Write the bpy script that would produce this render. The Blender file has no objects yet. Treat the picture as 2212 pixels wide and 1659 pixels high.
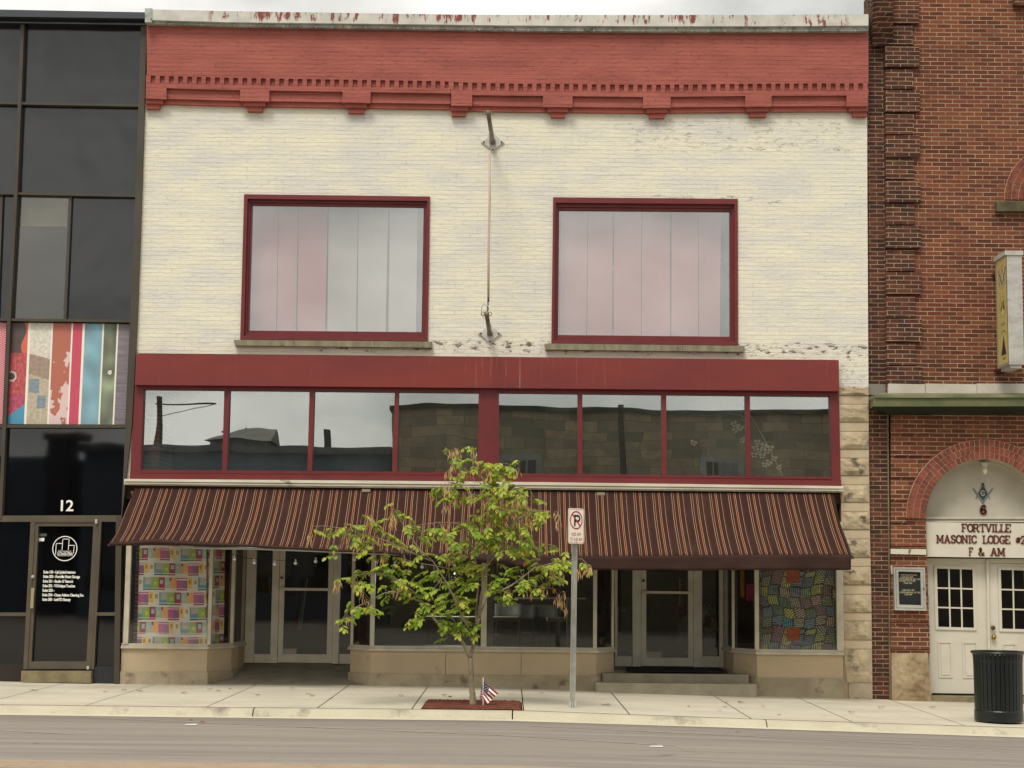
import bpy, bmesh, math, random
from math import sin, cos, pi, radians
from mathutils import Vector, Matrix, noise as mnoise
random.seed(7)
SC = bpy.context.scene
COL = SC.collection
# ------------------------------------------------------------------ camera
IW, IH, FPX = 2212.0, 1659.0, 3650.0
CU, CV = IW/2, IH/2
CAMP = Vector((0, -25.5, 1.77))
PIT = math.atan((1235-CV)/FPX); ROLL = 0.0105
FW = Vector((0, cos(PIT), sin(PIT)))
R0 = Vector((1, 0, 0)); U0 = Vector((0, -sin(PIT), cos(PIT)))
RT = R0*cos(ROLL) + U0*sin(ROLL); UP = U0*cos(ROLL) - R0*sin(ROLL)
cam = bpy.data.cameras.new('camera'); camo = bpy.data.objects.new('camera', cam); COL.objects.link(camo)
cam.sensor_width = 36; cam.lens = FPX/IW*36; cam.clip_end = 2000; cam.clip_start = 0.1
camo.matrix_world = Matrix(((RT.x, UP.x, -FW.x, CAMP.x), (RT.y, UP.y, -FW.y, CAMP.y), (RT.z, UP.z, -FW.z, CAMP.z), (0, 0, 0, 1)))
SC.camera = camo
# ------------------------------------------------------------------ world, sun, exposure
wd = bpy.data.worlds.new('World'); SC.world = wd; wd.use_nodes = True
nt = wd.node_tree; nt.nodes.clear()
wo = nt.nodes.new('ShaderNodeOutputWorld'); bg = nt.nodes.new('ShaderNodeBackground')
sky = nt.nodes.new('ShaderNodeTexSky'); sky.sky_type = 'NISHITA'; sky.sun_disc = False
sky.sun_elevation = radians(52); sky.sun_rotation = radians(200); sky.dust_density = 4.0; sky.air_density = 1.5
hs = nt.nodes.new('ShaderNodeHueSaturation'); hs.inputs['Saturation'].default_value = 0.10
nt.links.new(sky.outputs[0], hs.inputs['Color'])
tc = nt.nodes.new('ShaderNodeTexCoord'); mp = nt.nodes.new('ShaderNodeMapping'); mp.inputs['Scale'].default_value = (1, 1, 1.8); mp.inputs['Location'].default_value = (11, 7.7, 0)
nz = nt.nodes.new('ShaderNodeTexNoise'); nz.inputs['Scale'].default_value = 6.5; nz.inputs['Detail'].default_value = 6
cr = nt.nodes.new('ShaderNodeValToRGB'); cr.color_ramp.elements[0].position = .36; cr.color_ramp.elements[1].position = .66
cr.color_ramp.elements[0].color = (.58, .59, .58, 1); cr.color_ramp.elements[1].color = (1.10, 1.085, 1.05, 1)
# an overcast deck: mostly even grey white, tinted by what is left of the sky
mx = nt.nodes.new('ShaderNodeMix'); mx.data_type = 'RGBA'; mx.blend_type = 'MIX'
mx.inputs[0].default_value = 0.80; mx.inputs[7].default_value = (8.0, 7.9, 7.7, 1)
ml = nt.nodes.new('ShaderNodeMix'); ml.data_type = 'RGBA'; ml.blend_type = 'MULTIPLY'; ml.inputs[0].default_value = 1
nt.links.new(tc.outputs['Generated'], mp.inputs['Vector']); nt.links.new(mp.outputs[0], nz.inputs['Vector'])
nt.links.new(nz.outputs['Fac'], cr.inputs['Fac'])
nt.links.new(hs.outputs[0], mx.inputs[6]); nt.links.new(mx.outputs[2], ml.inputs[6]); nt.links.new(cr.outputs[0], ml.inputs[7])
nt.links.new(ml.outputs[2], bg.inputs['Color']); bg.inputs['Strength'].default_value = 0.10
nt.links.new(bg.outputs[0], wo.inputs['Surface'])
sl = bpy.data.lights.new('sun', 'SUN'); sl.energy = 1.5; sl.angle = radians(20); sl.color = (1.0, .955, .88)
slo = bpy.data.objects.new('sun', sl); COL.objects.link(slo)
slo.rotation_euler = Vector((0.22, 0.62, -1.0)).to_track_quat('-Z', 'Y').to_euler()
SC.view_settings.view_transform = 'Standard'; SC.view_settings.look = 'None'
SC.view_settings.exposure = 0.55; SC.view_settings.gamma = 1
# ------------------------------------------------------------------ geometry helpers
def ray(u, v): return FW + RT*((u-CU)/FPX) + UP*((CV-v)/FPX)
def P(u, v, y=0.0):
    d = ray(u, v); return CAMP + d*((y-CAMP.y)/d.y)
def lerp(a, b, t): return a+(b-a)*t
def interp(pts, x):
    if x <= pts[0][0]:
        a, b = pts[0], pts[1]
    elif x >= pts[-1][0]:
        a, b = pts[-2], pts[-1]
    else:
        for i in range(len(pts)-1):
            if pts[i][0] <= x <= pts[i+1][0]: a, b = pts[i], pts[i+1]; break
    return a[1]+(b[1]-a[1])*(x-a[0])/(b[0]-a[0])
class MB:
    def __init__(s): s.v = []; s.f = []; s.m = []; s.mi = 0
    def add(s, pts, faces):
        n = len(s.v); s.v += [tuple(p) for p in pts]
        for f in faces: s.f.append([n+i for i in f]); s.m.append(s.mi)
        return s
    def quad(s, *p): return s.add(p, [list(range(len(p)))])
    def pris(s, front, d):
        n = len(front); d = Vector(d)
        pts = [Vector(p) for p in front]; pts += [p+d for p in pts]
        return s.add(pts, [list(range(n)), list(range(2*n-1, n-1, -1))]+[[i, i+n, (i+1) % n+n, (i+1) % n] for i in range(n)])
    def qp(s, px, yf, yb): return s.pris([P(u, v, yf) for u, v in px], (0, yb-yf, 0))
    def rect(s, u0, v0, u1, v1, yf, yb): return s.qp([(u0, v0), (u1, v0), (u1, v1), (u0, v1)], yf, yb)
    def box(s, x0, x1, y0, y1, z0, z1):
        return s.pris([(x0, y0, z0), (x1, y0, z0), (x1, y0, z1), (x0, y0, z1)], (0, y1-y0, 0))
    def frame(s, o, i, yf, yb, yi=None):
        yi = yb if yi is None else yi
        O = [P(u, v, yf) for u, v in o]; I = [P(u, v, yf) for u, v in i]
        for k in range(4):
            j = (k+1) % 4; a, b, c, d = O[k], O[j], I[j], I[k]
            s.quad(a, b, c, d)
            s.quad(d, c, Vector((c.x, yi, c.z)), Vector((d.x, yi, d.z)))
            s.quad(b, a, Vector((a.x, yb, a.z)), Vector((b.x, yb, b.z)))
        return s
    def band(s, top, bot, yf, yb):
        T = [P(u, v, yf) for u, v in top]; B = [P(u, v, yf) for u, v in bot]
        d = Vector((0, yb-yf, 0)); n = len(T)
        for k in range(n-1):
            s.quad(T[k], T[k+1], B[k+1], B[k]); s.quad(T[k], T[k]+d, T[k+1]+d, T[k+1]); s.quad(B[k], B[k+1], B[k+1]+d, B[k]+d)
        s.quad(T[0], B[0], B[0]+d, T[0]+d); s.quad(T[-1], T[-1]+d, B[-1]+d, B[-1])
        return s
    def tube(s, pts, rad, n=8, cap=True):
        pts = [Vector(p) for p in pts]
        if not isinstance(rad, (list, tuple)): rad = [rad]*len(pts)
        base = len(s.v); rings = []
        for i, p in enumerate(pts):
            t = (pts[min(i+1, len(pts)-1)]-pts[max(i-1, 0)]).normalized()
            a = Vector((0, 1, 0)) if abs(t.y) < .9 else Vector((1, 0, 0))
            e1 = t.cross(a).normalized(); e2 = t.cross(e1)
            rings.append([p+(e1*cos(2*pi*k/n)+e2*sin(2*pi*k/n))*rad[i] for k in range(n)])
        P_ = [q for r in rings for q in r]; F_ = []
        for i in range(len(pts)-1):
            for k in range(n):
                F_.append([i*n+k, i*n+(k+1) % n, (i+1)*n+(k+1) % n, (i+1)*n+k])
        if cap: F_.append(list(range(n))[::-1]); F_.append([(len(pts)-1)*n+k for k in range(n)])
        return s.add(P_, F_)
    def lathe(s, c, prof, n=16, cap=True):
        c = Vector(c); P_ = []; F_ = []
        for r, z in prof:
            for k in range(n): P_.append(c+Vector((r*cos(2*pi*k/n), r*sin(2*pi*k/n), z)))
        for i in range(len(prof)-1):
            for k in range(n): F_.append([i*n+k, i*n+(k+1) % n, (i+1)*n+(k+1) % n, (i+1)*n+k])
        if cap: F_.append(list(range(n))[::-1]); F_.append([(len(prof)-1)*n+k for k in range(n)])
        return s.add(P_, F_)
    def ball(s, c, r, n=10, m=6, sc=(1, 1, 1)):
        pr = [(r*max(.001, sin(pi*i/m)), -r*cos(pi*i/m)*sc[2]) for i in range(m+1)]
        return s.lathe(c, pr, n)
    def build(s, name, mat, parent=None, smooth=False):
        off = wloc(parent) if parent else Vector((0, 0, 0))
        if not parent and s.v:
            xs = [v[0] for v in s.v]; ys = [v[1] for v in s.v]; zs = [v[2] for v in s.v]
            off = Vector(((min(xs)+max(xs))/2, (min(ys)+max(ys))/2, min(zs)))
        me = bpy.data.meshes.new(name)
        me.from_pydata([(v[0]-off.x, v[1]-off.y, v[2]-off.z) for v in s.v], [], s.f)
        mats = mat if isinstance(mat, (list, tuple)) else [mat]
        for m in mats: me.materials.append(m)
        if len(mats) > 1:
            for p, mi in zip(me.polygons, s.m): p.material_index = mi
        if smooth: me.shade_smooth()
        else:
            bm = bmesh.new(); bm.from_mesh(me); bmesh.ops.recalc_face_normals(bm, faces=bm.faces); bm.to_mesh(me); bm.free()
        me.update()
        o = bpy.data.objects.new(name, me); COL.objects.link(o)
        if parent: o.parent = parent
        else: o.location = off
        return o
def wloc(o):
    l = Vector((0, 0, 0))
    while o: l += o.location; o = o.parent
    return l
def tag(o, label=None, cat=None, group=None, kind=None):
    if label: o['label'] = label
    if cat: o['category'] = cat
    if group: o['group'] = group
    if kind: o['kind'] = kind
    return o
def thing(name, label, cat, loc, group=None):
    o = bpy.data.objects.new(name, None); COL.objects.link(o); o.location = loc; o.empty_display_size = .2
    return tag(o, label, cat, group)
# ------------------------------------------------------------------ materials
def L(c):
    out = []
    for x in c:
        x = x/255.0; out.append(x/12.92 if x <= .04045 else ((x+.055)/1.055)**2.4)
    return tuple(out)+(1,)
def nodes(m):
    m.use_nodes = True; t = m.node_tree; t.nodes.clear()
    return t
class N:
    def __init__(s, t): s.t = t
    def __call__(s, typ, ins=None, **kw):
        n = s.t.nodes.new(typ)
        for k, v in kw.items(): setattr(n, k, v)
        for k, v in (ins or {}).items():
            if isinstance(v, bpy.types.NodeSocket): s.t.links.new(v, n.inputs[k])
            else: n.inputs[k].default_value = v
        return n
    def math(s, op, a, b=0.0, c=None, clamp=False):
        d = {0: a, 1: b}
        if c is not None: d[2] = c
        return s('ShaderNodeMath', d, operation=op, use_clamp=clamp).outputs[0]
    def mix(s, f, a, b, mode='MIX'):
        return s('ShaderNodeMix', {0: f, 6: a, 7: b}, data_type='RGBA', blend_type=mode).outputs[2]
    def noise(s, vec, scale, detail=4, rough=.55):
        return s('ShaderNodeTexNoise', {'Vector': vec, 'Scale': scale, 'Detail': detail, 'Roughness': rough}).outputs['Fac']
    def ramp(s, f, lo, hi, a=0.0, b=1.0):
        return s('ShaderNodeMapRange', {0: f, 1: lo, 2: hi, 3: a, 4: b}, clamp=True).outputs[0]
    def pos(s, scale=(1, 1, 1)):
        g = s('ShaderNodeNewGeometry'); return s('ShaderNodeMapping', {'Vector': g.outputs['Position'], 'Scale': scale}).outputs[0]
    def out(s, sh): s('ShaderNodeOutputMaterial', {'Surface': sh})
MATS = {}
def mk(name, c1, c2=None, sc=2.0, st=(1, 1, 1), rough=.8, spec=.3, bump=0.0, bsc=60, metal=0, lo=.35, hi=.65, fine=.12, c3=None, sc3=8, lo3=.6, hi3=.7):
    m = bpy.data.materials.new(name); n = N(nodes(m))
    pos = n.pos(st); c2 = c2 or tuple(x*.85 for x in c1)
    col = n.mix(n.ramp(n.noise(pos, sc, 5), lo, hi), L(c1), L(c2))
    if c3: col = n.mix(n.ramp(n.noise(pos, sc3, 6, .65), lo3, hi3), col, L(c3))
    fn = n.noise(n.pos(), bsc, 3); col = n.mix(1.0, col, n('ShaderNodeCombineColor', {0: n.ramp(fn, .2, .8, 1-fine, 1+fine), 1: n.ramp(fn, .2, .8, 1-fine, 1+fine), 2: n.ramp(fn, .2, .8, 1-fine, 1+fine)}).outputs[0], 'MULTIPLY')
    b = n('ShaderNodeBsdfPrincipled', {'Base Color': col, 'Roughness': rough, 'Specular IOR Level': spec, 'Metallic': metal})
    if bump: n.t.links.new(n('ShaderNodeBump', {'Height': fn, 'Strength': bump, 'Distance': .01}).outputs[0], b.inputs['Normal'])
    n.out(b.outputs[0]); MATS[name] = m; return m
def attr_mat(name, rough=.8, spec=.2, weave=0.0):
    m = bpy.data.materials.new(name); n = N(nodes(m))
    a = n('ShaderNodeAttribute', attribute_name='Col')
    w = n.noise(n.pos(), 120, 2)
    col = n.mix(1.0, a.outputs['Color'], n('ShaderNodeCombineColor', {0: n.ramp(w, .2, .8, .9, 1.08), 1: n.ramp(w, .2, .8, .9, 1.08), 2: n.ramp(w, .2, .8, .9, 1.08)}).outputs[0], 'MULTIPLY')
    b = n('ShaderNodeBsdfPrincipled', {'Base Color': col, 'Roughness': rough, 'Specular IOR Level': spec}); n.out(b.outputs[0]); return m
def glass(name, refl, tint=(1, 1, 1), wav=0.0, wsc=1.2, rough=0.0, rtint=(1, 1, 1), dust_haze=.010):
    m = bpy.data.materials.new(name); n = N(nodes(m))
    t = n('ShaderNodeBsdfTransparent', {'Color': tint+(1,)})
    g = n('ShaderNodeBsdfGlossy', {'Color': rtint+(1,), 'Roughness': rough})
    if wav:
        b = n('ShaderNodeBump', {'Height': n.noise(n.pos((1, 1, .8)), wsc, 1), 'Strength': 1.0, 'Distance': wav})
        n.t.links.new(b.outputs[0], g.inputs['Normal'])
    mxs = n('ShaderNodeMixShader', {0: refl, 1: t.outputs[0], 2: g.outputs[0]}).outputs[0]
    du = n('ShaderNodeBsdfDiffuse', {'Color': (.62, .60, .55, 1)}).outputs[0]
    df = n.math('MULTIPLY', n.ramp(n.noise(n.pos((1, 1, .6)), 1.6, 5, .6), .35, .7, .35, 1.3), dust_haze)  # uneven film on the pane, plus a pale haze put in to lift blacks
    n.out(n('ShaderNodeMixShader', {0: df, 1: mxs, 2: du}).outputs[0]); return m
def brick_vec(n, wob=.006):
    g = n('ShaderNodeNewGeometry'); sp = n('ShaderNodeSeparateXYZ', {0: g.outputs['Position']})
    w = n('ShaderNodeTexNoise', {'Vector': g.outputs['Position'], 'Scale': 7.0 if wob < .01 else 4.5, 'Detail': 2 if wob < .01 else 5, 'Roughness': .7})
    ws = n('ShaderNodeSeparateXYZ', {0: w.outputs['Color']})
    x = n.math('ADD', n.math('ADD', sp.outputs[0], sp.outputs[1]), n.math('MULTIPLY', n.math('SUBTRACT', ws.outputs[0], .5), wob*2))
    z = n.math('ADD', sp.outputs[2], n.math('MULTIPLY', n.math('SUBTRACT', ws.outputs[1], .5), wob*2))
    return g, sp, x, z, n('ShaderNodeCombineXYZ', {0: x, 1: z, 2: 0.0}).outputs[0]
RH = 0.0665
def bricks(n, vec, mort=.0055):
    return n('ShaderNodeTexBrick', {'Vector': vec, 'Color1': (0, 0, 0, 1), 'Color2': (1, 1, 1, 1), 'Mortar': (.5, .5, .5, 1), 'Scale': 1.0, 'Mortar Size': mort, 'Mortar Smooth': .3, 'Bias': 0.0, 'Brick Width': .222, 'Row Height': RH}, offset=.5, squash=1)
def painted_brick(name, c1, c2, chip, peel=None):
    m = bpy.data.materials.new(name); n = N(nodes(m))
    g, sp, x, z, vec = brick_vec(n, .017); br = bricks(n, vec, .005)
    pos = g.outputs['Position']; mp = n('ShaderNodeMapping', {'Vector': pos, 'Scale': (1, 1, 3)}).outputs[0]
    col = n.mix(n.ramp(n.noise(mp, 1.1, 5, .6), .38, .62), L(c1), L(c2))
    col = n.mix(n.ramp(n.noise(mp, 7, 4), .5, .75, 0, .35), col, L(tuple(v*.9 for v in c1)))
    # joint dirt and cracks, with bed joint shadow lines put into the colour
    fr = n.math('FRACT', n.math('DIVIDE', z, RH))
    ln = n.ramp(fr, .0, .10 if peel else .13, 1, 0)
    dirt_shade = n.math('MULTIPLY', ln, n.ramp(n.noise(mp, 1.7, 3), .3, .7, .25, .80))
    dirt_shade = n.math('MAXIMUM', n.math('MULTIPLY', dirt_shade, n.ramp(n.noise(n('ShaderNodeMapping', {'Vector': pos, 'Scale': (1, 1, 14)}).outputs[0], 2.6, 4, .7), .50, .57, .12, 1)), n.math('MULTIPLY', br.outputs['Fac'], n.ramp(n.noise(pos, 5, 3), .52, .60, .0, .45 if peel else .8)))
    col = n.mix(n.math('MULTIPLY', dirt_shade, .55 if peel else .8), col, L(tuple(v*.62 for v in c1)))
    # chips
    ch = n.ramp(n.noise(pos, 9, 6, .7), .735, .745)
    if peel:
        reg = None
        for (x0, x1, z0, z1, k) in peel:
            a = n.math('MULTIPLY', n.math('MULTIPLY', n.ramp(sp.outputs[0], x0, x0+.5), n.ramp(sp.outputs[0], x1-.5, x1, 1, 0)), n.math('MULTIPLY', n.ramp(sp.outputs[2], z0, z0+.08), n.ramp(sp.outputs[2], z1-.08, z1, 1, 0)))
            a = n.math('MULTIPLY', a, k)
            reg = a if reg is None else n.math('MAXIMUM', reg, a)
        pn = n.noise(n('ShaderNodeMapping', {'Vector': pos, 'Scale': (1, 1, 2.2)}).outputs[0], 6.5, 5, .65)
        ch = n.math('MAXIMUM', ch, n.ramp(n.math('ADD', pn, n.math('MULTIPLY', reg, .16)), .725, .735))
        edge = n.ramp(n.math('ADD', pn, n.math('MULTIPLY', reg, .16)), .66, .725)
    else: edge = ch
    chc = n.mix(n.ramp(n.noise(pos, 14, 3), .4, .6), L(chip), L(tuple(v*.8 for v in chip)))
    if peel: chc = n.mix(n.ramp(sp.outputs[2], 6.0, 6.5), chc, n.mix(n.ramp(n.noise(pos, 30, 3), .42, .5), L((150, 142, 128)), L((206, 202, 190))))
    col = n.mix(ch, col, chc)
    hgt = n.math('ADD', n.math('ADD', n.math('MULTIPLY', n.math('SUBTRACT', 1.0, br.outputs['Fac']), .35), n.math('MULTIPLY', n.ramp(fr, .0, .22, 0, .5), n.ramp(n.noise(n('ShaderNodeMapping', {'Vector': pos, 'Scale': (.7, 1, 7)}).outputs[0], 2.1, 4, .7), .42, .62, .05, .6))), n.math('ADD', n.math('MULTIPLY', n.noise(pos, 16, 5, .65), 1.1), n.math('MULTIPLY', edge, -.9)))
    bp = n('ShaderNodeBump', {'Height': hgt, 'Strength': .8, 'Distance': .009})
    b = n('ShaderNodeBsdfPrincipled', {'Base Color': col, 'Roughness': .62, 'Specular IOR Level': .3, 'Normal': bp.outputs[0]})
    n.out(b.outputs[0]); return m
def red_brick(name, cols, mortar, soot=0.0, rh=RH):
    m = bpy.data.materials.new(name); n = N(nodes(m))
    g, sp, x, z, vec = brick_vec(n, .004); br = bricks(n, vec, .0062); pos = g.outputs['Position']
    rnd = n('ShaderNodeSeparateColor', {0: br.outputs['Color']}).outputs[0]
    cr = n('ShaderNodeValToRGB', {0: rnd}); e = cr.color_ramp; e.interpolation = 'CONSTANT'
    for i, c in enumerate(cols):
        el = e.elements[i] if i < 2 else e.elements.new(.5)
        el.position = i/len(cols); el.color = L(tuple(v*.88 for v in c))
    col = n.mix(n.ramp(n.noise(pos, .9, 4), .35, .65, 0, .5), cr.outputs[0], L(cols[-1]))
    col = n.mix(n.ramp(n.noise(pos, 40, 4), .4, .8, 0, .45), col, L(tuple(v*.62 for v in cols[0])))
    col = n.mix(n.ramp(n.noise(n('ShaderNodeMapping', {'Vector': pos, 'Scale': (.6, 1, 1)}).outputs[0], .55, 5, .6), .42, .62, 0, .38), col, L((66, 46, 38)))
    if soot:
        s = n.math('MULTIPLY', n.ramp(n.noise(n('ShaderNodeMapping', {'Vector': pos, 'Scale': (1, 1, 2.0)}).outputs[0], 2.6, 5, .7), .46, .62), soot)
        col = n.mix(s, col, L((52, 40, 34)))
    col = n.mix(n.math('MULTIPLY', br.outputs['Fac'], 1.0 if not soot else .85), col, n.mix(n.ramp(n.noise(pos, 3, 4), .4, .65), L(mortar), L(tuple(v*.78 for v in mortar))))
    hgt = n.math('ADD', n.math('MULTIPLY', n.math('SUBTRACT', 1.0, br.outputs['Fac']), .9), n.math('MULTIPLY', n.noise(pos, 60, 3), .3))
    bp = n('ShaderNodeBump', {'Height': hgt, 'Strength': .6, 'Distance': .008})
    b = n('ShaderNodeBsdfPrincipled', {'Base Color': col, 'Roughness': .85, 'Specular IOR Level': .2, 'Normal': bp.outputs[0]})
    n.out(b.outputs[0]); return m
M_CREAM = painted_brick('cream painted brick', (228, 223, 199), (214, 210, 200), (138, 120, 114),
    peel=[(-3.6, 6.6, 5.03, 5.32, 1.0), (1.3, 5.5, 8.15, 8.85, .62), (1.6, 4.6, 7.35, 7.6, .75), (4.6, 5.6, 4.4, 5.3, .9)])
M_REDP = painted_brick('red painted brick', (166, 92, 79), (150, 80, 69), (205, 190, 170))
M_REDP2 = mk('red painted corbel brick', (162, 87, 74), (146, 76, 65), sc=3, rough=.65, bump=.3, bsc=25)
M_BRICK = red_brick('red brick', [(136, 76, 54), (110, 62, 46), (148, 88, 60), (102, 58, 44), (124, 69, 50)], (176, 150, 120))
M_BRICKD = red_brick('sooty brick', [(118, 70, 54), (96, 58, 47), (130, 78, 60), (88, 54, 46)], (176, 152, 122), soot=.8)
M_ARCHB = mk('arch brick', (134, 72, 56), (108, 58, 46), sc=9, lo=.45, hi=.55, rough=.85, bump=.3, bsc=40)
M_MORT = mk('mortar', (186, 164, 134), (168, 146, 118), rough=.9, bump=.3)
M_MAROON = mk('maroon painted frame', (112, 42, 42), (101, 36, 38), sc=1.5, rough=.45, spec=.4, fine=.04, bsc=10)
def fascia_mat():
    m = bpy.data.materials.new('maroon fascia metal'); n = N(nodes(m))
    col = n.mix(n.ramp(n.noise(n.pos((.35, 1, 1.2)), 1.4, 3), .38, .62), L((114, 46, 44)), L((126, 50, 43)))
    g = n('ShaderNodeNewGeometry'); sp = n('ShaderNodeSeparateXYZ', {0: g.outputs['Position']})
    st = n.ramp(n.noise(n.pos((1, 1, .03)), 14, 4, .7), .57, .70, 0, .5)
    reg = n.math('MULTIPLY', n.ramp(sp.outputs[0], -1.6, -.9), n.ramp(sp.outputs[0], .7, 1.6, 1, .12))
    col = n.mix(n.math('MULTIPLY', st, n.math('MAXIMUM', reg, .12)), col, L((176, 140, 134)))
    b = n('ShaderNodeBsdfPrincipled', {'Base Color': col, 'Roughness': .42, 'Specular IOR Level': .4})
    n.t.links.new(n('ShaderNodeBump', {'Height': n.noise(n.pos((.5, 1, 1)), 1.2, 2), 'Strength': .4, 'Distance': .02}).outputs[0], b.inputs['Normal'])
    n.out(b.outputs[0]); return m
M_FASCIA = fascia_mat()
def coping_mat():
    m = bpy.data.materials.new('flaking white coping'); n = N(nodes(m))
    g = n('ShaderNodeNewGeometry'); sp = n('ShaderNodeSeparateXYZ', {0: g.outputs['Position']})
    base = n.mix(n.ramp(n.noise(n.pos(), 3, 5), .4, .6), L((206, 202, 190)), L((186, 184, 174)))
    # rust sits along the upper edge and runs down in drips
    up = n.ramp(sp.outputs[2], 10.02, 10.20)
    a = n.noise(n.pos((1, 1, .22)), 11, 6, .75); b2 = n.noise(n.pos((1, 1, .6)), 1.5, 3)
    xr = n.math('MULTIPLY', n.ramp(sp.outputs[0], -4.75, -4.65), n.ramp(sp.outputs[0], 5.0, 5.2, 1, .0))
    r = n.ramp(n.math('ADD', n.math('ADD', a, n.math('MULTIPLY', up, .16)), n.math('MULTIPLY', n.math('SUBTRACT', b2, .5), .35)), .69, .73)
    col = n.mix(n.math('MULTIPLY', r, xr), base, n.mix(n.noise(n.pos(), 20, 3), L((112, 44, 36)), L((140, 70, 52))))
    b = n('ShaderNodeBsdfPrincipled', {'Base Color': col, 'Roughness': .6}); n.out(b.outputs[0]); return m
M_COPING = coping_mat()
M_COPLOW = mk('weathered grey moulding', (182, 186, 178), (140, 146, 138), sc=5, rough=.7, c3=(110, 104, 92), sc3=9, lo3=.55, hi3=.66)
M_ALU = mk('dull aluminium', (200, 192, 170), (180, 172, 152), sc=4, rough=.45, spec=.5, metal=.15, fine=.06)
M_BAR = mk('pale aluminium moulding', (222, 216, 196), (200, 192, 170), sc=3, st=(.5, 1, 2), rough=.45, c3=(128, 112, 88), sc3=5, lo3=.62, hi3=.72)
M_STONEF = mk('limestone panel', (190, 170, 138), (178, 160, 132), sc=1.6, rough=.8, bump=.15, c3=(124, 110, 88), sc3=2.6, lo3=.62, hi3=.78)
M_PLINTH = mk('weathered stone plinth', (172, 158, 132), (150, 137, 114), sc=3, rough=.85, bump=.3, c3=(110, 94, 76), sc3=4, lo3=.56, hi3=.7)
M_STSM = mk('smooth stone block', (190, 174, 144), (180, 162, 134), sc=3, rough=.85, bump=.25)
M_STRO = mk('rock faced stone block', (184, 168, 138), (166, 150, 122), sc=6, rough=.9, bump=.8, bsc=14, c3=(92, 82, 68), sc3=3.2, lo3=.56, hi3=.66)
M_SILL = mk('grey stone sill', (142, 136, 112), (120, 112, 94), sc=5, st=(2, 1, .4), rough=.85, bump=.2, c3=(96, 90, 76), sc3=6, lo3=.6, hi3=.7)
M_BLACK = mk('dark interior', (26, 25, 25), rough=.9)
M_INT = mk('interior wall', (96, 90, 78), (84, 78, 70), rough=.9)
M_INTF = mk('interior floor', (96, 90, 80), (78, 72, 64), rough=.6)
M_WOODR = mk('dark red wood', (70, 30, 28), (54, 24, 24), st=(6, 1, .5), rough=.6)
G_TRAN = glass('transom glass', .33, (.88, .90, .88), dust_haze=.022, wav=.0032, wsc=.9, rtint=(.97, 1, .97))
G_UP = glass('upper window glass', .27, (.86, .87, .86), wav=.001, wsc=1.0)
G_SHOP = glass('shop window glass', .05, (.72, .74, .72), wav=.001, wsc=1.0)
G_DISP = glass('display window glass', .07, (.98, .98, .97), wav=.001, wsc=1.0)
G_CLR = glass('clear pane', .09, (.55, .56, .55))
def blackglass(name, base, rough, wav=.01, spec=.8):
    m = bpy.data.materials.new(name); n = N(nodes(m))
    b = n('ShaderNodeBsdfPrincipled', {'Base Color': L(base), 'Roughness': rough, 'Specular IOR Level': spec})
    n.t.links.new(n('ShaderNodeBump', {'Height': n.noise(n.pos(), .8, 2), 'Strength': 1, 'Distance': wav}).outputs[0], b.inputs['Normal'])
    n.out(b.outputs[0]); return m
M_SPAN = blackglass('dark spandrel glass', (26, 27, 27), .14, wav=.03)
M_BGLASS = blackglass('black glass', (8, 8, 10), .03, wav=.0015, spec=1.0)
M_BRONZE = mk('bronze mullion', (74, 66, 54), (64, 58, 48), rough=.5, spec=.4, fine=.05)
M_BRONZEL = mk('bronze door frame', (92, 82, 66), (80, 72, 58), rough=.5, spec=.4, fine=.05)
M_CONC = mk('step concrete', (150, 142, 122), (134, 126, 108), sc=4, rough=.9, bump=.25)
M_CONCM = mk('mossy concrete', (140, 128, 98), (112, 102, 78), sc=6, rough=.9, bump=.5)
M_WHITE = mk('white painted wood', (206, 200, 184), (196, 190, 172), sc=2, rough=.55, fine=.03)
M_WHITED = mk('aged white paint', (190, 184, 168), (172, 166, 150), sc=2, rough=.6, fine=.04)
M_LETTER = mk('brown sign letters', (112, 62, 48), (98, 54, 42), rough=.7, fine=.03)
M_WTEXT = mk('white vinyl lettering', (240, 238, 228), (236, 234, 224), rough=.6, fine=.0)
M_GALV = mk('galvanised steel', (188, 188, 176), (168, 168, 158), sc=8, rough=.6, metal=.0, spec=.5)
M_BRKT = mk('bracket grey paint', (196, 194, 186), (180, 176, 168), sc=12, rough=.5)
M_BOLT = mk('dark bolt', (70, 62, 58), rough=.6)
M_ARM = mk('weathered steel arm', (134, 126, 110), (108, 96, 82), sc=8, rough=.5)
M_ROPE = mk('faded pink cord', (196, 172, 156), (186, 168, 148), sc=6, rough=.9)
M_AWNP = mk('brown awning canvas', (58, 37, 30), (50, 32, 26), sc=2, rough=.85, bump=.2, bsc=8)
M_GREEN = mk('green copper cornice', (82, 92, 62), (112, 110, 76), sc=4, st=(.5, 1, 1), rough=.7, c3=(150, 146, 104), sc3=3, lo3=.62, hi3=.74)
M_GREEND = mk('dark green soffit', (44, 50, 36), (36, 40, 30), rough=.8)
M_FLASH = mk('painted flashing', (200, 192, 180), (184, 174, 160), sc=2, rough=.4, spec=.5)
M_TRASH = mk('black green powder coat', (16, 24, 23), (12, 18, 18), rough=.35, spec=.5)
M_LINER = mk('black bin liner', (14, 14, 15), rough=.3)
M_BARK = mk('grey brown bark', (148, 138, 114), (116, 104, 84), sc=12, st=(1, 1, .4), rough=.9, bump=.6, bsc=40, c3=(168, 162, 136), sc3=9)
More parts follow.
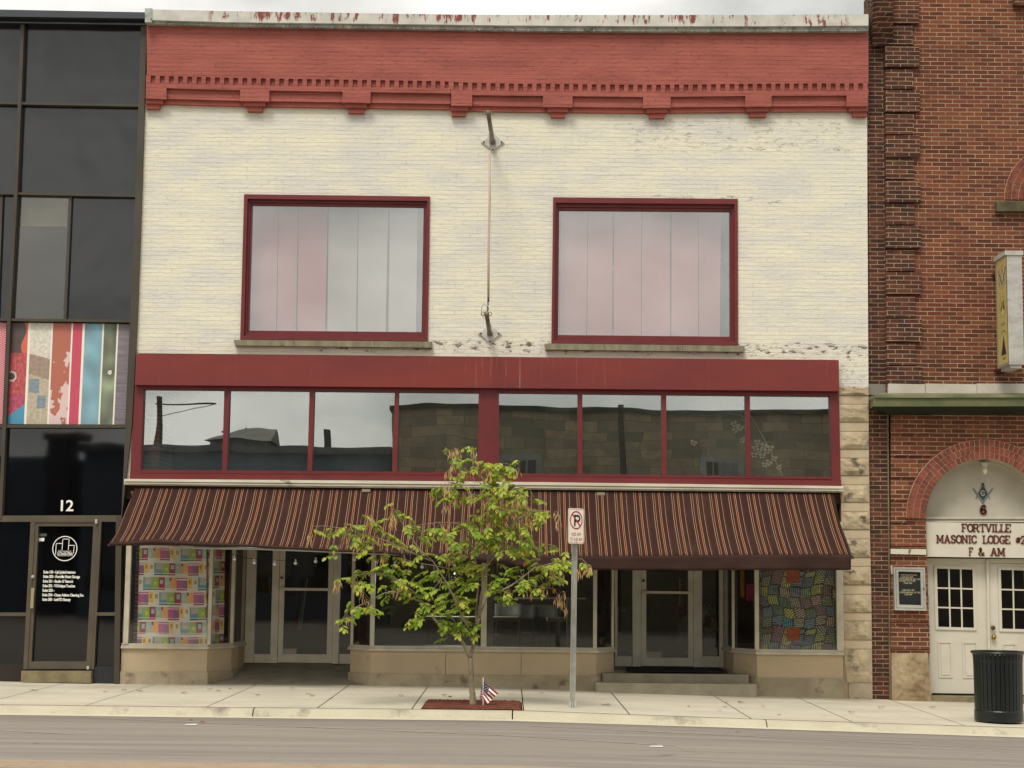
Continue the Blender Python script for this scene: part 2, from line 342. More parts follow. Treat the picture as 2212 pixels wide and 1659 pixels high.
def leafmat(name, cols):
    m = bpy.data.materials.new(name); n = N(nodes(m))
    g = n('ShaderNodeNewGeometry')
    cr = n('ShaderNodeValToRGB', {0: g.outputs['Random Per Island']})
    for i, c in enumerate(cols):
        el = cr.color_ramp.elements[i] if i < 2 else cr.color_ramp.elements.new(.5)
        el.position = i/(len(cols)-1) if i != 1 or len(cols) == 2 else i/(len(cols)-1)
        el.color = L(c)
    col = n.mix(n.ramp(n.noise(g.outputs['Position'], 1.8, 3), .42, .70, 0, .5), cr.outputs[0], L(cols[-1]))
    b = n('ShaderNodeBsdfPrincipled', {'Base Color': col, 'Roughness': .5, 'Specular IOR Level': .3})
    t = n('ShaderNodeBsdfTranslucent', {'Color': col})
    n.out(n('ShaderNodeMixShader', {0: .30, 1: b.outputs[0], 2: t.outputs[0]}).outputs[0]); return m
M_LEAF = leafmat('leaf green', [(94, 134, 36), (112, 152, 44), (142, 168, 52), (100, 140, 40), (184, 180, 70)])
M_LEAFD = leafmat('houseplant green', [(44, 66, 24), (60, 84, 34), (52, 72, 30)])
M_POD = leafmat('dry seed pods', [(214, 180, 122), (196, 156, 98), (224, 196, 146)])
M_ORL = leafmat('orange leaf', [(186, 96, 40), (170, 84, 36)])
M_FALL = mk('fallen leaf brown', (140, 78, 50), (110, 66, 44), sc=6, rough=.8)
M_MULCH = mk('red brown mulch', (120, 66, 48), (92, 50, 37), sc=9, rough=.95, bump=.8, bsc=45, fine=.3)
M_HOLE = mk('dark soil', (52, 30, 24), rough=.95)
# ------------------------------------------------------------------ text
def text_mesh(s, bold=0.0, ext=0.0, spacing=1.0):
    cu = bpy.data.curves.new('t', 'FONT'); cu.body = s; cu.offset = bold; cu.extrude = ext; cu.space_character = spacing; cu.resolution_u = 3
    o = bpy.data.objects.new('t', cu); COL.objects.link(o); bpy.context.view_layer.update()
    me = bpy.data.meshes.new_from_object(o.evaluated_get(bpy.context.evaluated_depsgraph_get()))
    vs = [v.co.copy() for v in me.vertices]; fs = [list(p.vertices) for p in me.polygons]
    bpy.data.objects.remove(o); bpy.data.curves.remove(cu); bpy.data.meshes.remove(me)
    return vs, fs
def add_text(mb, s, u0, u1, vb, vt, y, bold=0.0, spacing=1.0, slope=.0095, shear=0.0, th=.003, asc=True):
    vs, fs = text_mesh(s, bold, 0, spacing)
    if not vs: return
    x0 = min(v.x for v in vs); x1 = max(v.x for v in vs); h0 = 0.0 if asc else min(v.y for v in vs); h1 = max(v.y for v in vs)
    A = P(u0, vb, y); B = P(u1, vb+slope*(u1-u0), y); C = P(u0, vt, y)
    ex = (B-A); ez = Vector((0, 0, (C-A).z)); ey = Vector((1, 0, 0))*(C-A).z*shear
    pts = []
    for v in vs:
        a = (v.x-x0)/(x1-x0); b = (v.y-h0)/(h1-h0)
        p = A+ex*a+ez*b+ey*b; p.y = y; pts.append(p)
    mb.add(pts, fs)
# slab serif letters as strokes
SL = {
 'F': (.8, [[(.1, 0), (.1, 1)], [(.1, 1), (.75, 1)], [(.1, .5), (.5, .5)]], [(-.08, .3, 0), (-.08, .2, 1)], [(.75, .72, 1)]),
 'O': (.9, [[(.45+.4*cos(a*pi/8), .5+.5*sin(a*pi/8)) for a in range(17)]], [], []),
 'R': (.95, [[(.1, 0), (.1, 1)], [(.1, 1), (.55, 1), (.72, .88), (.72, .62), (.55, .5), (.1, .5)], [(.45, .5), (.8, 0)]], [(-.08, .3, 0), (-.08, .2, 1), (.65, .95, 0)], []),
 'T': (.9, [[(.45, 0), (.45, 1)], [(.02, 1), (.88, 1)]], [(.25, .65, 0)], [(.02, .74, 1), (.88, .74, 1)]),
 'V': (.95, [[(.1, 1), (.45, 0), (.82, 1)]], [(-.08, .3, 1), (.65, .98, 1)], []),
 'I': (.45, [[(.2, 0), (.2, 1)]], [(0, .42, 0), (0, .42, 1)], []),
 'L': (.8, [[(.15, 1), (.15, 0), (.75, 0)]], [(-.05, .38, 1), (-.05, .3, 0)], [(.75, 0, .28)]),
 'E': (.85, [[(.12, 0), (.12, 1)], [(.12, 1), (.75, 1)], [(.12, .5), (.5, .5)], [(.12, 0), (.78, 0)]], [(-.05, .3, 0), (-.05, .3, 1)], [(.75, .74, 1), (.78, 0, .27)]),
 'M': (1.15, [[(.12, 0), (.12, 1), (.52, .2), (.92, 1), (.92, 0)]], [(-.06, .3, 0), (-.06, .2, 1), (.74, 1.1, 0), (.85, 1.1, 1)], []),
 'A': (1.0, [[(.1, 0), (.45, 1), (.82, 0)], [(.22, .33), (.7, .33)]], [(-.08, .3, 0), (.62, 1.0, 0)], []),
 'S': (.8, [[(.7, .78), (.6, .95), (.4, 1), (.15, .92), (.1, .72), (.3, .55), (.6, .42), (.7, .24), (.6, .05), (.38, 0), (.15, .06), (.08, .25)]], [], []),
 'N': (1.0, [[(.12, 0), (.12, 1), (.78, 0), (.78, 1)]], [(-.06, .3, 0), (-.06, .2, 1), (.6, .96, 1)], []),
 'C': (.85, [[(.78, .75), (.68, .95), (.42, 1), (.15, .85), (.07, .5), (.15, .15), (.42, 0), (.68, .06), (.78, .25)]], [], []),
 'D': (.92, [[(.12, 0), (.12, 1), (.5, 1), (.75, .82), (.82, .5), (.75, .18), (.5, 0), (.12, 0)]], [(-.05, .2, 0), (-.05, .2, 1)], []),
 'G': (.92, [[(.78, .78), (.65, .96), (.42, 1), (.15, .85), (.07, .5), (.15, .15), (.42, 0), (.68, .04), (.78, .2), (.78, .44)]], [(.5, .92, .44)], []),
 '#': (.8, [[(.2, .1), (.35, .8)], [(.45, .1), (.6, .8)], [(.05, .3), (.68, .3)], [(.1, .6), (.75, .6)]], [], []),
 '2': (.75, [[(.08, .72), (.18, .94), (.4, 1), (.62, .9), (.65, .68), (.08, 0), (.7, 0)]], [], []),
 '0': (.8, [[(.38+.3*cos(a*pi/8), .5+.5*sin(a*pi/8)) for a in range(17)]], [], []),
 '7': (.7, [[(.05, 1), (.65, 1), (.25, 0)]], [], []),
 '6': (.8, [[(.66, .85), (.5, 1), (.28, .95), (.1, .65), (.08, .3), (.2, .04), (.42, 0), (.65, .12), (.68, .38), (.5, .57), (.28, .55), (.1, .38)]], [], []),
 '&': (1.0, [[(.88, .38), (.6, .05), (.35, 0), (.12, .1), (.1, .3), (.5, .68), (.5, .9), (.35, 1), (.2, .88), (.25, .66), (.85, 0)]], [(.7, 1.0, 0)], []),
 ' ': (.7, [], [], [])}
def slab_text(mb, s, u0, v0, h, y, adv=1.22, w=.16, slope=.0095, depth=.012, xs=.62):
    pen = 0.0; o = P(u0, v0, y); hh = (P(u0, v0-h, y)-o).z; k = (P(u0+100, v0+100*slope, y)-o)/100.0
    ex = Vector((k.x, 0, k.z)).normalized()
    def seg(a, b, wd):
        a = Vector(a); b = Vector(b); d = (b-a)
        if d.length < 1e-5: return
        d.normalize(); nn = Vector((-d.y, d.x))*wd/2; a = a-d*wd*.25; b = b+d*wd*.25
        q = [a+nn, b+nn, b-nn, a-nn]
        mb.pris([o+ex*((c.x+pen)*hh)+Vector((0, 0, c.y*hh)) for c in q], (0, depth, 0))
    for ch in s:
        wdt, st, ser, tick = SL[ch]
        for pl in st:
            for a, b in zip(pl[:-1], pl[1:]):
                seg((a[0]*xs*1.15, a[1]), (b[0]*xs*1.15, b[1]), w)
        for a, b, zz in ser: seg((a*xs*1.15, zz), (b*xs*1.15, zz), w*.62)
        for xx, a, b in tick: seg((xx*xs*1.15, a), (xx*xs*1.15, b), w*.6)
        pen += wdt*xs*adv
    return pen*hh
# painted grid (patterned cloth, posters): a fine mesh whose faces carry the print's own colours
def paint(name, surf, ns, nt_, colf, mat, parent=None, thick=None):
    off = wloc(parent) if parent else None
    vs = []; cols = []
    for j in range(nt_+1):
        for i in range(ns+1): vs.append(surf(i/ns, j/nt_))
    fs = []
    for j in range(nt_):
        for i in range(ns):
            a = j*(ns+1)+i; fs.append((a, a+1, a+ns+2, a+ns+1)); cols.append(L(colf((i+.5)/ns, (j+.5)/nt_)))
    if off is None:
        off = sum(vs, Vector((0, 0, 0)))/len(vs)
    me = bpy.data.meshes.new(name); me.from_pydata([tuple(v-off) for v in vs], [], fs)
    ca = me.color_attributes.new('Col', 'FLOAT_COLOR', 'CORNER')
    flat = []
    for c in cols: flat += list(c)*4
    ca.data.foreach_set('color', flat)
    me.materials.append(mat); me.shade_smooth(); me.update()
    o = bpy.data.objects.new(name, me); COL.objects.link(o)
    if parent: o.parent = parent
    else: o.location = off
    return o
#@@SETTING
# ------------------------------------------------------------------ ground
BASE = [(P(u, v, 0).x, P(u, v, 0).z) for u, v in [(0, 1472), (260, 1478), (757, 1480), (1097, 1486), (1285, 1492), (1636, 1503), (1886, 1511), (2212, 1521)]]
YC = -4.15
def _t(l, y): return [(P(u, v, y).x, P(u, v, y).z) for u, v in l]
CBT = _t([(0, 1522), (545, 1528), (1097, 1533.5), (1601, 1552), (2212, 1572)], YC)
GUT = _t([(0, 1547), (545, 1554), (1097, 1560), (1601, 1575.5), (2212, 1596)], YC-.35)
def gz(x, y):
    if y > YC: return lerp(interp(BASE, x), interp(CBT, x), min(1, max(0, -y/-YC)) if y < 0 else 0)
    return interp(GUT, x)
def roadz(x, y): return interp(GUT, x)+.012+min(.09, (-y-4.5)*.02)
def GH(u, v, off=0.0, road=False):
    d = ray(u, v); lo, hi = 5.0, 60.0
    for _ in range(50):
        t = (lo+hi)/2; p = CAMP+d*t
        z = (roadz(p.x, p.y) if road else gz(p.x, p.y))+off
        if p.z > z: lo = t
        else: hi = t
    return CAMP+d*lo
def sheet(name, xs, ys, zf, mat, label=None, kind='structure', thick=None):
    mb = MB(); n = len(xs)
    for y in ys:
        for x in xs: mb.v.append((x, y, zf(x, y)))
    for j in range(len(ys)-1):
        for i in range(n-1):
            a = j*n+i; mb.f.append([a, a+1, a+n+1, a+n]); mb.m.append(0)
    o = mb.build(name, mat, smooth=True); o['kind'] = kind; return o
def pave_mat():
    m = bpy.data.materials.new('sidewalk concrete'); n = N(nodes(m))
    col = n.mix(n.ramp(n.noise(n.pos((1, 2, 1)), .8, 5), .35, .65), L((212, 203, 182)), L((196, 188, 169)))
    col = n.mix(n.ramp(n.noise(n.pos(), 2.5, 6, .7), .56, .72, 0, .35), col, L((168, 156, 136)))
    g = n('ShaderNodeNewGeometry'); sp = n('ShaderNodeSeparateXYZ', {0: g.outputs['Position']})
    nearb = n.ramp(sp.outputs[1], -1.5, -.1, 0, 1)
    col = n.mix(n.math('MULTIPLY', nearb, n.ramp(n.noise(n.pos((.6, 1, 1)), 1.4, 4), .42, .62, 0, .35)), col, L((136, 124, 104)))
    sp2 = n.ramp(n.noise(n.pos((1, 1.5, 1)), 16, 3, .6), .70, .73, 0, .5); col = n.mix(sp2, col, L((120, 108, 92)))
    f = n.noise(n.pos(), 50, 4, .7)
    col = n.mix(n.ramp(f, .35, .75, 0, .4), col, L((150, 141, 122)))
    b = n('ShaderNodeBsdfPrincipled', {'Base Color': col, 'Roughness': .9, 'Specular IOR Level': .2})
    n.t.links.new(n('ShaderNodeBump', {'Height': f, 'Strength': .15, 'Distance': .01}).outputs[0], b.inputs['Normal']); n.out(b.outputs[0]); return m
M_PAVE = pave_mat()
M_CURB = mk('curb concrete', (196, 188, 164), (184, 176, 152), sc=1.6, rough=.9, bump=.2, c3=(128, 116, 104), sc3=1.5, lo3=.58, hi3=.72)
M_GUT = mk('pale gutter concrete', (212, 204, 178), (196, 188, 164), sc=2, st=(.4, 2, 1), rough=.9, bump=.1)
def road_mat():
    m = bpy.data.materials.new('worn asphalt'); n = N(nodes(m))
    s1 = n.noise(n.pos((.10, 2.2, 1)), 1.5, 4, .6); s2 = n.noise(n.pos((.35, 5, 1)), 2.2, 5, .6)
    col = n.mix(n.ramp(s1, .36, .64), L((150, 142, 132)), L((128, 120, 112)))
    col = n.mix(n.ramp(s2, .5, .72, 0, .45), col, L((112, 101, 94)))
    vo = n('ShaderNodeTexVoronoi', {'Vector': n('ShaderNodeMapping', {'Vector': n.mix(.35, n.pos((.35, .9, 1)), n('ShaderNodeTexNoise', {'Vector': n.pos(), 'Scale': 1.3}).outputs['Color'], 'ADD'), 'Scale': (1, 1, 0)}).outputs[0], 'Scale': .7}, feature='DISTANCE_TO_EDGE').outputs['Distance']
    ck = n.math('MULTIPLY', n.ramp(vo, .002, .007, 1, 0), n.ramp(n.noise(n.pos(), .5, 3), .45, .6))
    col = n.mix(n.math('MULTIPLY', ck, .6), col, L((78, 70, 64)))
    g2 = n('ShaderNodeNewGeometry'); sy = n('ShaderNodeSeparateXYZ', {0: g2.outputs['Position']}).outputs[1]
    col = n.mix(n.math('MULTIPLY', n.ramp(sy, -5.6, -4.6), .35), col, L((100, 90, 84)))
    st_ = n.ramp(n.noise(n.pos((.8, 2, 1)), 3.5, 5, .7), .64, .72, 0, .5); col = n.mix(st_, col, L((96, 86, 80)))
    f = n.noise(n.pos((1, 2, 1)), 38, 4, .7)
    col = n.mix(n.ramp(f, .35, .7, 0, .35), col, L((168, 156, 144)))
    b = n('ShaderNodeBsdfPrincipled', {'Base Color': col, 'Roughness': .85, 'Specular IOR Level': .25})
    n.t.links.new(n('ShaderNodeBump', {'Height': f, 'Strength': .3, 'Distance': .01}).outputs[0], b.inputs['Normal']); n.out(b.outputs[0]); return m
M_ROAD = road_mat()
M_YEL = mk('worn yellow paint', (172, 150, 124), (160, 144, 124), sc=3, st=(.5, 3, 1), rough=.8, c3=(140, 118, 98), sc3=14, lo3=.55, hi3=.62)
M_FAINT = mk('faint pale line', (186, 176, 160), (172, 162, 148), sc=5, rough=.85, c3=(150, 140, 128), sc3=9, lo3=.5, hi3=.65)
XS = [x*1.0 for x in range(-40, 41)]
M_GRD = mk('distant ground', (112, 108, 96), (90, 92, 70), sc=.05, rough=.95)
sheet('ground', [-600, -40, 40, 600], [-600, -60, 60, 600], lambda x, y: -.9, M_GRD)
def road_far(x, y): return roadz(x, y) if y > -12.5 else roadz(x, y)-.1
sheet('road', XS, [-40, -20, -13, -11, -9, -7.5, -6, -5, -4.5, -4.35], road_far, M_ROAD)
# paving as separate flags with open joints
JT = []
mbp = MB()
jo = [(-31, 30)]
def jx(u0, v0): return GH(u0, v0).x
joints = sorted([jx(u, v) for u, v in [(20, 1505), (230, 1510), (480, 1512), (715, 1508), (905, 1510), (1129, 1515), (1338, 1517), (1570, 1520), (1775, 1530), (1990, 1535)]])
# tree pit opening
pit = [GH(921, 1514.4), GH(1128, 1517), GH(1127.4, 1532), GH(909, 1531)]
PX0, PX1 = (pit[0].x+pit[3].x)/2, (pit[1].x+pit[2].x)/2
PY1, PY0 = (pit[0].y+pit[1].y)/2, YC
jl = [-40.0]+joints+[40.0]
M_GAP = mk('dark joint', (66, 58, 48), rough=.95)
sheet('ground_base', XS, [YC-.02, 0, 30], lambda x, y: gz(x, y)-.03, M_GAP)
pv = MB()
for a, b in zip(jl[:-1], jl[1:]):
    g = .007
    n_ = max(1, int((b-a)/1.0)); xs = [a+g+(b-a-2*g)*i/n_ for i in range(n_+1)]
    for i in range(n_):
        x0, x1 = xs[i], xs[i+1]
        segs = [(x0, x1)]
        if x1 > PX0 and x0 < PX1:
            segs = []
            if x0 < PX0: segs.append((x0, PX0))
            if x1 > PX1: segs.append((PX1, x1))
            lo_, hi_ = max(x0, PX0), min(x1, PX1)
            ys = [PY1+.01, -1, 0, 2.2]
            for y0, y1 in zip(ys[:-1], ys[1:]):
                pv.quad((lo_, y0, gz(lo_, y0)), (hi_, y0, gz(hi_, y0)), (hi_, y1, gz(hi_, y1)), (lo_, y1, gz(lo_, y1)))
        for (p, q) in segs:
            ys = [YC+.008, -3, -2, -1, 0, 2.2]
            for y0, y1 in zip(ys[:-1], ys[1:]):
                pv.quad((p, y0, gz(p, y0)), (q, y0, gz(q, y0)), (q, y1, gz(q, y1)), (p, y1, gz(p, y1)))
o = pv.build('sidewalk', M_PAVE); o['kind'] = 'structure'
# kerb with rounded nose, cut by joints
cj = sorted([GH(551, 1530).x, GH(1107, 1536).x, GH(1652, 1556).x])
cl = [-40]+cj+[40]
kb = MB(); gt = MB()
for a, b in zip(cl[:-1], cl[1:]):
    a += .008; b -= .008; n_ = max(1, int((b-a)/1.0)); xs = [a+(b-a)*i/n_ for i in range(n_+1)]
    for i in range(n_):
        prof = []
        for x in (xs[i], xs[i+1]):
            zt = interp(CBT, x); zg = interp(GUT, x); y0 = YC-.008
            prof.append([(x, y0, zt-.06), (x, y0, zt-.003), (x, YC-.10, zt-.008), (x, YC-.14, zt-.022), (x, YC-.165, zt-.05), (x, YC-.20, zg+.02), (x, YC-.20, zg-.03)])
        for k in range(len(prof[0])-1): kb.quad(prof[0][k], prof[1][k], prof[1][k+1], prof[0][k+1])
        if i == 0: kb.quad(*prof[0])
        if i == n_-1: kb.quad(*prof[1][::-1])
kb.build('curb', M_CURB)['kind'] = 'structure'
sheet('gutter', XS, [YC-.36, YC-.19], lambda x, y: interp(GUT, x)+.016+(y-YC+.36)*.03, M_GUT)
def roadline(pts, wd, name, mat):
    q = MB(); pp = [GH(u, v, .004, True) for u, v in pts]
    for a, b in zip(pp[:-1], pp[1:]):
        n_ = 8
        for i in range(n_):
            c = a.lerp(b, i/n_); d = a.lerp(b, (i+1)/n_)
            q.quad((c.x, c.y-wd/2, roadz(c.x, c.y-wd/2)+.004), (d.x, d.y-wd/2, roadz(d.x, d.y-wd/2)+.004), (d.x, d.y+wd/2, roadz(d.x, d.y+wd/2)+.004), (c.x, c.y+wd/2, roadz(c.x, c.y+wd/2)+.004))
    o = q.build(name, mat); o['kind'] = 'structure'; return o
roadline([(174, 1549), (1097, 1588.6), (1460, 1611)], .05, 'road_line', M_FAINT)
roadline([(1147, 1568), (1700, 1594), (2212, 1620)], .05, 'road_line', M_FAINT)
roadline([(0, 1577.7), (154, 1585)], .05, 'road_line', M_FAINT)
yl = GH(300, 1650, 0, True).y
q = MB()
for x in range(-14, 14):
    q.quad(*[(a, b, roadz(a, b)+.004) for a, b in ((x, yl-.45), (x+1, yl-.45), (x+1, yl+.13), (x, yl+.13))])
q.build('centre_line', M_YEL)['kind'] = 'structure'
mb = MB(); mb.quad(*[(x, y, gz(x, y)+.004 if y > YC else gz(x, y)) for x, y in ((PX0+.01, PY0+.01), (PX1-.01, PY0+.01), (PX1-.01, PY1), (PX0+.01, PY1))])
# ------------------------------------------------------------------ centre building
B1 = thing('brick_storefront', 'two storey painted brick shop building, cream wall, red brick parapet and maroon transom windows', 'building', P(1060, 1490, 0))
JO = [(20, 318.5), (53, 317.5), (231, 312.5), (549, 302.6), (615, 299), (846, 292.6), (912, 286), (1040, 270), (1113, 264), (1478, 257.5)]
def jo_(v): return interp(JO, v)
RE = [(31, 1877), (66, 1875.6), (248, 1873.3), (546, 1874), (823, 1876), (1042, 1877), (1280, 1882), (1510, 1885)]
def re_(v): return interp(RE, v)
DT = [(315, 163), (494, 168), (742, 172), (973, 175.5), (974, 178.3), (1097, 180.5), (1400, 183.5), (1659, 180.5), (1877, 180)]
def dt(u): return interp(DT, u)
US = [317, 400, 494, 610, 700, 820, 947, 1020, 1097, 1250, 1400, 1530, 1659, 1770, 1876]
CT = [(318, 20), (494, 24), (947, 31), (1097, 32), (1400, 32.5), (1659, 32), (1877, 30.5)]
CB = [(318, 43), (494, 48), (947, 53), (1097, 55), (1400, 56.5), (1659, 56.5), (1877, 55)]
CM = [(318, 51), (494, 56), (947, 63), (1097, 66), (1400, 68), (1659, 68), (1877, 67)]
mb = MB(); mb.band([(u, interp(CT, u)) for u in US], [(u, interp(CB, u)) for u in US], -.30, .3); cop = mb.build('coping', M_COPING, B1)
mb = MB(); mb.rect(313, 18, 328, 48, -.32, .25); mb.build('coping_cap', M_COPLOW, cop)
mb = MB(); mb.band([(u, interp(CB, u)+.2) for u in US], [(u, interp(CM, u)) for u in US], -.24, .1)
for k in range(44):
    u = 330+k*35.3; v = interp(CM, u)-1; c = P(u, v, -.25); mb.ball(c, .022, 8, 5)
mb.build('coping_moulding', M_COPLOW, B1)
# parapet: plain field, dentil course, corbel table
fld = MB(); fld.band([(u, interp(CM, u)-2) for u in US], [(u, dt(u)) for u in US], -.16, .15)
cor = MB()
U2 = [315, 400, 494, 600, 742, 850, 973]; U3 = [974, 1097, 1250, 1400, 1530, 1659, 1770, 1876]
for UU in (U2, U3):
    fld.band([(u, dt(u)-1) for u in UU], [(u, dt(u)+27) for u in UU], -.118, .15)
    fld.band([(u, dt(u)+15.5) for u in UU], [(u, dt(u)+26) for u in UU], -.16, .1)
    fld.band([(u, dt(u)+25) for u in UU], [(u, dt(u)+49) for u in UU], -.105, .1)
    cor.band([(u, dt(u)+48) for u in UU], [(u, dt(u)+60.5) for u in UU], -.065, .05)
u = 316.0
while u < 1872:
    if not (966 < u < 976): fld.qp([(u, dt(u)-.5), (u+9.5, dt(u+9.5)-.5), (u+9.2, dt(u+9)+16), (u-.3, dt(u)+16)], -.1605, -.10)
    u += 19.85
fld.qp([(969, dt(969)-.5), (980, dt(980)-.5), (980, dt(980)+16), (969, dt(969)+16)], -.1605, -.07)
PR = [(315, 359.5, 315, 352, 315, 345), (519, 582, 526, 574, 534, 567), (740, 800.6, 745.7, 792.3, 752.6, 786.4), (975, 1020, 975, 1012, 975, 1005.6),
      (1173, 1237, 1183, 1227.4, 1190, 1221), (1389.5, 1449, 1397, 1442.3, 1403, 1436), (1610, 1667, 1612.8, 1660.6, 1619, 1655), (1829, 1875, 1834, 1874.5, 1842.5, 1873.5)]
for a, b, c, d, e, f in PR:
    fld.qp([(a, dt(a)+24), (b, dt(b)+24), (b-.5, dt(b)+49.5), (a-.5, dt(a)+49.5)], -.162, -.1)
    cor.qp([(c, dt(c)+49.2), (d, dt(d)+49.2), (d-.3, dt(d)+60), (c-.3, dt(c)+60)], -.118, 0)
    cor.qp([(e, dt(e)+60.2), (f, dt(f)+60.2), (f-.3, dt(f)+71.5), (e-.3, dt(e)+71.5)], -.085, 0)
fld.build('parapet', M_REDP, B1); cor.build('corbel_course', M_REDP2, B1)
# cream wall with two window openings
W1 = [(527.3, 419.5), (928.8, 424.4), (924, 737), (518.8, 733)]; W2 = [(1195, 426), (1593.7, 429.5), (1594.4, 746), (1191, 742)]
wl = MB()
def colx(u0, u1):
    return lambda v: 0
def wq(*px): wl.quad(*[P(u, v, 0) for u, v in px])
def topv(u): return dt(u)+58
def botv(u): return 764+(u-295)*.0099-1
cols_ = [(jo_, W1[0], W1[3]), ]
wq((jo_(225), topv(315)), (W1[0][0], topv(527)), W1[0], (jo_(419), 419))
wq((jo_(419), 419), W1[0], W1[3], (jo_(733), 733)); wq((jo_(733), 733), W1[3], (518, botv(518)), (jo_(764), botv(294)))
for a, b in ((W1[0][0], 740), (740, W1[1][0])):
    va = lerp(W1[0][1], W1[1][1], (a-W1[0][0])/(W1[1][0]-W1[0][0])); vb = lerp(W1[0][1], W1[1][1], (b-W1[0][0])/(W1[1][0]-W1[0][0]))
    wq((a, topv(a)), (b, topv(b)), (b, vb), (a, va))
wq(W1[3], W1[2], (924, botv(924)), (518, botv(518)))
wq((W1[1][0], topv(929)), (1060, topv(1060)), (1060, 425), W1[1]); wq((1060, topv(1060)), (1195, topv(1195)), W2[0], (1060, 425))
wq(W1[1], (1060, 425), W2[0], W2[3], W1[2]); wq(W1[2], W2[3], (1191, botv(1191)), (924, botv(924)))
for a, b in ((W2[0][0], 1400), (1400, W2[1][0])):
    va = lerp(W2[0][1], W2[1][1], (a-W2[0][0])/(W2[1][0]-W2[0][0])); vb = lerp(W2[0][1], W2[1][1], (b-W2[0][0])/(W2[1][0]-W2[0][0]))
    wq((a, topv(a)), (b, topv(b)), (b, vb), (a, va))
wq(W2[3], W2[2], (1594.4, botv(1594)), (1191, botv(1191)))
wq((W2[1][0], topv(1594)), (re_(239), topv(1873)), (re_(430), 430), W2[1]); wq(W2[1], (re_(430), 430), (re_(746), 746), W2[2])
wq(W2[2], (re_(746), 746), (re_(778), 778), (1594.4, botv(1594)))
wq((1808, 777.75), (re_(778), 778), (re_(836), 836), (1808, 836))
wq((jo_(764), 762), (300, 762), (300, 1040), (266, 1040))
for W_ in (W1, W2):
    c = [P(u, v, 0) for u, v in W_]; d = Vector((0, .22, 0))
    for k in range(4): wl.quad(c[k], c[(k+1) % 4], c[(k+1) % 4]+d, c[k]+d)
wall = wl.build('wall', M_CREAM, B1)
# side walls, roof and rear so the building stays a solid block
sd = MB(); zt = P(1097, 100, 0).z; xl = P(300, 600, 0).x; xr = P(1874, 600, 0).x
sd.box(xl+.05, xl+.35, .25, 14, -.3, zt); sd.box(xr-.35, xr-.05, .25, 14, -.3, zt); sd.box(xl+.35, xr-.35, 13.7, 14, -.3, zt); sd.build('side_wall', M_BRICK, B1)
mb = MB(); mb.box(xl+.36, xr-.36, .3, 13.69, zt-1.0, zt-.8); mb.build('roof', M_BLACK, B1)
# upper windows
def upper_window(Wo, Gl, label):
    fr = MB(); m1 = [tuple(lerp(Wo[k][i], Gl[k][i], .42) for i in (0, 1)) for k in range(4)]
    m2 = [tuple(lerp(Wo[k][i], Gl[k][i], .75) for i in (0, 1)) for k in range(4)]
    fr.frame(Wo, m1, -.035, .2, .03); fr.frame(m1, m2, .03, .1, .06); fr.frame(m2, Gl, .06, .1, .11)
    f = fr.build('window_frame', M_MAROON, B1)
    g = MB(); g.qp([(Gl[0][0]-3, Gl[0][1]-3), (Gl[1][0]+3, Gl[1][1]-3), (Gl[2][0]+3, Gl[2][1]+3), (Gl[3][0]-3, Gl[3][1]+3)], .10, .106); g.build('pane', G_UP, f)
    return f
GW1 = [(545, 442.7), (915.2, 447.3), (910.5, 717.4), (537.3, 714)]; GW2 = [(1208, 453.8), (1576.3, 456.6), (1577, 727.4), (1205.5, 723.6)]
upper_window(W1, GW1, ''); upper_window(W2, GW2, '')
def sill(px, js):
    s = MB(); T0, T1, B1_, B0 = px
    cuts = [0]+js+[1]
    for a, b in zip(cuts[:-1], cuts[1:]):
        a2 = a+.0008; b2 = b-.0008
        L2 = lambda p, q, t: (lerp(p[0], q[0], t), lerp(p[1], q[1], t))
        s.qp([L2(T0, T1, a2), L2(T0, T1, b2), L2(B0, B1_, b2), L2(B0, B1_, a2)], -.10, .05)
    s.build('sill', M_SILL, B1)
sill([(504.6, 734), (933.5, 738), (933, 751), (507, 746)], [.30, .71]); sill([(1176, 742), (1609, 747), (1608, 760), (1178, 755)], [.30, .69])
# loft room behind the upper windows
rm = MB(); rm.rect(480, 380, 1700, 790, .75, .8); rm.build('room_back', mk('grey green room wall', (120, 134, 126), rough=.9), B1)
# fascia and transom band
mb = MB(); mb.qp([(295, 764), (1811.8, 778), (1812.8, 844.8), (291, 831.2)], -.14, .05); mb.build('fascia', M_FASCIA, B1)
TG = [[(310.4, 841), (484.5, 842), (479.6, 1016), (303.3, 1015)], [(495.6, 842), (668.6, 845), (663.8, 1017.8), (490, 1016.6)],
      [(679, 846), (852.8, 847.4), (847.2, 1019.6), (673.5, 1018)], [(861.3, 847.7), (1034, 848.5), (1032.5, 1020.4), (857.3, 1019.6)],
      [(1077.6, 848.5), (1248, 850.3), (1248, 1023.3), (1078.4, 1022.2)], [(1258, 851), (1429.2, 852.6), (1430, 1026.3), (1258, 1024)],
      [(1439.3, 853), (1610.8, 854.4), (1612.6, 1027.8), (1440.4, 1026.3)], [(1620, 854.8), (1793, 856.3), (1797.5, 1030), (1622, 1028.5)]]
tf = MB()
tf.qp([(299, 833), (1045, 840), (1045, 848.6), (299, 840.9)], -.03, .12); tf.qp([(1066, 840), (1806, 845.5), (1806, 856.3), (1066, 848.3)], -.03, .12)
tf.qp([(291, 1014.5), (1045, 1020.2), (1045, 1027), (291, 1022)], -.03, .12); tf.qp([(1066, 1021.8), (1806, 1030), (1806, 1036), (1066, 1028)], -.03, .12)
tf.qp([(291, 831), (310.4, 831), (303.3, 1023), (281, 1023)], -.034, .12); tf.qp([(1034, 839.8), (1077.6, 840), (1078.4, 1028), (1032.5, 1028)], -.045, .12)
tf.qp([(1793, 845), (1812, 845), (1816, 1038), (1797.5, 1038)], -.034, .12)
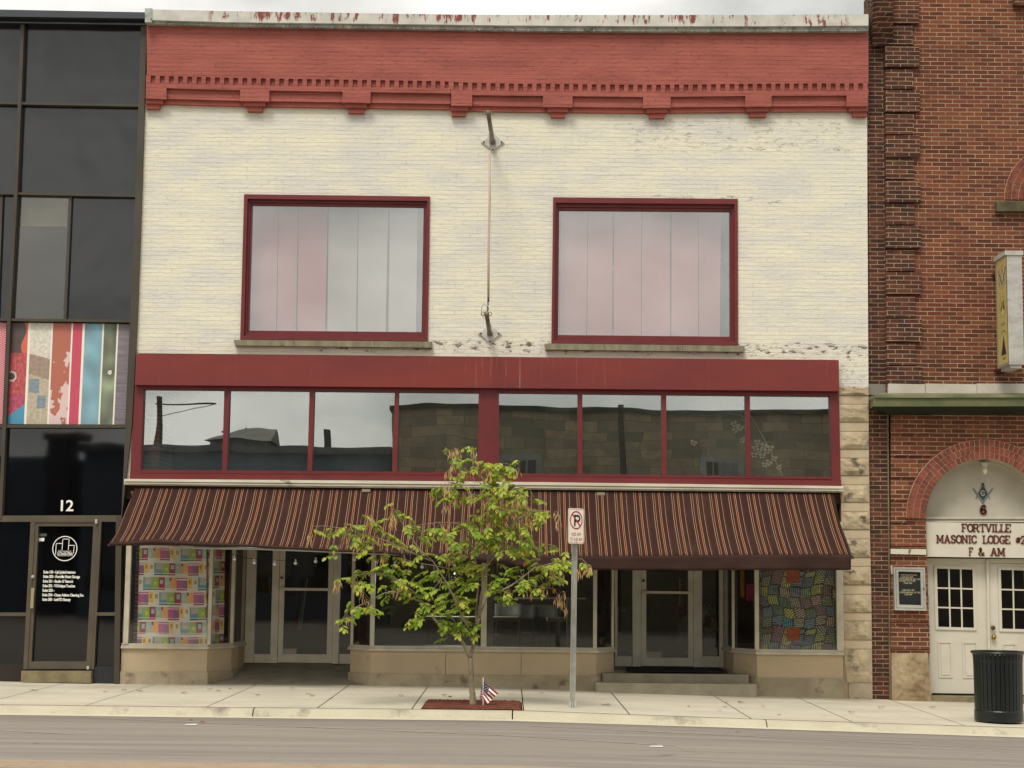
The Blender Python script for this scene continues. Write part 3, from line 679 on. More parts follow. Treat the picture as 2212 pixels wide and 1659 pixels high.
for a, b in ((0, 1), (1, 2), (2, 3), (4, 5), (5, 6), (6, 7)):
    tf.qp([(TG[a][1][0], TG[a][1][1]-1), (TG[b][0][0], TG[b][0][1]-1), (TG[b][3][0], TG[b][3][1]+1), (TG[a][2][0], TG[a][2][1]+1)], -.032, .12)
tf.qp([(281, 1022.4), (1000, 1027.4), (1817, 1037.4), (1817.7, 1049.5), (1000, 1041.5), (280, 1034.5)], -.07, .1)
tfo = tf.build('transom_frame', M_MAROON, B1)
for g in TG:
    m = MB(); m.qp([(g[0][0]-2, g[0][1]-2), (g[1][0]+2, g[1][1]-2), (g[2][0]+2, g[2][1]+2), (g[3][0]-2, g[3][1]+2)], .05, .056); m.build('pane', G_TRAN, tfo)
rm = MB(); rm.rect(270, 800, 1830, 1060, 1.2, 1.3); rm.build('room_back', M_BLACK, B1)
# pale moulding below the transoms, headbox
mb = MB()
for (a0, a1, yf) in ((0, .42, -.15), (.42, .62, -.12), (.62, .8, -.135), (.8, 1.0, -.11)):
    t = [(268, 1034.5), (720, 1037.5), (1172, 1041.5), (1822, 1050)]; b = [(267, 1047), (720, 1052.5), (1172, 1057), (1823, 1063)]
    mb.band([(p[0], lerp(p[1], q_[1], a0)) for p, q_ in zip(t, b)], [(p[0], lerp(p[1], q_[1], a1)) for p, q_ in zip(t, b)], yf, .1)
mb.build('moulding', M_BAR, B1)
mb = MB(); mb.qp([(272, 1046), (1815, 1062), (1815, 1088), (272, 1078)], .03, .3); mb.build('awning_recess', M_AWNP, B1)
# stone pier on the right
blocks = [834.6, 854.5, 873.3, 911.7, 932.2, 970.2, 989.4, 1027.4, 1047.3, 1085, 1105.6, 1143.9, 1164.3, 1204, 1223.7, 1263.5, 1284, 1323.3, 1341.5, 1382.4, 1402, 1475.3, 1510.6]
def pl_(v): return interp([(834, 1812), (1049, 1817), (1280, 1819), (1410, 1822), (1510, 1834)], v) if v > 1040 else 1811
for i, (a, b) in enumerate(zip(blocks[:-1], blocks[1:])):
    rough = i in (0, 2, 4, 6, 8, 10, 12, 14, 16, 18, 20); rough = (i == 0) or (i % 2 == 0 and i < 21)
    rough = i in (0, 2, 4, 6, 8, 10, 12, 14, 16, 18, 20)
    yf = .0 if not rough else -.012
    if i == 21: yf = -.03
    m = MB(); x0, x1 = pl_(a), re_(a); y0, y1 = pl_(b), re_(b)
    if i == 21: y0 = x0 = 1834
    if not rough: m.qp([(x0, a+.5), (x1, a+.5), (y1, b-.5), (y0, b-.5)], yf, .3)
    else:
        nx, nz_ = 14, 12; A = [P(x0, a+.5, yf), P(x1, a+.5, yf), P(y1, b-.5, yf), P(y0, b-.5, yf)]; base = len(m.v)
        for jj in range(nz_+1):
            for ii in range(nx+1):
                s, t = ii/nx, jj/nz_; p = A[0].lerp(A[1], s).lerp(A[3].lerp(A[2], s), t)
                e = min(s, 1-s, t, 1-t)*4; e = min(1, e)
                p.y -= e*(.012+.045*(mnoise.noise(p*7)*.5+.5)+.012*mnoise.noise(p*22)); m.v.append(tuple(p))
        for jj in range(nz_):
            for ii in range(nx):
                k = base+jj*(nx+1)+ii; m.f.append([k, k+1, k+nx+2, k+nx+1]); m.m.append(0)
        m.qp([(x0, a+.5), (x1, a+.5), (y1, b-.5), (y0, b-.5)], yf+.01, .3)
    m.build('stone_block', M_PLINTH if i == 21 else (M_STRO if rough else M_STSM), B1)
mb = MB(); mb.qp([(1812, 833), (1875.3, 833), (1884, 1510), (1824, 1510)], .012, .25); mb.build('pier_core', M_MORT, B1)
# ---- shop front below the awning
def wp(u, y, v=1400): return P(u, v, y).x
DY = 1.5
XL0, XL1 = wp(262, 0), wp(448, 0); XLa, XLb = wp(500, .5), wp(529, DY)
XC0, XC1, XC2, XC3 = wp(757, .38), wp(800, 0), wp(1289, 0), wp(1326, .38)
XR0, XR1 = wp(1635, 0), wp(1822, 0); XRa, XRb = wp(1584, .5), wp(1562, DY)
XD0, XD1 = wp(529, DY), wp(759, DY); XE0, XE1 = wp(1328, DY), wp(1562, DY)
zs = P(1106, 1408, 0).z      # underside of sill
def zline(x, v0, sl=.0095, y=0):   # height of an image-level line at x
    return P(CU+x*143.1, v0+sl*(x*143.1), y).z
ZSB = lambda x: zline(x, 1408.2)
ZST = lambda x: zline(x, 1397.5)
ZPL = lambda x: zline(x, 1458.5, .0105)
zhead = P(1106, 1120, 0).z
runs = [[(XL0, 0), (XL1, 0), (XLa, .5), (XLb, DY)], [(XC0, DY), (XC0, .38), (XC1, 0), (XC2, 0), (XC3, .38), (XC3, DY)], [(XRb, DY), (XRa, .5), (XR0, 0), (XR1, 0)]]
def offs(pts, d):
    out = []
    for i, p in enumerate(pts):
        a = pts[max(0, i-1)]; b = pts[min(len(pts)-1, i+1)]
        ns = []
        for (p0, p1) in ([(pts[i-1], p)] if i > 0 else [])+([(p, pts[i+1])] if i < len(pts)-1 else []):
            dx, dy = p1[0]-p0[0], p1[1]-p0[1]; l = math.hypot(dx, dy); ns.append((dy/l, -dx/l))
        nx = sum(q_[0] for q_ in ns)/len(ns); ny = sum(q_[1] for q_ in ns)/len(ns); l = math.hypot(nx, ny); nx /= l; ny /= l
        k = d/max(.4, nx*ns[0][0]+ny*ns[0][1]); out.append((p[0]+nx*k, p[1]+ny*k))
    return out
def runwall(m, pts, f0, f1, d=0.0, th=.12, gap=0.0):
    o_ = offs(pts, d); i_ = offs(pts, d-th)
    for k in range(len(pts)-1):
        a, b, c, e = o_[k], o_[k+1], i_[k+1], i_[k]
        za0, za1, zb0, zb1 = f0(a[0]), f1(a[0]), f0(b[0]), f1(b[0])
        m.add([(a[0], a[1], za0), (b[0], b[1], zb0), (b[0], b[1], zb1), (a[0], a[1], za1), (e[0], e[1], za0), (c[0], c[1], zb0), (c[0], c[1], zb1), (e[0], e[1], za1)],
              [[0, 1, 2, 3], [3, 2, 6, 7], [4, 7, 6, 5], [0, 4, 5, 1], [0, 3, 7, 4], [1, 5, 6, 2]])
def segpts(a, b, t0, t1): return [(lerp(a[0], b[0], t0), lerp(a[1], b[1], t0)), (lerp(a[0], b[0], t1), lerp(a[1], b[1], t1))]
for r in runs:
    m = MB()
    for k in range(len(r)-1):
        a, b = r[k], r[k+1]; Ln = math.hypot(b[0]-a[0], b[1]-a[1]); nn = 3 if Ln > 2.6 else 1
        if Ln > 1.6 and nn == 1: nn = 1
        for i in range(nn):
            g = .003/Ln; runwall(m, segpts(a, b, i/nn+g, (i+1)/nn-g), ZPL, ZSB, 0.0)
    m.build('bulkhead', M_STONEF, B1)
    m = MB(); runwall(m, r, lambda x: gz(x, 0)-.3, ZPL, .03, .15); m.build('plinth', M_PLINTH, B1)
    m = MB(); runwall(m, r, ZSB, lambda x: ZSB(x)+.03, .045, .2); runwall(m, r, lambda x: ZSB(x)+.03, lambda x: ZSB(x)+.045, .025, .2); runwall(m, r, lambda x: ZSB(x)+.045, ZST, .01, .06)
    m.build('window_sill', M_ALU, B1)
# glazing of the show windows
def show(r, posts, mull, name, gmat, heads=True):
    fr = MB()
    for (x, y, w) in posts: fr.box(x-w/2, x+w/2, y-.03, y+.05, ZST(x)-.01, zhead)
    o_ = offs(r, -.012); 
    runwall(fr, r, lambda x: zhead-.08, lambda x: zhead, .0, .05)
    f = fr.build('window_frame', M_ALU, B1)
    for k in range(len(r)-1):
        cuts = [0]+mull.get(k, [])+[1]
        for a, b in zip(cuts[:-1], cuts[1:]):
            pts = segpts(o_[k], o_[k+1], a, b); g = MB(); runwall(g, pts, lambda x: ZST(x)-.02, lambda x: zhead-.02, 0, .006); g.build('pane', gmat, f)
cm = (wp(1044.5, 0)-XC1)/(XC2-XC1)
show(runs[0], [(wp(271.5, 0), 0, .075), (wp(451.5, 0), .0, .05), (XLa, .5, .05), (XLb-.04, DY, .05)], {}, 'left', G_DISP)
show(runs[1], [(wp(803.5, 0), 0, .065), (wp(1044.5, 0), 0, .085), (wp(1285, 0), 0, .055), (XC0+.02, .38, .04), (XC3-.02, .38, .04)], {2: [cm]}, 'centre', G_SHOP)
show(runs[2], [(XR0, 0, .06), (wp(1815, 0), 0, .10), (XRa, .5, .04), (XRb+.04, DY, .06)], {}, 'right', G_DISP)
mb = MB(); mb.box(wp(1046, .0)+.03, wp(1056, 0)+.06, .10, .25, ZST(0), zhead); mb.build('column', mk('pale round column', (150, 146, 134), rough=.6), B1)
# header above doors / ceiling of the recess
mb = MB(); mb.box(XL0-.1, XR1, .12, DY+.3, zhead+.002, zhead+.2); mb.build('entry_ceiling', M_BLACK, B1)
# recessed doors
M_ALUD = mk('brightened door aluminium', (228, 221, 202), (212, 204, 184), sc=4, rough=.45, spec=.5, fine=.05)  # aluminium copy with lighter colour to offset the shade under the awning
def entry(x0, side0, post0, d0, d1, post1, side1, x1, vthr, vbr, vsb, vbar, vbart):
    zt = zhead
    zf = lambda v, u: P(u, v, DY).z
    um = (d0+d1)/2; z0 = zf(vthr, um)
    X = lambda u: wp(u, DY)
    fr = MB()
    for a, b in ((x0, side0), (post0[0], post0[1]), (post1[0], post1[1]), (side1, x1)):
        if X(b)-X(a) > .005: fr.box(X(a), X(b), DY-.05, DY+.06, z0, zt)
    fr.box(X(x0), X(x1), DY-.03, DY+.05, zt-.09, zt)
    f = fr.build('door_frame', M_ALUD, B1)
    for a, b in ((side0, post0[0]), (post1[1], side1)):
        m = MB(); m.box(X(a)+.003, X(b)-.003, DY-.02, DY+.04, z0, zf(vsb, (a+b)/2)); m.build('sidelight_panel', M_ALUD, f)
        m = MB(); m.box(X(a), X(b), DY, DY+.006, zf(vsb, (a+b)/2), zt-.1); m.build('sidelight_pane', G_SHOP, f)
    a, b = X(post0[1]), X(post1[0]); dr = MB(); st = .085
    zb = zf(vbr, um); dr.box(a+.006, a+st, DY-.035, DY+.01, z0+.01, zt-.10); dr.box(b-st, b-.006, DY-.035, DY+.01, z0+.01, zt-.10)
    dr.box(a+st, b-st, DY-.033, DY+.008, z0+.01, zb); dr.box(a+st, b-st, DY-.033, DY+.008, zt-.2, zt-.101)
    d = dr.build('door', M_ALUD, B1)
    m = MB(); m.box(a+st, b-st, DY-.01, DY-.004, zb, zt-.2); m.build('pane', G_SHOP, d)
    m = MB(); m.box(a+.02, b-.02, DY-.085, DY-.06, zf(vbar, um), zf(vbart, um)); m.box(a+.03, a+.05, DY-.06, DY-.034, zf(vbar, um), zf(vbart, um)); m.box(b-.05, b-.03, DY-.06, DY-.034, zf(vbar, um), zf(vbart, um))
    m.build('push_bar', M_ALUD, d)
    m = MB(); c = Vector((a+.04, DY-.05, zf(vbar, um)+.2)); m.ball(c, .022, 8, 5); m.build('lock', M_BOLT, d)
    return f, z0, X
f1, zL, XF = entry(529, 549, (585, 600), 600, 718, (718, 732), 759, 759.5, 1432.6, 1413, 1413, 1276, 1270)
f2, zR, XF = entry(1328, 1333, (1366, 1384), 1385, 1498, (1498, 1516), 1554, 1562, 1440, 1420.7, 1417.7, 1282.5, 1277)
# mail label plates low on each door
mb = MB(); m1 = [(601, 1401), (641, 1401), (640, 1412.5), (600, 1412.5)]; mb.qp(m1, DY-.018, DY-.012); o = mb.build('door_notice', M_WHITED, B1)
mb = MB(); mb.qp([(1387, 1408), (1429, 1408.5), (1429, 1420), (1387, 1419.5)], DY-.018, DY-.012); mb.build('door_notice', M_WHITED, B1)
# door lettering
mb = MB()
for (s, u0, u1, v) in (('Happy', 553, 560, 1214), ('Sewing Machine', 553, 580, 1224)): add_text(mb, s, u0, u1, v+3, v, DY-.012, .0)
for (s, u0, u1, v) in (('Sewing Machine', 1337, 1364, 1218),): add_text(mb, s, u0, u1, v+3.4, v, DY-.012)
# ramp on the left, steps on the right
mb = MB(); xa, xb = XL1, XC1
mb.add([(XL1, 0, gz(XL1, 0)+.002), (XC1, 0, gz(XC1, 0)+.002), (XC0+.1, .4, lerp(gz(xb, 0), zL, .27)), (XLa-.1, .4, lerp(gz(xa, 0), zL, .27)), (XLb-.1, DY+.1, zL), (XC0+.1, DY+.1, zL)], [[0, 1, 2, 3], [3, 2, 5, 4]])
mb.build('entry_ramp', M_CONC, B1)
st = thing('entry_steps', 'two grey concrete steps rising to the right hand shop door', 'steps', P(1460, 1500, -.3))
sx0, sx1 = wp(1286, -.33), wp(1636.5, -.33); z1 = P(1460, 1477, -.33).z; z2 = P(1460, 1456, 0).z
def roundbox(x0, x1, y0, y1, z0, z1, r=.06, n=4):
    pts = []
    for k in range(n+1): a = pi/2*k/n; pts.append((x0+r-r*cos(a), y0+r-r*sin(a)))
    for k in range(n+1): a = pi/2*k/n; pts.append((x1-r+r*sin(a), y0+r-r*cos(a)))
    pts += [(x1, y1), (x0, y1)]
    m = MB(); m.pris([(x, y, z0) for x, y in pts], (0, 0, z1-z0-.012)); ins = [(lerp(x, (x0+x1)/2, .004), lerp(y, (y0+y1)/2, .02)) for x, y in pts]
    nn = len(pts); m.add([(x, y, z1-.012) for x, y in pts]+[(x, y, z1) for x, y in ins], [[i, (i+1) % nn, nn+(i+1) % nn, nn+i] for i in range(nn)]+[list(range(nn, 2*nn))]); return m
roundbox(sx0, sx1, -.33, .25, -.35, z1).build('step', M_CONC, st)
roundbox(wp(1301, -.02), wp(1619, -.02), -.02, .6, z1-.1, z2).build('step', M_CONC, st)
mb = MB(); mb.box(XC3-.1, XRa+.1, .55, DY+.1, -.2, z2+.012); mb.build('landing', M_CONC, st)
mt_ = MB(); zz = z2+.02; mt_.pris([(wp(1352, .15), .12, zz), (wp(1572, .15), .12, zz), (wp(1552, 1.2), 1.2, zz), (wp(1352, 1.2), 1.2, zz)], (0, 0, .012))
tag(mt_.build('doormat', mk('black rubber mat', (34, 28, 26), rough=.9)), 'long black doormat lying on the landing at the right hand shop door', 'doormat')
# shop interior shell
zc = zhead+.15; mb = MB()
x0, x1 = xl+.36, xr-.36
mb.box(x0, x1, 8.0, 8.1, -.2, zc+.6); mb.build('rear_wall', M_INT, B1)
mb = MB(); mb.box(x0, x1, DY+.12, 8.0, -.1, .24); mb.pris([(x0, .12, -.1), (XL1-.06, .12, -.1), (XLa-.14, .55, -.1), (XLb-.14, DY+.1, -.1), (x0, DY+.1, -.1)], (0, 0, ZST(-5)-.05+.1)); mb.pris([(XC0+.14, .5, -.1), (XC1+.06, .14, -.1), (XC2-.06, .14, -.1), (XC3-.14, .5, -.1), (XC3-.14, DY+.1, -.1), (XC0+.14, DY+.1, -.1)], (0, 0, ZST(0)-.05+.1)); mb.pris([(x1, .12, -.1), (XR0+.06, .12, -.1), (XRa+.14, .55, -.1), (XRb+.14, DY+.1, -.1), (x1, DY+.1, -.1)], (0, 0, ZST(5)-.05+.1)); mb.build('floor', M_INTF, B1)
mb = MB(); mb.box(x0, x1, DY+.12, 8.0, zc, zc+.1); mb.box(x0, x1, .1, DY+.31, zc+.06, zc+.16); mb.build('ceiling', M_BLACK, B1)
for xx in (XF(525)-.15, wp(770, DY)): pass
for a_, b_, y_, z_ in ((XC0+.12, XC0+.35, .5, ZST(0)-.05), (XC3-.3, XC3-.14, .5, ZST(0)-.05), (XLb-.3, XLb-.12, 1.2, .3)):
    mb = MB(); mb.box(a_, b_, y_, y_+.06, z_, zc); mb.build('pilaster', M_WOODR, B1)
#@@AWNING
# ------------------------------------------------------------------ awning
AY = -1.42
def awn_mat():
    m = bpy.data.materials.new('striped awning canvas'); n = N(nodes(m))
    g = n('ShaderNodeNewGeometry'); sp = n('ShaderNodeSeparateXYZ', {0: g.outputs['Position']})
    f = n.math('FRACT', n.math('DIVIDE', n.math('ADD', sp.outputs[0], 20.03), .284))
    cr = n('ShaderNodeValToRGB', {0: f}); e = cr.color_ramp; e.interpolation = 'CONSTANT'
    br = (58, 36, 29); w = (190, 154, 124); o_ = (172, 106, 68); rd = (78, 42, 33); dr = (76, 40, 34)
    st = [(0, w), (.017, br), (.035, rd), (.070, br), (.105, w), (.121, br), (.276, rd), (.286, o_), (.324, rd), (.334, br), (.375, w), (.391, br), (.60, w), (.616, br), (.66, dr), (.70, br)]
    for i, (p, c) in enumerate(st):
        el = e.elements[i] if i < 2 else e.elements.new(p)
        el.position = p; el.color = L(c)
    col = n.mix(n.ramp(n.noise(n.pos(), 2, 5), .5, .75, 0, .25), cr.outputs[0], L((84, 62, 54)))
    w2 = n.noise(n.pos(), 90, 2); col = n.mix(n.ramp(w2, .3, .8, 0, .3), col, L((44, 26, 24)))
    b = n('ShaderNodeBsdfPrincipled', {'Base Color': col, 'Roughness': .9, 'Specular IOR Level': .15}); n.out(b.outputs[0]); return m
M_AWN = awn_mat()
FE = [(238, 1173), (339, 1165), (450, 1172), (553, 1178), (724, 1187), (830, 1191), (1000, 1197), (1120, 1200), (1263, 1202), (1500, 1200), (1673, 1198), (1836, 1198)]
VB = [(238, 1178), (339, 1177), (450, 1180), (553, 1182), (724, 1191), (830, 1196), (940, 1204), (1040, 1215), (1150, 1226), (1265, 1231), (1500, 1232), (1673, 1231.5), (1838, 1231)]
aw = thing('striped_awning', 'long brown canvas awning with orange and cream stripes over the shop front', 'awning', P(1040, 1070, -.1))
nx, ny = 120, 12; mb = MB()
XA0, XA1 = P(291, 1060, -.08).x, P(1800, 1070, -.08).x
XF0, XF1 = P(238, 1173, AY).x, P(1836, 1198, AY).x
for j in range(ny+1):
    t = j/ny
    for i in range(nx+1):
        s = i/nx
        xt = lerp(XA0, XA1, s); xf = lerp(XF0, XF1, s)
        ut = lerp(291, 1800, s); zt_ = P(ut, lerp(1055, 1067, s), -.08).z
        uf = lerp(238, 1836, s); pf = P(uf, interp(FE, uf), AY)
        x = lerp(xt, xf, t); y = lerp(-.08, AY, t); z = lerp(zt_, pf.z, t)
        sag = sin(pi*t)*(.08+.05*mnoise.noise(Vector((x*.8, t*2, 3)))+.012*mnoise.noise(Vector((x*4, t*3, 7))))
        z -= sag*.8; y += sag*.5
        x += .018*mnoise.noise(Vector((x*1.5, t*3, 9)))+.006*mnoise.noise(Vector((x*5, t*8, 2)))
        mb.v.append((x, y, z))
for j in range(ny):
    for i in range(nx):
        a = j*(nx+1)+i; mb.f.append([a, a+1, a+nx+2, a+nx+1]); mb.m.append(0)
canopy = mb.build('canopy', M_AWN, aw, smooth=True)
sm = canopy.modifiers.new('thick', 'SOLIDIFY'); sm.thickness = .006
mb = MB(); nx = 140
for j in range(6):
    t = j/5
    for i in range(nx+1):
        u = lerp(238, 1838, i/nx); v0 = interp(FE, u); v1 = interp(VB, u); p = P(u, lerp(v0, v1, t), AY-.012)
        p.y -= .05*t*mnoise.noise(Vector((p.x*1.3, 0, 5)))+.03*t*mnoise.noise(Vector((p.x*4, t*2, 1))); p.z += .010*t*mnoise.noise(Vector((p.x*2.5, 8, 1)))
        if u < 1100: p.y += -.06*sin(t*pi)
        mb.v.append(tuple(p))
for j in range(5):
    for i in range(nx): a = j*(nx+1)+i; mb.f.append([a, a+1, a+nx+2, a+nx+1]); mb.m.append(0)
va = mb.build('valance', M_AWNP, aw, smooth=True); sm = va.modifiers.new('thick', 'SOLIDIFY'); sm.thickness = .006
mb = MB(); mb.tube([P(u, v, AY+.03) for u, v in ((420, 1183), (553, 1184.5), (724, 1191), (900, 1198), (1062, 1206))], .022, 8)
mb.build('front_bar', mk('pale galvanised tube', (170, 172, 164), rough=.4, metal=.3), aw, smooth=True)
for u0, v0, u1, v1 in ((285, 1110, 238, 1175), (1806, 1112, 1840, 1203)):
    mb = MB(); a = P(u0, v0, .0); b = P(u1, v1, AY); mb.tube([a, b], .018, 8); mb.tube([b+Vector((0, -.02, .0)), b+Vector((0, -.02, -.03))], .03, 8); mb.build('side_arm', M_BOLT, aw)
for u, v in ((791, 1060), (1298, 1067)):
    mb = MB(); mb.rect(u-9, v-3.5, u+9, v+2.8, -.15, -.05); mb.build('maker_label', mk('beige label plate', (150, 138, 112), rough=.5) if u < 800 else MATS['beige label plate'], aw)
mb = MB()
for k in range(7):
    c = P(286+2*sin(k*1.4), 1064+k*7, -.03); mb.ball(c, .028-.001*k, 8, 6)
mb.build('scroll_bracket', mk('tarnished bracket', (120, 108, 90), rough=.5), aw, smooth=True)
# string of bulbs
sl_ = thing('string_lights', 'string of clear glass bulbs hanging below the left half of the awning', 'string lights', P(700, 1200, -1.1))
BU = [(506.7, 1199), (549.4, 1207), (593.3, 1210), (638.6, 1208), (682, 1204), (723.4, 1196), (766, 1200), (811.4, 1204), (853, 1212), (912, 1216), (982, 1212)]
mb = MB(); pts = []
for (a, b) in zip(BU[:-1], BU[1:]):
    for k in range(4):
        t = k/4; pts.append(P(lerp(a[0], b[0], t), lerp(a[1], b[1], t)+1.5*sin(pi*t), -1.1))
mb.tube([P(470, 1187, -1.1)]+pts, .004, 5); mb.build('cable', M_BLACK, sl_)
M_BULB = bpy.data.materials.new('clear bulb'); n_ = N(nodes(M_BULB)); n_.out(n_('ShaderNodeBsdfPrincipled', {'Base Color': (.75, .77, .74, 1), 'Roughness': .08, 'Specular IOR Level': .8, 'Alpha': .75}).outputs[0])
for u, v in BU:
    c = P(u, v, -1.1); mb = MB(); mb.ball(c+Vector((0, 0, -.055)), .026, 10, 7); b = mb.build('bulb', M_BULB, sl_, smooth=True)
    mb = MB(); mb.tube([c, c+Vector((0, 0, -.038))], .012, 8); mb.build('socket', M_GALV, b)
# ------------------------------------------------------------------ cloths in the show windows
M_CLOTH = attr_mat('printed cloth')
TIL = [('pink', .20), ('gold', .09), ('cream', .11), ('blueL', .16), ('green', .14), ('mag', .12), ('teal', .10), ('orange', .13)]
PALT = dict(cream=(214, 208, 190), pink=(190, 96, 142), gold=(222, 190, 104), blue=(104, 154, 172), green=(146, 180, 78), mag=(166, 58, 92), teal=(150, 190, 188), orange=(224, 170, 112), dgreen=(96, 136, 72), pale=(216, 212, 198), plum=(146, 100, 140), lime=(196, 204, 90), peach=(216, 168, 136))
def cloth1(s, t):
    rows = 8.7; r = t*rows; ri = int(r); fy = r-ri; off = [0, .45, .62, .1, .3][ri % 5]*1.05
    x = (s*1.3+off) % 1.05; acc = 0
    for nm, wd in TIL:
        if x < acc+wd: fx = (x-acc)/wd; break
        acc += wd
    else: nm = 'cream'; fx = .5
    pc = PALT
    if ri % 2 == 1 and False: return pc['pale']
    if fy > .72:
        return pc['pale'] if fy < .77 or fy > .85 or nm not in ('pink', 'mag', 'green', 'blueL') else {'pink': pc['mag'], 'mag': pc['mag'], 'green': pc['dgreen'], 'blueL': (60, 90, 110)}[nm]
    fy /= .72
    if nm == 'pink':
        if .12 < fy < .20: return pc['pale']
        if fx > .5 and fy > .3: return pc['plum'] if int(fx*12) % 2 else (140, 110, 140)
        return pc['pink']
    if nm == 'gold': return pc['gold'] if (fx-.5)**2+(fy-.4)**2 > .05 else (184, 130, 40)
    if nm == 'cream': return (196, 150, 40) if .3 < fx < .75 and .2 < fy < .6 else pc['pale']
    if nm == 'blueL':
        if fx < .2 or fy > .66: return pc['blue']
        return pc['peach'] if .35 < fx < .6 and .4 < fy < .62 else (176, 176, 162)
    if nm == 'green':
        if .4 < fx < .8 and .45 < fy < .75: return pc['lime']
        return pc['green'] if fx > .7 or fy > .55 else (156, 176, 110)
    if nm == 'mag': return pc['teal'] if .28 < fx < .75 and .2 < fy < .62 else pc['mag']
    if nm == 'teal': return pc['gold'] if (fx-.4)**2+(fy-.55)**2 < .05 else pc['teal']
    return pc['orange'] if fx > .3 or fy > .3 else (168, 60, 60)
def surf_from(px, y, amp=.02, fr=9, ph=0):
    A = [P(u, v, y) for u, v in px]
    def f(s, t):
        p = A[0].lerp(A[1], s).lerp(A[3].lerp(A[2], s), t)
        p.y += amp*(sin(s*fr+ph+t*1.5)+.5*sin(s*fr*2.3+t*2)); p.z += amp*.2*sin(s*7)
        return p
    return f
o = paint('window_cloth', surf_from([(303, 1120), (445, 1122), (447, 1398), (294.5, 1398)], .14), 110, 190, cloth1, M_CLOTH)
tag(o, 'white cloth printed with pink, green and blue squares hung in the left show window', 'cloth')
a = offs(runs[0], -.13)
def sf(s, t):
    x = lerp(a[1][0], a[2][0], s*.93+.03); y = lerp(a[1][1], a[2][1], s*.93+.03)
    return Vector((x+.012*sin(s*11+t*3), y, lerp(zhead-.02, ZST(x)-.02, t)))
o = paint('window_cloth', sf, 60, 190, lambda s, t: cloth1(s*.45+.9, t), M_CLOTH); tag(o, 'narrower strip of the pink and green square print behind the angled left pane', 'cloth')
QB = [(122, 126, 108), (92, 104, 110), (104, 122, 92), (118, 92, 100), (138, 144, 80), (98, 114, 128), (104, 82, 76), (86, 108, 90), (132, 126, 114), (150, 152, 92)]
def quilt(s, t):
    W_ = 7.0; x = s*W_; y = (t*13) % 5.6
    x += .22*sin(y*1.12)+.38*((math.floor(y)*37 % 5)/5-.4); y2 = y+.16*sin(x*1.3)+.30*((math.floor(x)*53 % 7)/7-.4)
    if .36 < s < .54 and (.385 < t < .485 or .815 < t < .915): 
        k = mnoise.noise(Vector((s*60, t*90, 1))); return (150, 66, 26) if k < .25 else (84, 36, 20)
    ix, iy = math.floor(x), math.floor(y2); h = (ix*73+iy*151+((ix*iy) % 7)*31) % 97
    ang = [0, 90, 45, 135, 90, 0, 60][h % 7]; fx, fy = x-ix, y2-iy
    if min(fx, fy) < .09: return (14, 13, 13)
    q_ = (fx*cos(radians(ang))+fy*sin(radians(ang)))*5.5; c = QB[h % 10]
    if h % 13 == 3: return (84, 30, 58) if (q_ % 1) > .45 else (168, 164, 140)
    if h % 29 == 5: c = (60, 124, 128)
    if (q_ % 1) < .34: return (20, 19, 19)
    return c if (q_ % 1) < .62 else tuple(v*1.18 for v in c)
o = paint('patchwork_cloth', surf_from([(1640, 1120), (1800, 1122), (1803.5, 1410), (1641, 1408)], .14, .012, 6), 150, 260, quilt, M_CLOTH)
tag(o, 'dark cloth printed with a hatched patchwork pattern filling the right show window', 'cloth')
def sf2(s, t):
    k = .62-.45*(t**2.2); s2 = 1-s*k*.5; x = lerp(XRa, XR0, s2)+.10; y = lerp(.5, 0, s2)+.12
    return Vector((x, y+.03*sin(t*6), lerp(zhead-.02, ZST(x)-.02, t)))
o = paint('patchwork_cloth', sf2, 40, 200, lambda s, t: quilt(s*.25+.7, t), M_CLOTH); tag(o, 'drawn aside edge of the hatched cloth behind the angled right pane', 'cloth')
mb = MB(); pts = [P(1804+3.5*sin(k*.5)*(1 if k < 9 else .3), 1263+k*2.1, .08) for k in range(16)]
mb.tube(pts, .010, 6); tag(mb.build('loop_handle', mk('pale pink plastic', (196, 160, 136), rough=.4)), 'small pale loop hanging at the right edge of the right show window', 'loop')
# blinds: paper strips behind the upper windows
def strips(name, lab, Gq, cuts, tones):
    t = thing(name, lab, 'blind', P((Gq[3][0]+Gq[2][0])/2, Gq[3][1], .2))
    for k, (a, b) in enumerate(cuts):
        top = [(lerp(Gq[0][0], Gq[1][0], x), lerp(Gq[0][1], Gq[1][1], x)-6) for x in (a[0], b[0])]
        bot = [(lerp(Gq[3][0], Gq[2][0], x), lerp(Gq[3][1], Gq[2][1], x)+6) for x in (a[1], b[1])]
        m = MB(); A = [P(*top[0], .2), P(*top[1], .2), P(*bot[1], .2), P(*bot[0], .2)]
        for jj in range(13):
            for ii in range(5):
                p = A[0].lerp(A[1], ii/4).lerp(A[3].lerp(A[2], ii/4), jj/12); p.y += .12+.008*sin(ii*1.5+k)+.006*sin(jj*.6+k*2); m.v.append(tuple(p))
        for jj in range(12):
            for ii in range(4): q0 = jj*5+ii; m.f.append([q0, q0+1, q0+6, q0+5]); m.m.append(0)
        m.build('strip', tones[k], t, smooth=True)
    return t
M_PK = mk('pink white panel', (244, 172, 172), (240, 162, 166), sc=1, rough=.8, fine=.02); M_WP = mk('white panel', (236, 226, 218), (230, 220, 212), sc=1, rough=.8, fine=.02)
def clips(pts, par):
    for u, v in pts: m = MB(); m.rect(u-2, v-5, u+2, v+5, .30, .305); m.build('clip', M_CLIP, par)
M_CLIP = mk('pale green clip', (176, 190, 178), rough=.6)
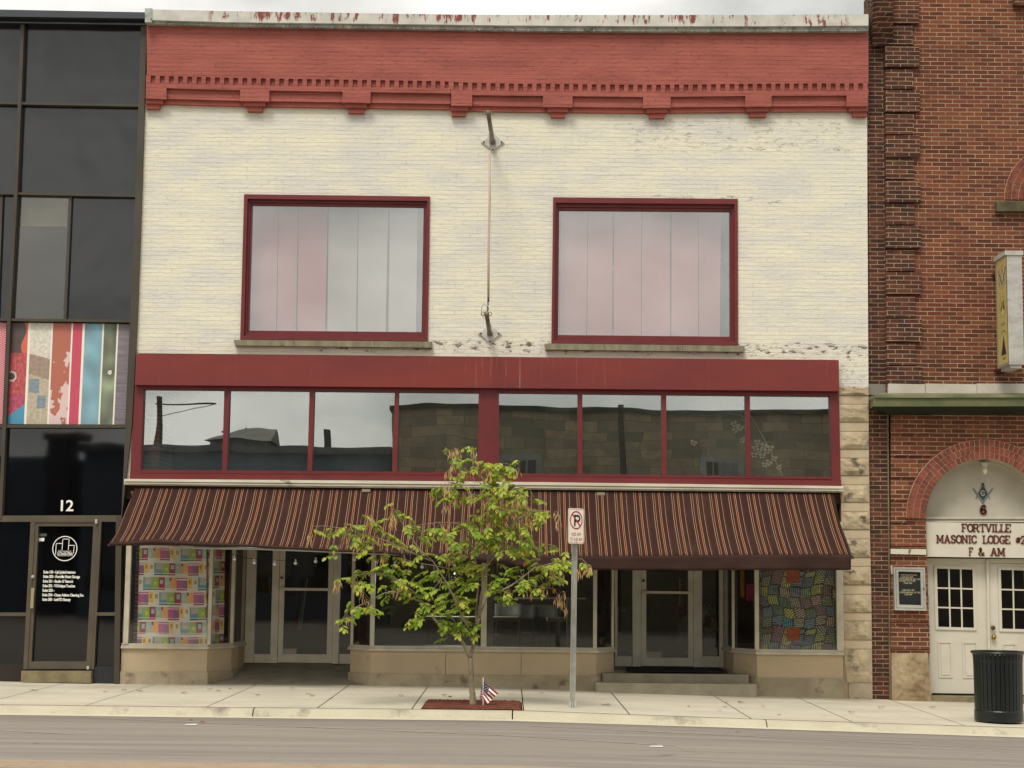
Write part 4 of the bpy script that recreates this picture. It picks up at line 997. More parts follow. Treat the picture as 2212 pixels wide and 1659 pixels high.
b1_ = strips('panel_blind', 'blind of pinkish and white upright strips behind the left upper window', GW1,
       [((0, 0), (.145, .152)), ((.148, .157), (.262, .267)), ((.266, .275), (.436, .436)), ((.442, .449), (.612, .617)), ((.617, .625), (.790, .788)), ((.800, .806), (.962, .965))], [M_PK, M_PK, M_PK, M_WP, M_WP, M_WP])
b2_ = strips('panel_blind', 'blind of even pink strips with thin gaps behind the right upper window', GW2,
       [((.012, .012), (.168, .166)), ((.171, .171), (.317, .317)), ((.325, .325), (.486, .486)), ((.49, .49), (.654, .655)), ((.663, .663), (.818, .820)), ((.822, .825), (.955, .945))], [M_PK]*6)
clips([(641, 562.7), (637, 702)], b1_); clips([(1324, 580), (1324, 718), (1452, 582), (1452, 720)], b2_)
# gauze and butterflies behind the last transoms
def netm():
    m = bpy.data.materials.new('grey gauze'); n = N(nodes(m))
    t = n('ShaderNodeBsdfTransparent', {'Color': (1, 1, 1, 1)}); d = n('ShaderNodeBsdfDiffuse', {'Color': L((120, 124, 112))})
    n.out(n('ShaderNodeMixShader', {0: .30, 1: t.outputs[0], 2: d.outputs[0]}).outputs[0]); return m
mb = MB(); mb.pris([P(1560, 856, .3), P(1600, 856, .3), P(1648, 940, .3), P(1692, 1032, .3), P(1500, 1032, .3)], (0, .004, 0))
ga = mb.build('gauze_swag', netm()); tag(ga, 'sheer grey gauze drawn diagonally behind the two rightmost transom panes', 'gauze')
mb = MB(); mb.tube([P(1600, 862, .29), P(1648, 943, .29), P(1693, 1032, .29)], .011, 6); mb.build('hem', M_WHITED, ga)
BF = [(1586, 916), (1599, 923), (1590, 928), (1606, 905), (1604, 952), (1612, 948), (1632, 968), (1640, 973), (1650, 964), (1657, 975), (1636, 955), (1664, 968), (1646, 985), (1672, 990), (1660, 1000), (1683, 1010), (1652, 1004), (1629, 983), (1498, 957)]
M_BFLY = mk('white paper', (214, 214, 198), rough=.7, fine=.02)
for i, (u, v) in enumerate(BF):
    c = P(u, v, .22); r = random.Random(i); a = r.uniform(-.6, .6); s = r.uniform(.95, 1.2); m = MB()
    for sg in (-1, 1):
        for (lw, lh, dz) in ((.048, .030, .018), (.034, .024, -.020)):
            pts = []
            for k in range(9):
                th = 2*pi*k/9; x = sg*(lw*.55+lw*.5*cos(th)); z = dz+lh*.6*sin(th)
                pts.append(c+Vector(((x*cos(a)-z*sin(a))*s, -.012*abs(x)/.05, (x*sin(a)+z*cos(a))*s)))
            m.pris(pts, (0, .002, 0))
    tag(m.build('paper_butterfly', M_BFLY), 'white paper butterfly pinned on the gauze behind a rightmost transom pane', 'butterfly', 'paper butterflies behind the right transoms')
# ------------------------------------------------------------------ banner arms
def banner_arm(uc, vc, ue, ve, lab):
    c = P(uc, vc, -.0); t = thing('flag_bracket', lab, 'bracket', c)
    pts = []
    for k in range(64):
        a = 2*pi*k/64; r = .185*(abs(cos(a))**.8+abs(sin(a))**.8)**-1.25*(1.0 if abs(cos(2*a)) < .93 else .97)
        pts.append(c+Vector((r*cos(a), -.03, r*sin(a)*.93)))
    m = MB(); m.pris(pts, (0, .025, 0)); m.build('wall_plate', M_BRKT, t)
    for a in range(4):
        m = MB(); m.ball(c+Vector((.135*cos(a*pi/2), -.035, .12*sin(a*pi/2))), .015, 8, 5, (1, 1, .8)); m.build('bolt', M_BOLT, t)
    d = ray(ue, ve); yE = -1.28; e = CAMP+d*((yE-CAMP.y)/d.y)
    m = MB(); m.tube([c+Vector((0, -.03, 0)), c+Vector((0, -.10, .005))], .045, 12); m.tube([c+Vector((0, -.06, 0)), e], [.034, .032], 12); m.ball(e, .042, 10, 7); arm = m.build('arm', M_ARM, t, smooth=True)
    for s in (-1, 1):
        m = MB(); m.tube([e+Vector((s*(.05+.028*cos(k*pi/5)), 0, .028*sin(k*pi/5))) for k in range(11)], .006, 6, False); m.build('ring', M_ARM, arm)
    return c, e
c1, e1 = banner_arm(1064.5, 308, 1054.6, 244, 'grey steel arm on a star shaped wall plate, high under the red parapet')
c2, e2 = banner_arm(1058, 721, 1051, 678, 'grey steel arm on a star shaped wall plate, low between the upper windows')
rt = thing('banner_rod', 'thin faded pink rod hung on chains between the two banner arms', 'rod', P(1053, 680, -.9))
ra, rb = P(1058, 325, -.85), P(1055, 652, -.9)
m = MB(); m.tube([ra, ra.lerp(rb, .33)+Vector((.006, 0, 0)), ra.lerp(rb, .66)+Vector((-.004, 0, 0)), rb], .017, 8); m.build('rod', M_ROPE, rt, smooth=True)
def chain(a, b, n):
    m = MB()
    for k in range(n):
        c = a.lerp(b, (k+.5)/n); l = (b-a).length/n*.62; tw = k % 2
        pts = [c+Vector((.011*cos(x) if tw else 0, 0 if tw else .011*cos(x), l*sin(x))) for x in [i*pi/4 for i in range(9)]]
        m.tube(pts, .004, 4, False)
    return m
chain(P(1056.5, 268, -.8), P(1059.5, 330, -.84), 9).build('chain', M_ARM, rt); chain(rb+Vector((0, 0, .06)), P(1053, 678, -1.1), 5).build('chain', M_BOLT, rt)
m = MB(); m.tube([P(1047+7*cos(a*.4), 672+15*sin(a*.4), -1.0) for a in range(17)], .004, 5, False); m.build('wire_loop', M_ARM, rt)
#@@LODGE
# ------------------------------------------------------------------ lodge building (right)
B2 = thing('brick_lodge', 'red brick lodge building with quoined corner, green cornice and white arched doorway', 'building', P(2080, 1515, 0))
UE = 2560
def arch_wall(m, uL, uR, vT, vS, cu, cv, r, y, n=40, depth=.35, soffit=True):
    pts = [(cu-r*cos(pi*k/n), cv-r*sin(pi*k/n)) for k in range(n+1)]
    for k in range(n):
        (a0, b0), (a1, b1) = pts[k], pts[k+1]; m.quad(P(a0, vT, y), P(a1, vT, y), P(a1, b1, y), P(a0, b0, y))
    m.quad(P(uL, vT, y), P(cu-r, vT, y), P(cu-r, vS, y), P(uL, vS, y)); m.quad(P(cu+r, vT, y), P(uR, vT, y), P(uR, vS, y), P(cu+r, vS, y))
wl = MB(); y0 = 0.0
# upper field with the lunette, above the flashing
wl.quad(P(1913, -260, y0), P(UE, -260, y0), P(UE, 300, y0), P(1913, 300, y0))
arch_wall(wl, 1913, UE, 300, 432, 2294, 432, 124, y0)
wl.quad(P(1913, 432, y0), P(UE, 432, y0), P(UE, 880, y0), P(1913, 880, y0))
# lower field with the doorway
AU, AV, RI, RO = 2130, 1121, 130, 172
arch_wall(wl, 1924, UE, 879, AV, AU, AV, RI+2, y0)
wl.quad(P(1924, AV, y0), P(2000, AV, y0), P(2009, 1412, y0), P(1925, 1412, y0))
wl.quad(P(2262, AV, y0), P(UE, AV, y0), P(UE, 1530, y0), P(2262, 1530, y0))
# reveals
for (ua, va), (ub, vb) in (((2000, AV), (2009, 1500)), ((2262, AV), (2262, 1530))):
    A, B_ = P(ua, va, 0), P(ub, vb, 0); wl.quad(A, B_, B_+Vector((0, .4, 0)), A+Vector((0, .4, 0)))
wl.build('wall', M_BRICK, B2)
mb = MB(); mb.qp([(1875.4, -12), (1914, -12), (1914, 850), (1876, 850)], .07, .4); mb.qp([(1876, 850), (1918, 850), (1925, 1512), (1885, 1512)], .07, .4); mb.build('recessed_strip', M_BRICKD, B2)
mb = MB(); mb.box(P(1877, 600, 0).x, P(UE, 600, 0).x, .42, 14, -.4, P(1877, 60, 0).z); mb.build('side_wall', M_BRICK, B2)
mb = MB()
mb.qp([(1916.5, 890), (1919.5, 890), (1924.5, 1512), (1921.5, 1512)], .05, .1)
mb.build('corner_joint', M_CONCM, B2)
Q = [(0, 49.6, 1), (99, 144, 1), (195, 241.4, 1), (292.7, 337.3, 1), (390, 436.5, 1), (487.8, 535.7, 1), (588.3, 634.6, 1), (689, 737, 1), (791.7, 828, 1)]
qs = []
for i, (a, b, k) in enumerate(Q):
    qs.append((a-.0, b, 1985+(i*.9), -.075))
    nb = Q[i+1][0] if i+1 < len(Q) else None
    if nb: qs.append((b+5, nb-3, 1972+i*.8, -.045))
qs.append((-60, -1, 1973, -.05))
for a, b, ur, yq in qs:
    ul = 1912+a*.005
    m = MB(); m.qp([(ul, a), (ur, a), (ur, b), (ul, b)], yq, .05); m.build('quoin', M_BRICKD, B2)
# splayed brick haunch leaning out at the top left corner
m = MB(); y_ = -.06
m.add([P(1886, -30, -.5), P(1930, -30, -.5), P(1930, 30, -.35), P(1898, 30, -.35), P(1914, 100, -.02), P(1884, 100, -.02), P(1874, 60, .1), P(1876, 28, .3), P(1893, -30, .3), P(1930, 100, .0), P(1930, -30, .3)],
      [[0, 1, 2, 3], [3, 2, 9, 4], [0, 3, 4, 5], [0, 5, 6, 7], [0, 7, 8], [0, 8, 10, 1], [4, 9, 5]])
m.build('corbelled_haunch', M_BRICKD, B2)
m = MB(); m.qp([(1881, 203-0), (1911, 203), (1911, 290), (1878, 290)], .05, .2)
# rusticated bands low on the pier
bd = MB()
for a, b in ((897, 938), (945, 985), (992, 1031), (1039, 1081), (1088, 1130), (1138, 1179), (1187, 1228), (1237, 1278), (1288, 1343), (1352, 1402)):
    mid = (a+b)/2
    ur = AU-math.sqrt(max(0, RO**2-max(0, AV-b)**2)) if b > AV-RO and a < AV else (2000+(mid-AV)*.03)
    if b < AV-RO: ur = 2010
    if ur > 2010: ur = 2010
    if a > AV: ur = 2000+(mid-AV)*.031
    bd.qp([(1924.5, a), (ur, a), (ur, b), (1924.5, b)], -.022, .02)
bd.build('rusticated_band', M_BRICK, B2)
def arch_ring(name, cu, cv, ri, ro, nr, yf, yb, th0=0.0, th1=pi, nmin=None, extra=0):
    root = MB(); n = 48; c = P(cu, cv, yf); k = (P(cu+100, cv+.95, yf)-c).length/100
    ri_, ro_ = ri*k, ro*k
    def pt(r, t, y): return Vector((c.x-r*cos(t), y, c.z+r*sin(t)))
    for i in range(n):
        a, b = lerp(th0, th1, i/n), lerp(th0, th1, (i+1)/n)
        root.quad(pt(ri_, a, yf+.006), pt(ri_, b, yf+.006), pt(ro_, b, yf+.006), pt(ro_, a, yf+.006)); root.quad(pt(ri_, a, yf+.006), pt(ri_, b, yf+.006), pt(ri_, b, yb), pt(ri_, a, yb)); root.quad(pt(ro_, a, yf+.006), pt(ro_, b, yf+.006), pt(ro_, b, yb), pt(ro_, a, yb))
    o = root.build(name, M_MORT, B2); rr = random.Random(5); bs = MB(); h = (ro_-ri_)/nr
    for q_ in range(nr):
        r0, r1 = ri_+q_*h+.005, ri_+(q_+1)*h-.005; nb = max(6, int((th1-th0)*(r0+r1)/2/.074))
        for i in range(nb):
            j = rr.uniform(-.001, .001); a = lerp(th0, th1, i/nb)+.0055/r0+j; b = lerp(th0, th1, (i+1)/nb)-.0055/r0+j; y1 = yf-rr.uniform(0, .004)
            f = [pt(r0, a, y1), pt(r0, b, y1), pt(r1, b, y1), pt(r1, a, y1)]; bs.pris(f, (0, .04, 0))
    bs.build('arch_bricks', M_ARCHB, o); return o
arch_ring('door_arch', AU, AV, RI, RO, 3, -.045, .06); arch_ring('lunette_arch', 2294, 432, 79, 124, 3, -.02, .2)
mb = MB(); mb.rect(2212, 350, 2380, 436, .18, .2); mb.build('lunette_pane', M_BGLASS, B2)
mb = MB(); mb.rect(2153, 436, 2440, 456, -.10, .05); mb.build('sill', mk('dark mossy sill', (96, 90, 66), (70, 66, 50), sc=5, rough=.9, bump=.4), B2)
mb = MB(); mb.rect(2192, -6, 2260, 11, -.12, .05); mb.build('corbel', M_BRICKD, B2)
# flashing and cornice
mb = MB(); mb.qp([(1876, 829), (1914, 830), (1914, 853), (1876, 853)], .03, .09); mb.build('flashing', mk('grey flashing', (142, 134, 124), rough=.5), B2)
for a, b in ((1919, 1998.5), (1999.5, 2110), (2111, UE)):
    mb = MB(); mb.qp([(a, 828.5), (b, 830), (b, 850), (a, 849.5)], -.09, 0); mb.build('flashing', M_FLASH, B2)
cn = MB(); ya = -.42
F0, F1 = P(1889, 859.5, ya), P(UE, 858.5, ya); G0, G1 = P(1886, 878, ya), P(UE, 877, ya)
S0, S1 = P(1918, 896, 0.0), P(UE, 897, 0.0)
T0, T1 = P(1893, 853, ya-.03), P(UE, 851, ya-.03); H0, H1 = P(1890, 859, ya-.03), P(UE, 858, ya-.03)
X0 = P(1876, 862, .05); X0b = P(1877.5, 884, .05)
cn.quad(F0, F1, G1, G0); cn.quad(F0, G0, X0b, X0)
co = cn.build('cornice', M_GREEN, B2)
lp = MB(); lp.quad(T0, T1, H1, H0); R1 = P(UE, 848, .0); R0_ = P(1906, 848, .0); lp.quad(T0, T1, R1, R0_); lp.quad(H0, H1, F1, F0)
lp.quad(T0, H0, P(1874.5, 866, .05), P(1875, 861, .05)); lp.quad(T0, R0_, P(1876, 858, .05), P(1875, 861, .05))
lp.build('cornice_lip', mk('pale lichen copper', (136, 134, 104), (98, 104, 76), sc=4, st=(.5, 1, 1), rough=.7), co)
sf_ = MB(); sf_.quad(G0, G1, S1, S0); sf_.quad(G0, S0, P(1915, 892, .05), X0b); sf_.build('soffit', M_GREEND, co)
# base stone beside the door
m = MB(); nxx, nzz = 20, 22; A = [P(1926, 1411, -.05), P(2005, 1411, -.05), P(2012, 1516, -.05), P(1927, 1516, -.05)]
for jj in range(nzz+1):
    for ii in range(nxx+1):
        s, t = ii/nxx, jj/nzz; p = A[0].lerp(A[1], s).lerp(A[3].lerp(A[2], s), t); e = min(1, min(s, 1-s, t*1.2, 1.05-t)*5)
        p.y -= max(0, e)*(.01+.07*(t**.6)*(mnoise.noise(p*4)*.5+.5)+.015*mnoise.noise(p*15)); m.v.append(tuple(p))
for jj in range(nzz):
    for ii in range(nxx): k = jj*(nxx+1)+ii; m.f.append([k, k+1, k+nxx+2, k+nxx+1]); m.m.append(0)
m.qp([(1926, 1411), (2005, 1411), (2012, 1516), (1927, 1516)], -.04, .3)
m.build('base_stone', mk('rough pale base stone', (168, 150, 120), (134, 112, 84), sc=3, rough=.9, bump=.7, bsc=16, c3=(104, 86, 66), sc3=3, lo3=.55, hi3=.7), B2)
# doorway: tympanum, doors, threshold
DYL = .30
mb = MB()
c = P(AU, AV, DYL); kk = (P(AU+100, AV+1, DYL)-c).length/100; RR = (RI+6)*kk
pts = [Vector((c.x-RR*cos(pi*k/40), DYL+.05, c.z+RR*sin(pi*k/40))) for k in range(41)]; mb.pris(pts, (0, .03, 0)); ty = mb.build('tympanum', M_WHITED, B2)
mb = MB(); c0 = P(AU, AV, 0); k0 = (P(AU+100, AV+1, 0)-c0).length/100; r0 = (RI)*k0; n = 48
for i in range(n):
    a, b = pi*i/n, pi*(i+1)/n
    p0 = Vector((c0.x-r0*cos(a), -.02, c0.z+r0*sin(a))); p1 = Vector((c0.x-r0*cos(b), -.02, c0.z+r0*sin(b)))
    mb.quad(p0, p1, p1+Vector((0, .4, 0)), p0+Vector((0, .4, 0)))
    q0 = Vector((c0.x-(r0-.04)*cos(a), .22, c0.z+(r0-.04)*sin(a))); q1 = Vector((c0.x-(r0-.04)*cos(b), .22, c0.z+(r0-.04)*sin(b)))
    mb.quad(q0, q1, Vector((p1.x, .22, p1.z)), Vector((p0.x, .22, p0.z))); mb.quad(q0, q1, q1+Vector((0, .15, 0)), q0+Vector((0, .15, 0)))
mb.build('arch_soffit', M_WHITED, B2)
mb = MB(); mb.rect(1999, 1116, 2268, 1121, DYL-.06, DYL+.1); mb.rect(1999, 1121, 2268, 1125, DYL-.03, DYL+.1); mb.rect(1999, 1125, 2268, 1128, DYL-.07, DYL+.1); mb.build('transom_rail', M_WHITED, B2)
mb = MB(); mb.qp([(2000, 1206), (2268, 1208), (2268, 1218), (2000, 1215)], DYL-.0, DYL+.1); mb.qp([(2000, 1206), (2005.5, 1206), (2013, 1500), (2008, 1500)], DYL-.01, DYL+.1); mb.qp([(2130.5, 1208), (2136, 1208), (2141, 1502), (2135.5, 1502)], DYL-.02, DYL+.1); mb.build('door_frame', M_WHITE, B2)
def ldoor(px, liteO, cols, rows, panels, knob):
    m = MB(); m.qp(px, DYL+.02, DYL+.07)
    d = m.build('door', M_WHITE, B2)
    m = MB(); li = [(liteO[0][0]+6, liteO[0][1]+6), (liteO[1][0]-6, liteO[1][1]+6), (liteO[2][0]-6, liteO[2][1]-6), (liteO[3][0]+6, liteO[3][1]-6)]
    m.frame(liteO, li, DYL+.0, DYL+.02); 
    W0, W1_ = li[0], li[2]
    m.build('light_frame', M_WHITE, d)
    m = MB(); m.qp(li, DYL+.012, DYL+.016); m.build('pane', M_BGLASS, d)
    m = MB()
    for i in (1, 2):
        t = i/3; a = (lerp(li[0][0], li[1][0], t), lerp(li[0][1], li[1][1], t)); b = (lerp(li[3][0], li[2][0], t), lerp(li[3][1], li[2][1], t)); m.qp([(a[0]-1.6, a[1]), (a[0]+1.6, a[1]), (b[0]+1.6, b[1]), (b[0]-1.6, b[1])], DYL+.004, DYL+.013)
        a = (lerp(li[0][0], li[3][0], t), lerp(li[0][1], li[3][1], t)); b = (lerp(li[1][0], li[2][0], t), lerp(li[1][1], li[2][1], t)); m.qp([(a[0], a[1]-1.6), (b[0], b[1]-1.6), (b[0], b[1]+1.6), (a[0], a[1]+1.6)], DYL+.0035, DYL+.013)
    m.build('muntin', M_WHITE, d)
    for (a, b, c_, e) in panels:
        m = MB(); o_ = [(a, b), (c_, b), (c_+2, e), (a+2, e)]; i_ = [(a+3, b+3), (c_-3, b+3), (c_-1, e-3), (a+5, e-3)]; j_ = [(a+6, b+6), (c_-6, b+6), (c_-4, e-6), (a+8, e-6)]
        m.frame(o_, i_, DYL+.008, DYL+.02); m.qp(j_, DYL+.010, DYL+.02); m.build('raised_panel', M_WHITE, d)
    if knob:
        for (u, v, mm, r) in knob:
            m = MB(); c_ = P(u, v, DYL-.03); m.ball(c_, r, 12, 8); m.tube([c_, c_+Vector((0, .05, 0))], r*.5, 8); m.build('knob', mm, d, smooth=True)
    return d
M_BRASS = mk('polished brass', (176, 146, 72), rough=.25, metal=.9); M_BRONZK = mk('brown lock', (110, 74, 54), rough=.4, metal=.5)
ldoor([(2006, 1215), (2130, 1217), (2135, 1499), (2013, 1497)], [(2018, 1222), (2107, 1224.5), (2110, 1362), (2021, 1360)], 3, 3, [(2026, 1386, 2056, 1464), (2079, 1387, 2111, 1465)], None)
ldoor([(2136.5, 1217), (2264, 1219), (2266, 1502), (2141, 1500)], [(2156, 1225), (2246, 1227), (2248, 1366), (2159, 1364)], 3, 3, [(2165, 1390, 2196, 1467), (2216, 1391, 2248, 1468)], [(2145.5, 1356, M_BRONZK, .035), (2147, 1376.5, M_BRASS, .038)])
mb = MB(); mb.qp([(2008, 1500), (2268, 1504), (2268, 1507), (2008, 1503.5)], DYL-.03, DYL+.1); mb.build('threshold', M_BLACK, B2)
mb = MB(); mb.qp([(2008, 1504), (2268, 1508), (2268, 1530), (2010, 1526)], .0, DYL+.1); mb.build('door_step', M_CONCM, B2)
# light over the door
lf = thing('door_light', 'bare bulb in a white fitting under the crown of the lodge arch', 'lamp', P(2128, 1010, .2))
c = P(2127, 1005, .16); m = MB(); m.lathe(c, [(.0, .05), (.07, .05), (.075, .02), (.05, 0), (.045, -.03)], 16); m.build('fitting', M_WHITED, lf, smooth=True)
m = MB(); m.ball(c+Vector((0, 0, -.085)), .042, 12, 8, (1, 1, 1.3)); m.build('bulb', mk('frosted bulb', (214, 208, 180), rough=.3), lf, smooth=True)
# sign board with slab letters
sb = thing('lodge_sign', 'white board over the lodge doors lettered in brown slab capitals', 'sign', P(2130, 1202, .2))
m = MB(); m.qp([(1999.5, 1128), (2268, 1131), (2268, 1206), (2001, 1202.5)], .10, .3); bo = m.build('board', M_WHITE, sb)
tx = MB(); YS = .088

for w_, u0_, u1_, vb_ in (('FORTVILLE', 2077, 2184.5, 1148), ('MASONIC', 2022.8, 2111, 1172.3), ('LODGE', 2122.5, 2183, 1173.2), ('#207', 2194.5, 2238, 1174), ('F', 2093, 2102.5, 1199.5), ('&', 2113.5, 2127.5, 1199.8), ('AM', 2139, 2172, 1200.2)):
    tmp = MB(); slab_text(tmp, w_, u0_, vb_, 16, YS, xs=.62, adv=1.2)
    xa_, xb_ = min(p[0] for p in tmp.v), max(p[0] for p in tmp.v); X0_, X1_ = P(u0_, vb_, YS).x, P(u1_, vb_, YS).x
    tx.add([(lerp(X0_, X1_, (p[0]-xa_)/(xb_-xa_)), p[1], p[2]) for p in tmp.v], tmp.f)
tx.build('lettering', M_LETTER, sb)
# emblem and house number
em = thing('square_and_compasses', 'dark square and compasses emblem with a pale letter G on the lodge tympanum', 'emblem', P(2123, 1085, .3))
YE = DYL+.046; M_EMB = mk('dark slate blue', (62, 76, 80), (50, 62, 66), rough=.6); M_EMG = mk('emblem grey', (122, 132, 128), rough=.6)
ce = (2123.5, 1063.5)
def ep(dx, dy): return (ce[0]+dx, ce[1]+dy)
m = MB(); m.qp([ep(0, -14), ep(12, 3), ep(0, 20), ep(-12, 3)], YE-.004, YE+.004); m.build('diamond', M_EMB, em)
m = MB()
for s in (-1, 1):
    m.qp([ep(0, -17), ep(s*3, -15), ep(s*16, 15), ep(s*14, 14)], YE-.008, YE); m.qp([ep(s*1, 24), ep(0, 18), ep(s*20, -9), ep(s*22, -7)], YE-.010, YE)
m.ball(P(*ep(0, -17), YE-.01), .02, 10, 6); m.build('compasses', M_EMG, em)
m = MB()
for s in (-1, 1): m.qp([ep(0, 24), ep(0, 19), ep(s*19, -8), ep(s*21, -9), ep(s*14, 5)], YE-.007, YE)
m.ball(P(*ep(0, -17.5), YE-.012), .022, 10, 6); m.build('square', M_EMB, em)
m = MB(); slab_text(m, 'G', ce[0]-4.6, ce[1]+7, 10.5, YE-.022, xs=.8, w=.2, depth=.006); m.build('letter', mk('cream letter', (220, 218, 196), rough=.6), em)
m = MB(); slab_text(m, '6', 2118, 1110, 18, YE-.02, xs=.85, w=.24, depth=.02); tag(m.build('house_number', M_LETTER), 'brown numeral 6 fixed under the emblem on the lodge tympanum', 'house number')
# plank with rusty hook, notice case
pk = thing('wall_plank', 'white painted board across the pier left of the lodge sign', 'board', P(1962, 1197, -.05))
m = MB(); m.qp([(1924.5, 1185.5), (2001, 1186.5), (2001, 1198.5), (1924.5, 1196.5)], -.075, -.02); m.build('board', M_WHITE, pk)
m = MB(); m.tube([P(1965+1.5*sin(k), 1184+k*1.7, -.085-.01*(k % 2)) for k in range(7)], .009, 6); m.build('rusty_hook', mk('rust', (142, 100, 62), (110, 70, 44), sc=20, rough=.9), pk)
nc = thing('notice_case', 'locked white framed case with a black letter board beside the lodge doors', 'notice board', P(1965, 1319, -.05))
oo = [(1930.5, 1225), (1998, 1226), (2001, 1319.5), (1933, 1318)]; ii = [(1940.7, 1234.5), (1988.5, 1236), (1990.3, 1307.5), (1942.5, 1306)]
m = MB(); m.frame(oo, ii, -.115, -.02, -.07); fr_ = m.build('case', mk('silver case', (186, 184, 172), rough=.4, metal=.1), nc)
mid = [tuple(lerp(oo[k][i], ii[k][i], .38) for i in (0, 1)) for k in range(4)]; mid2 = [tuple(lerp(oo[k][i], ii[k][i], .44) for i in (0, 1)) for k in range(4)]
m = MB(); m.frame(mid, mid2, -.1165, -.11); m.build('door_gap', M_BOLT, fr_)
m = MB(); m.qp(ii, -.075, -.07); m.build('letter_board', mk('black felt', (34, 36, 38), (40, 42, 44), rough=.9), nc)
m = MB()
for s, u0, u1, v in (('FORTVILLE MASONIC', 1946, 1981.5, 1240), ('LODGE 207', 1945.5, 1973, 1245), ('STATED MEETING 2ND TUES', 1941.6, 1988.5, 1249.3), ('CALLED 4TH TUES', 1942, 1977, 1253), ('7:00 PM', 1952, 1970, 1258),
                     ('OES NO 149', 1949, 1975, 1273), ('STATED MEETING 1ST TUES', 1943, 1989, 1278), ('7:30 PM', 1954, 1970, 1282.5)):
    add_text(m, s, u0, u1, v+3.4, v, -.078, .008)
m.build('letters', mk('pale yellow letters', (224, 214, 164), rough=.6), nc)
m = MB(); m.ball(P(1995.5, 1272, -.118), .012, 8, 5); m.build('lock', M_BOLT, nc)
m = MB(); m.tube([P(1925.5, 1222, -.05), P(1927, 1240, -.05)], .016, 8); tag(m.build('conduit_stub', M_FLASH), 'short white pipe stub on the brick left of the notice case', 'pipe')
# hanging box sign
hs_ = thing('hanging_box_sign', 'tall projecting box sign with cream painted faces and pale metal edge on the lodge wall', 'sign', P(2180, 790, -.5))
xs0 = P(2175, 650, -.76).x; wd = .235; ybk, yfr = -.20, -.76
ztp = P(2175, 551, yfr).z; zbt = P(2180, 787, yfr).z
M_SEDGE = mk('pale weathered aluminium', (170, 166, 158), (190, 188, 182), sc=4, st=(1, 1, 2), rough=.4, metal=.2, c3=(138, 134, 128), sc3=10, lo3=.6, hi3=.7)
m = MB(); m.box(xs0+.01, xs0+wd, ybk+.01, yfr, zbt, ztp); m.build('box', M_SEDGE, hs_)
def signf(s, t):
    # s from wall to street edge, t from top to bottom
    b = (196, 176, 112) if s > .12 else (150, 150, 120)
    x, y = s*.56, t*1.67
    if .975 < t or t < .012: return (150, 146, 130)
    cx, cy = .34, .30; r = math.hypot((x-cx)*1, y-cy)
    if abs(r-.17) < .018 and (int(math.atan2(y-cy, x-cx)*9) % 2): return (140, 130, 128)
    if abs(abs(x-cx)*1.9-(y-cy+.14)) < .022 and abs(y-cy) < .13: return (92, 96, 116)
    if abs(abs(x-cx)*1.3+(y-cy-.12)) < .025 and abs(y-cy) < .13: return (66, 80, 122)
    cy = .76
    a = math.atan2(x-cx, y-cy); r = math.hypot(x-cx, y-cy); star = .13*(.55+.45*abs(cos(2.5*(a))))
    if r < star*.9:
        k = int((a+pi)/(2*pi)*5); return [(186, 134, 50), (90, 130, 80), (214, 196, 130), (130, 60, 80), (96, 120, 84)][k % 5]
    if abs(r-.16) < .014 and int(a*8) % 2: return (120, 140, 96)
    if 1.0 < y < 1.05 and .22 < x < .46 and int(x*60) % 3: return (100, 128, 84)
    ty = (y-1.20)/.30
    if 0 < ty < 1 and abs(x-.35) < .13*ty: return (62, 54, 50)
    if abs(math.hypot(x-.35, y-1.28)-.15) < .014 and y < 1.22 and int(x*70) % 2: return (110, 92, 78)
    if 1.53 < y < 1.57 and .27 < x < .43 and int(x*55) % 3: return (90, 78, 70)
    return b
M_SGN = attr_mat('painted sign face', .6)
paint('sign_face', lambda s, t: Vector((xs0, lerp(ybk, yfr, s), lerp(ztp, zbt, t))), 60, 170, signf, M_SGN, hs_)
m = MB(); m.box(xs0-.02, xs0+wd+.02, yfr-.02, ybk-.0, ztp, ztp+.065); m.build('cap', mk('white enamel cap', (202, 200, 188), rough=.4), hs_)
m = MB(); m.box(xs0+.04, xs0+wd-.03, yfr+.03, ybk-.05, zbt-.05, zbt); m.build('bottom_rail', M_SEDGE, hs_)
for zz_ in (ztp-.17, zbt-.0):
    m = MB(); m.tube([Vector((xs0+.1, ybk+.02, zz_)), Vector((xs0+.02, -.0, zz_))], .03, 8); m.tube([Vector((xs0+.1, 0.0, zz_)), Vector((xs0+.1, -.05, zz_))], .07, 10); m.build('bracket', mk('rusty red bracket', (92, 46, 38), rough=.8) if zz_ > 5 and 'rusty red bracket' not in MATS else MATS['rusty red bracket'], hs_)
#@@LEFT
# ------------------------------------------------------------------ dark glass office building (left)
B0 = thing('glass_office', 'dark glass and bronze framed office building with poster panels above its door', 'building', P(120, 1474, 0))
UL = -420
def m1(v): return interp([(26, 49.5), (50, 49), (225, 42), (413, 34), (549, 27), (691, 19), (922, 9), (1120, 0)], v)
def ji(v): return interp([(26, 305.5), (226, 299), (423, 292), (691, 281), (920, 271), (1120, 251), (1475, 246)], v) if v < 920 else interp([(920, 271), (1115, 262), (1128, 262), (1475, 247)], v)
cp = MB(); cp.band([(UL, 12), (0, 20.5), (316, 26.5)], [(UL, 28), (0, 35.5), (316, 40)], -.22, .3); cp.build('coping', blackglass('blue black coping', (42, 46, 54), .3), B0)
cp = MB(); cp.band([(UL, 28), (0, 35.5), (316, 40)], [(UL, 42), (0, 49), (316, 54)], -.10, .3); cp.build('fascia', M_SPAN, B0)
rows = [(49, 222), (222, 417), (689, 689), ]
def hv(v0, u, sl=.019): return v0+u*sl
H = {'t': (49, .017), '1': (222, .0195), '2': (417, .020), '3': (690, .012), '4': (920.5, .0), '5': (1120, -.001)}
def hl(k, u): return H[k][0]+H[k][1]*u
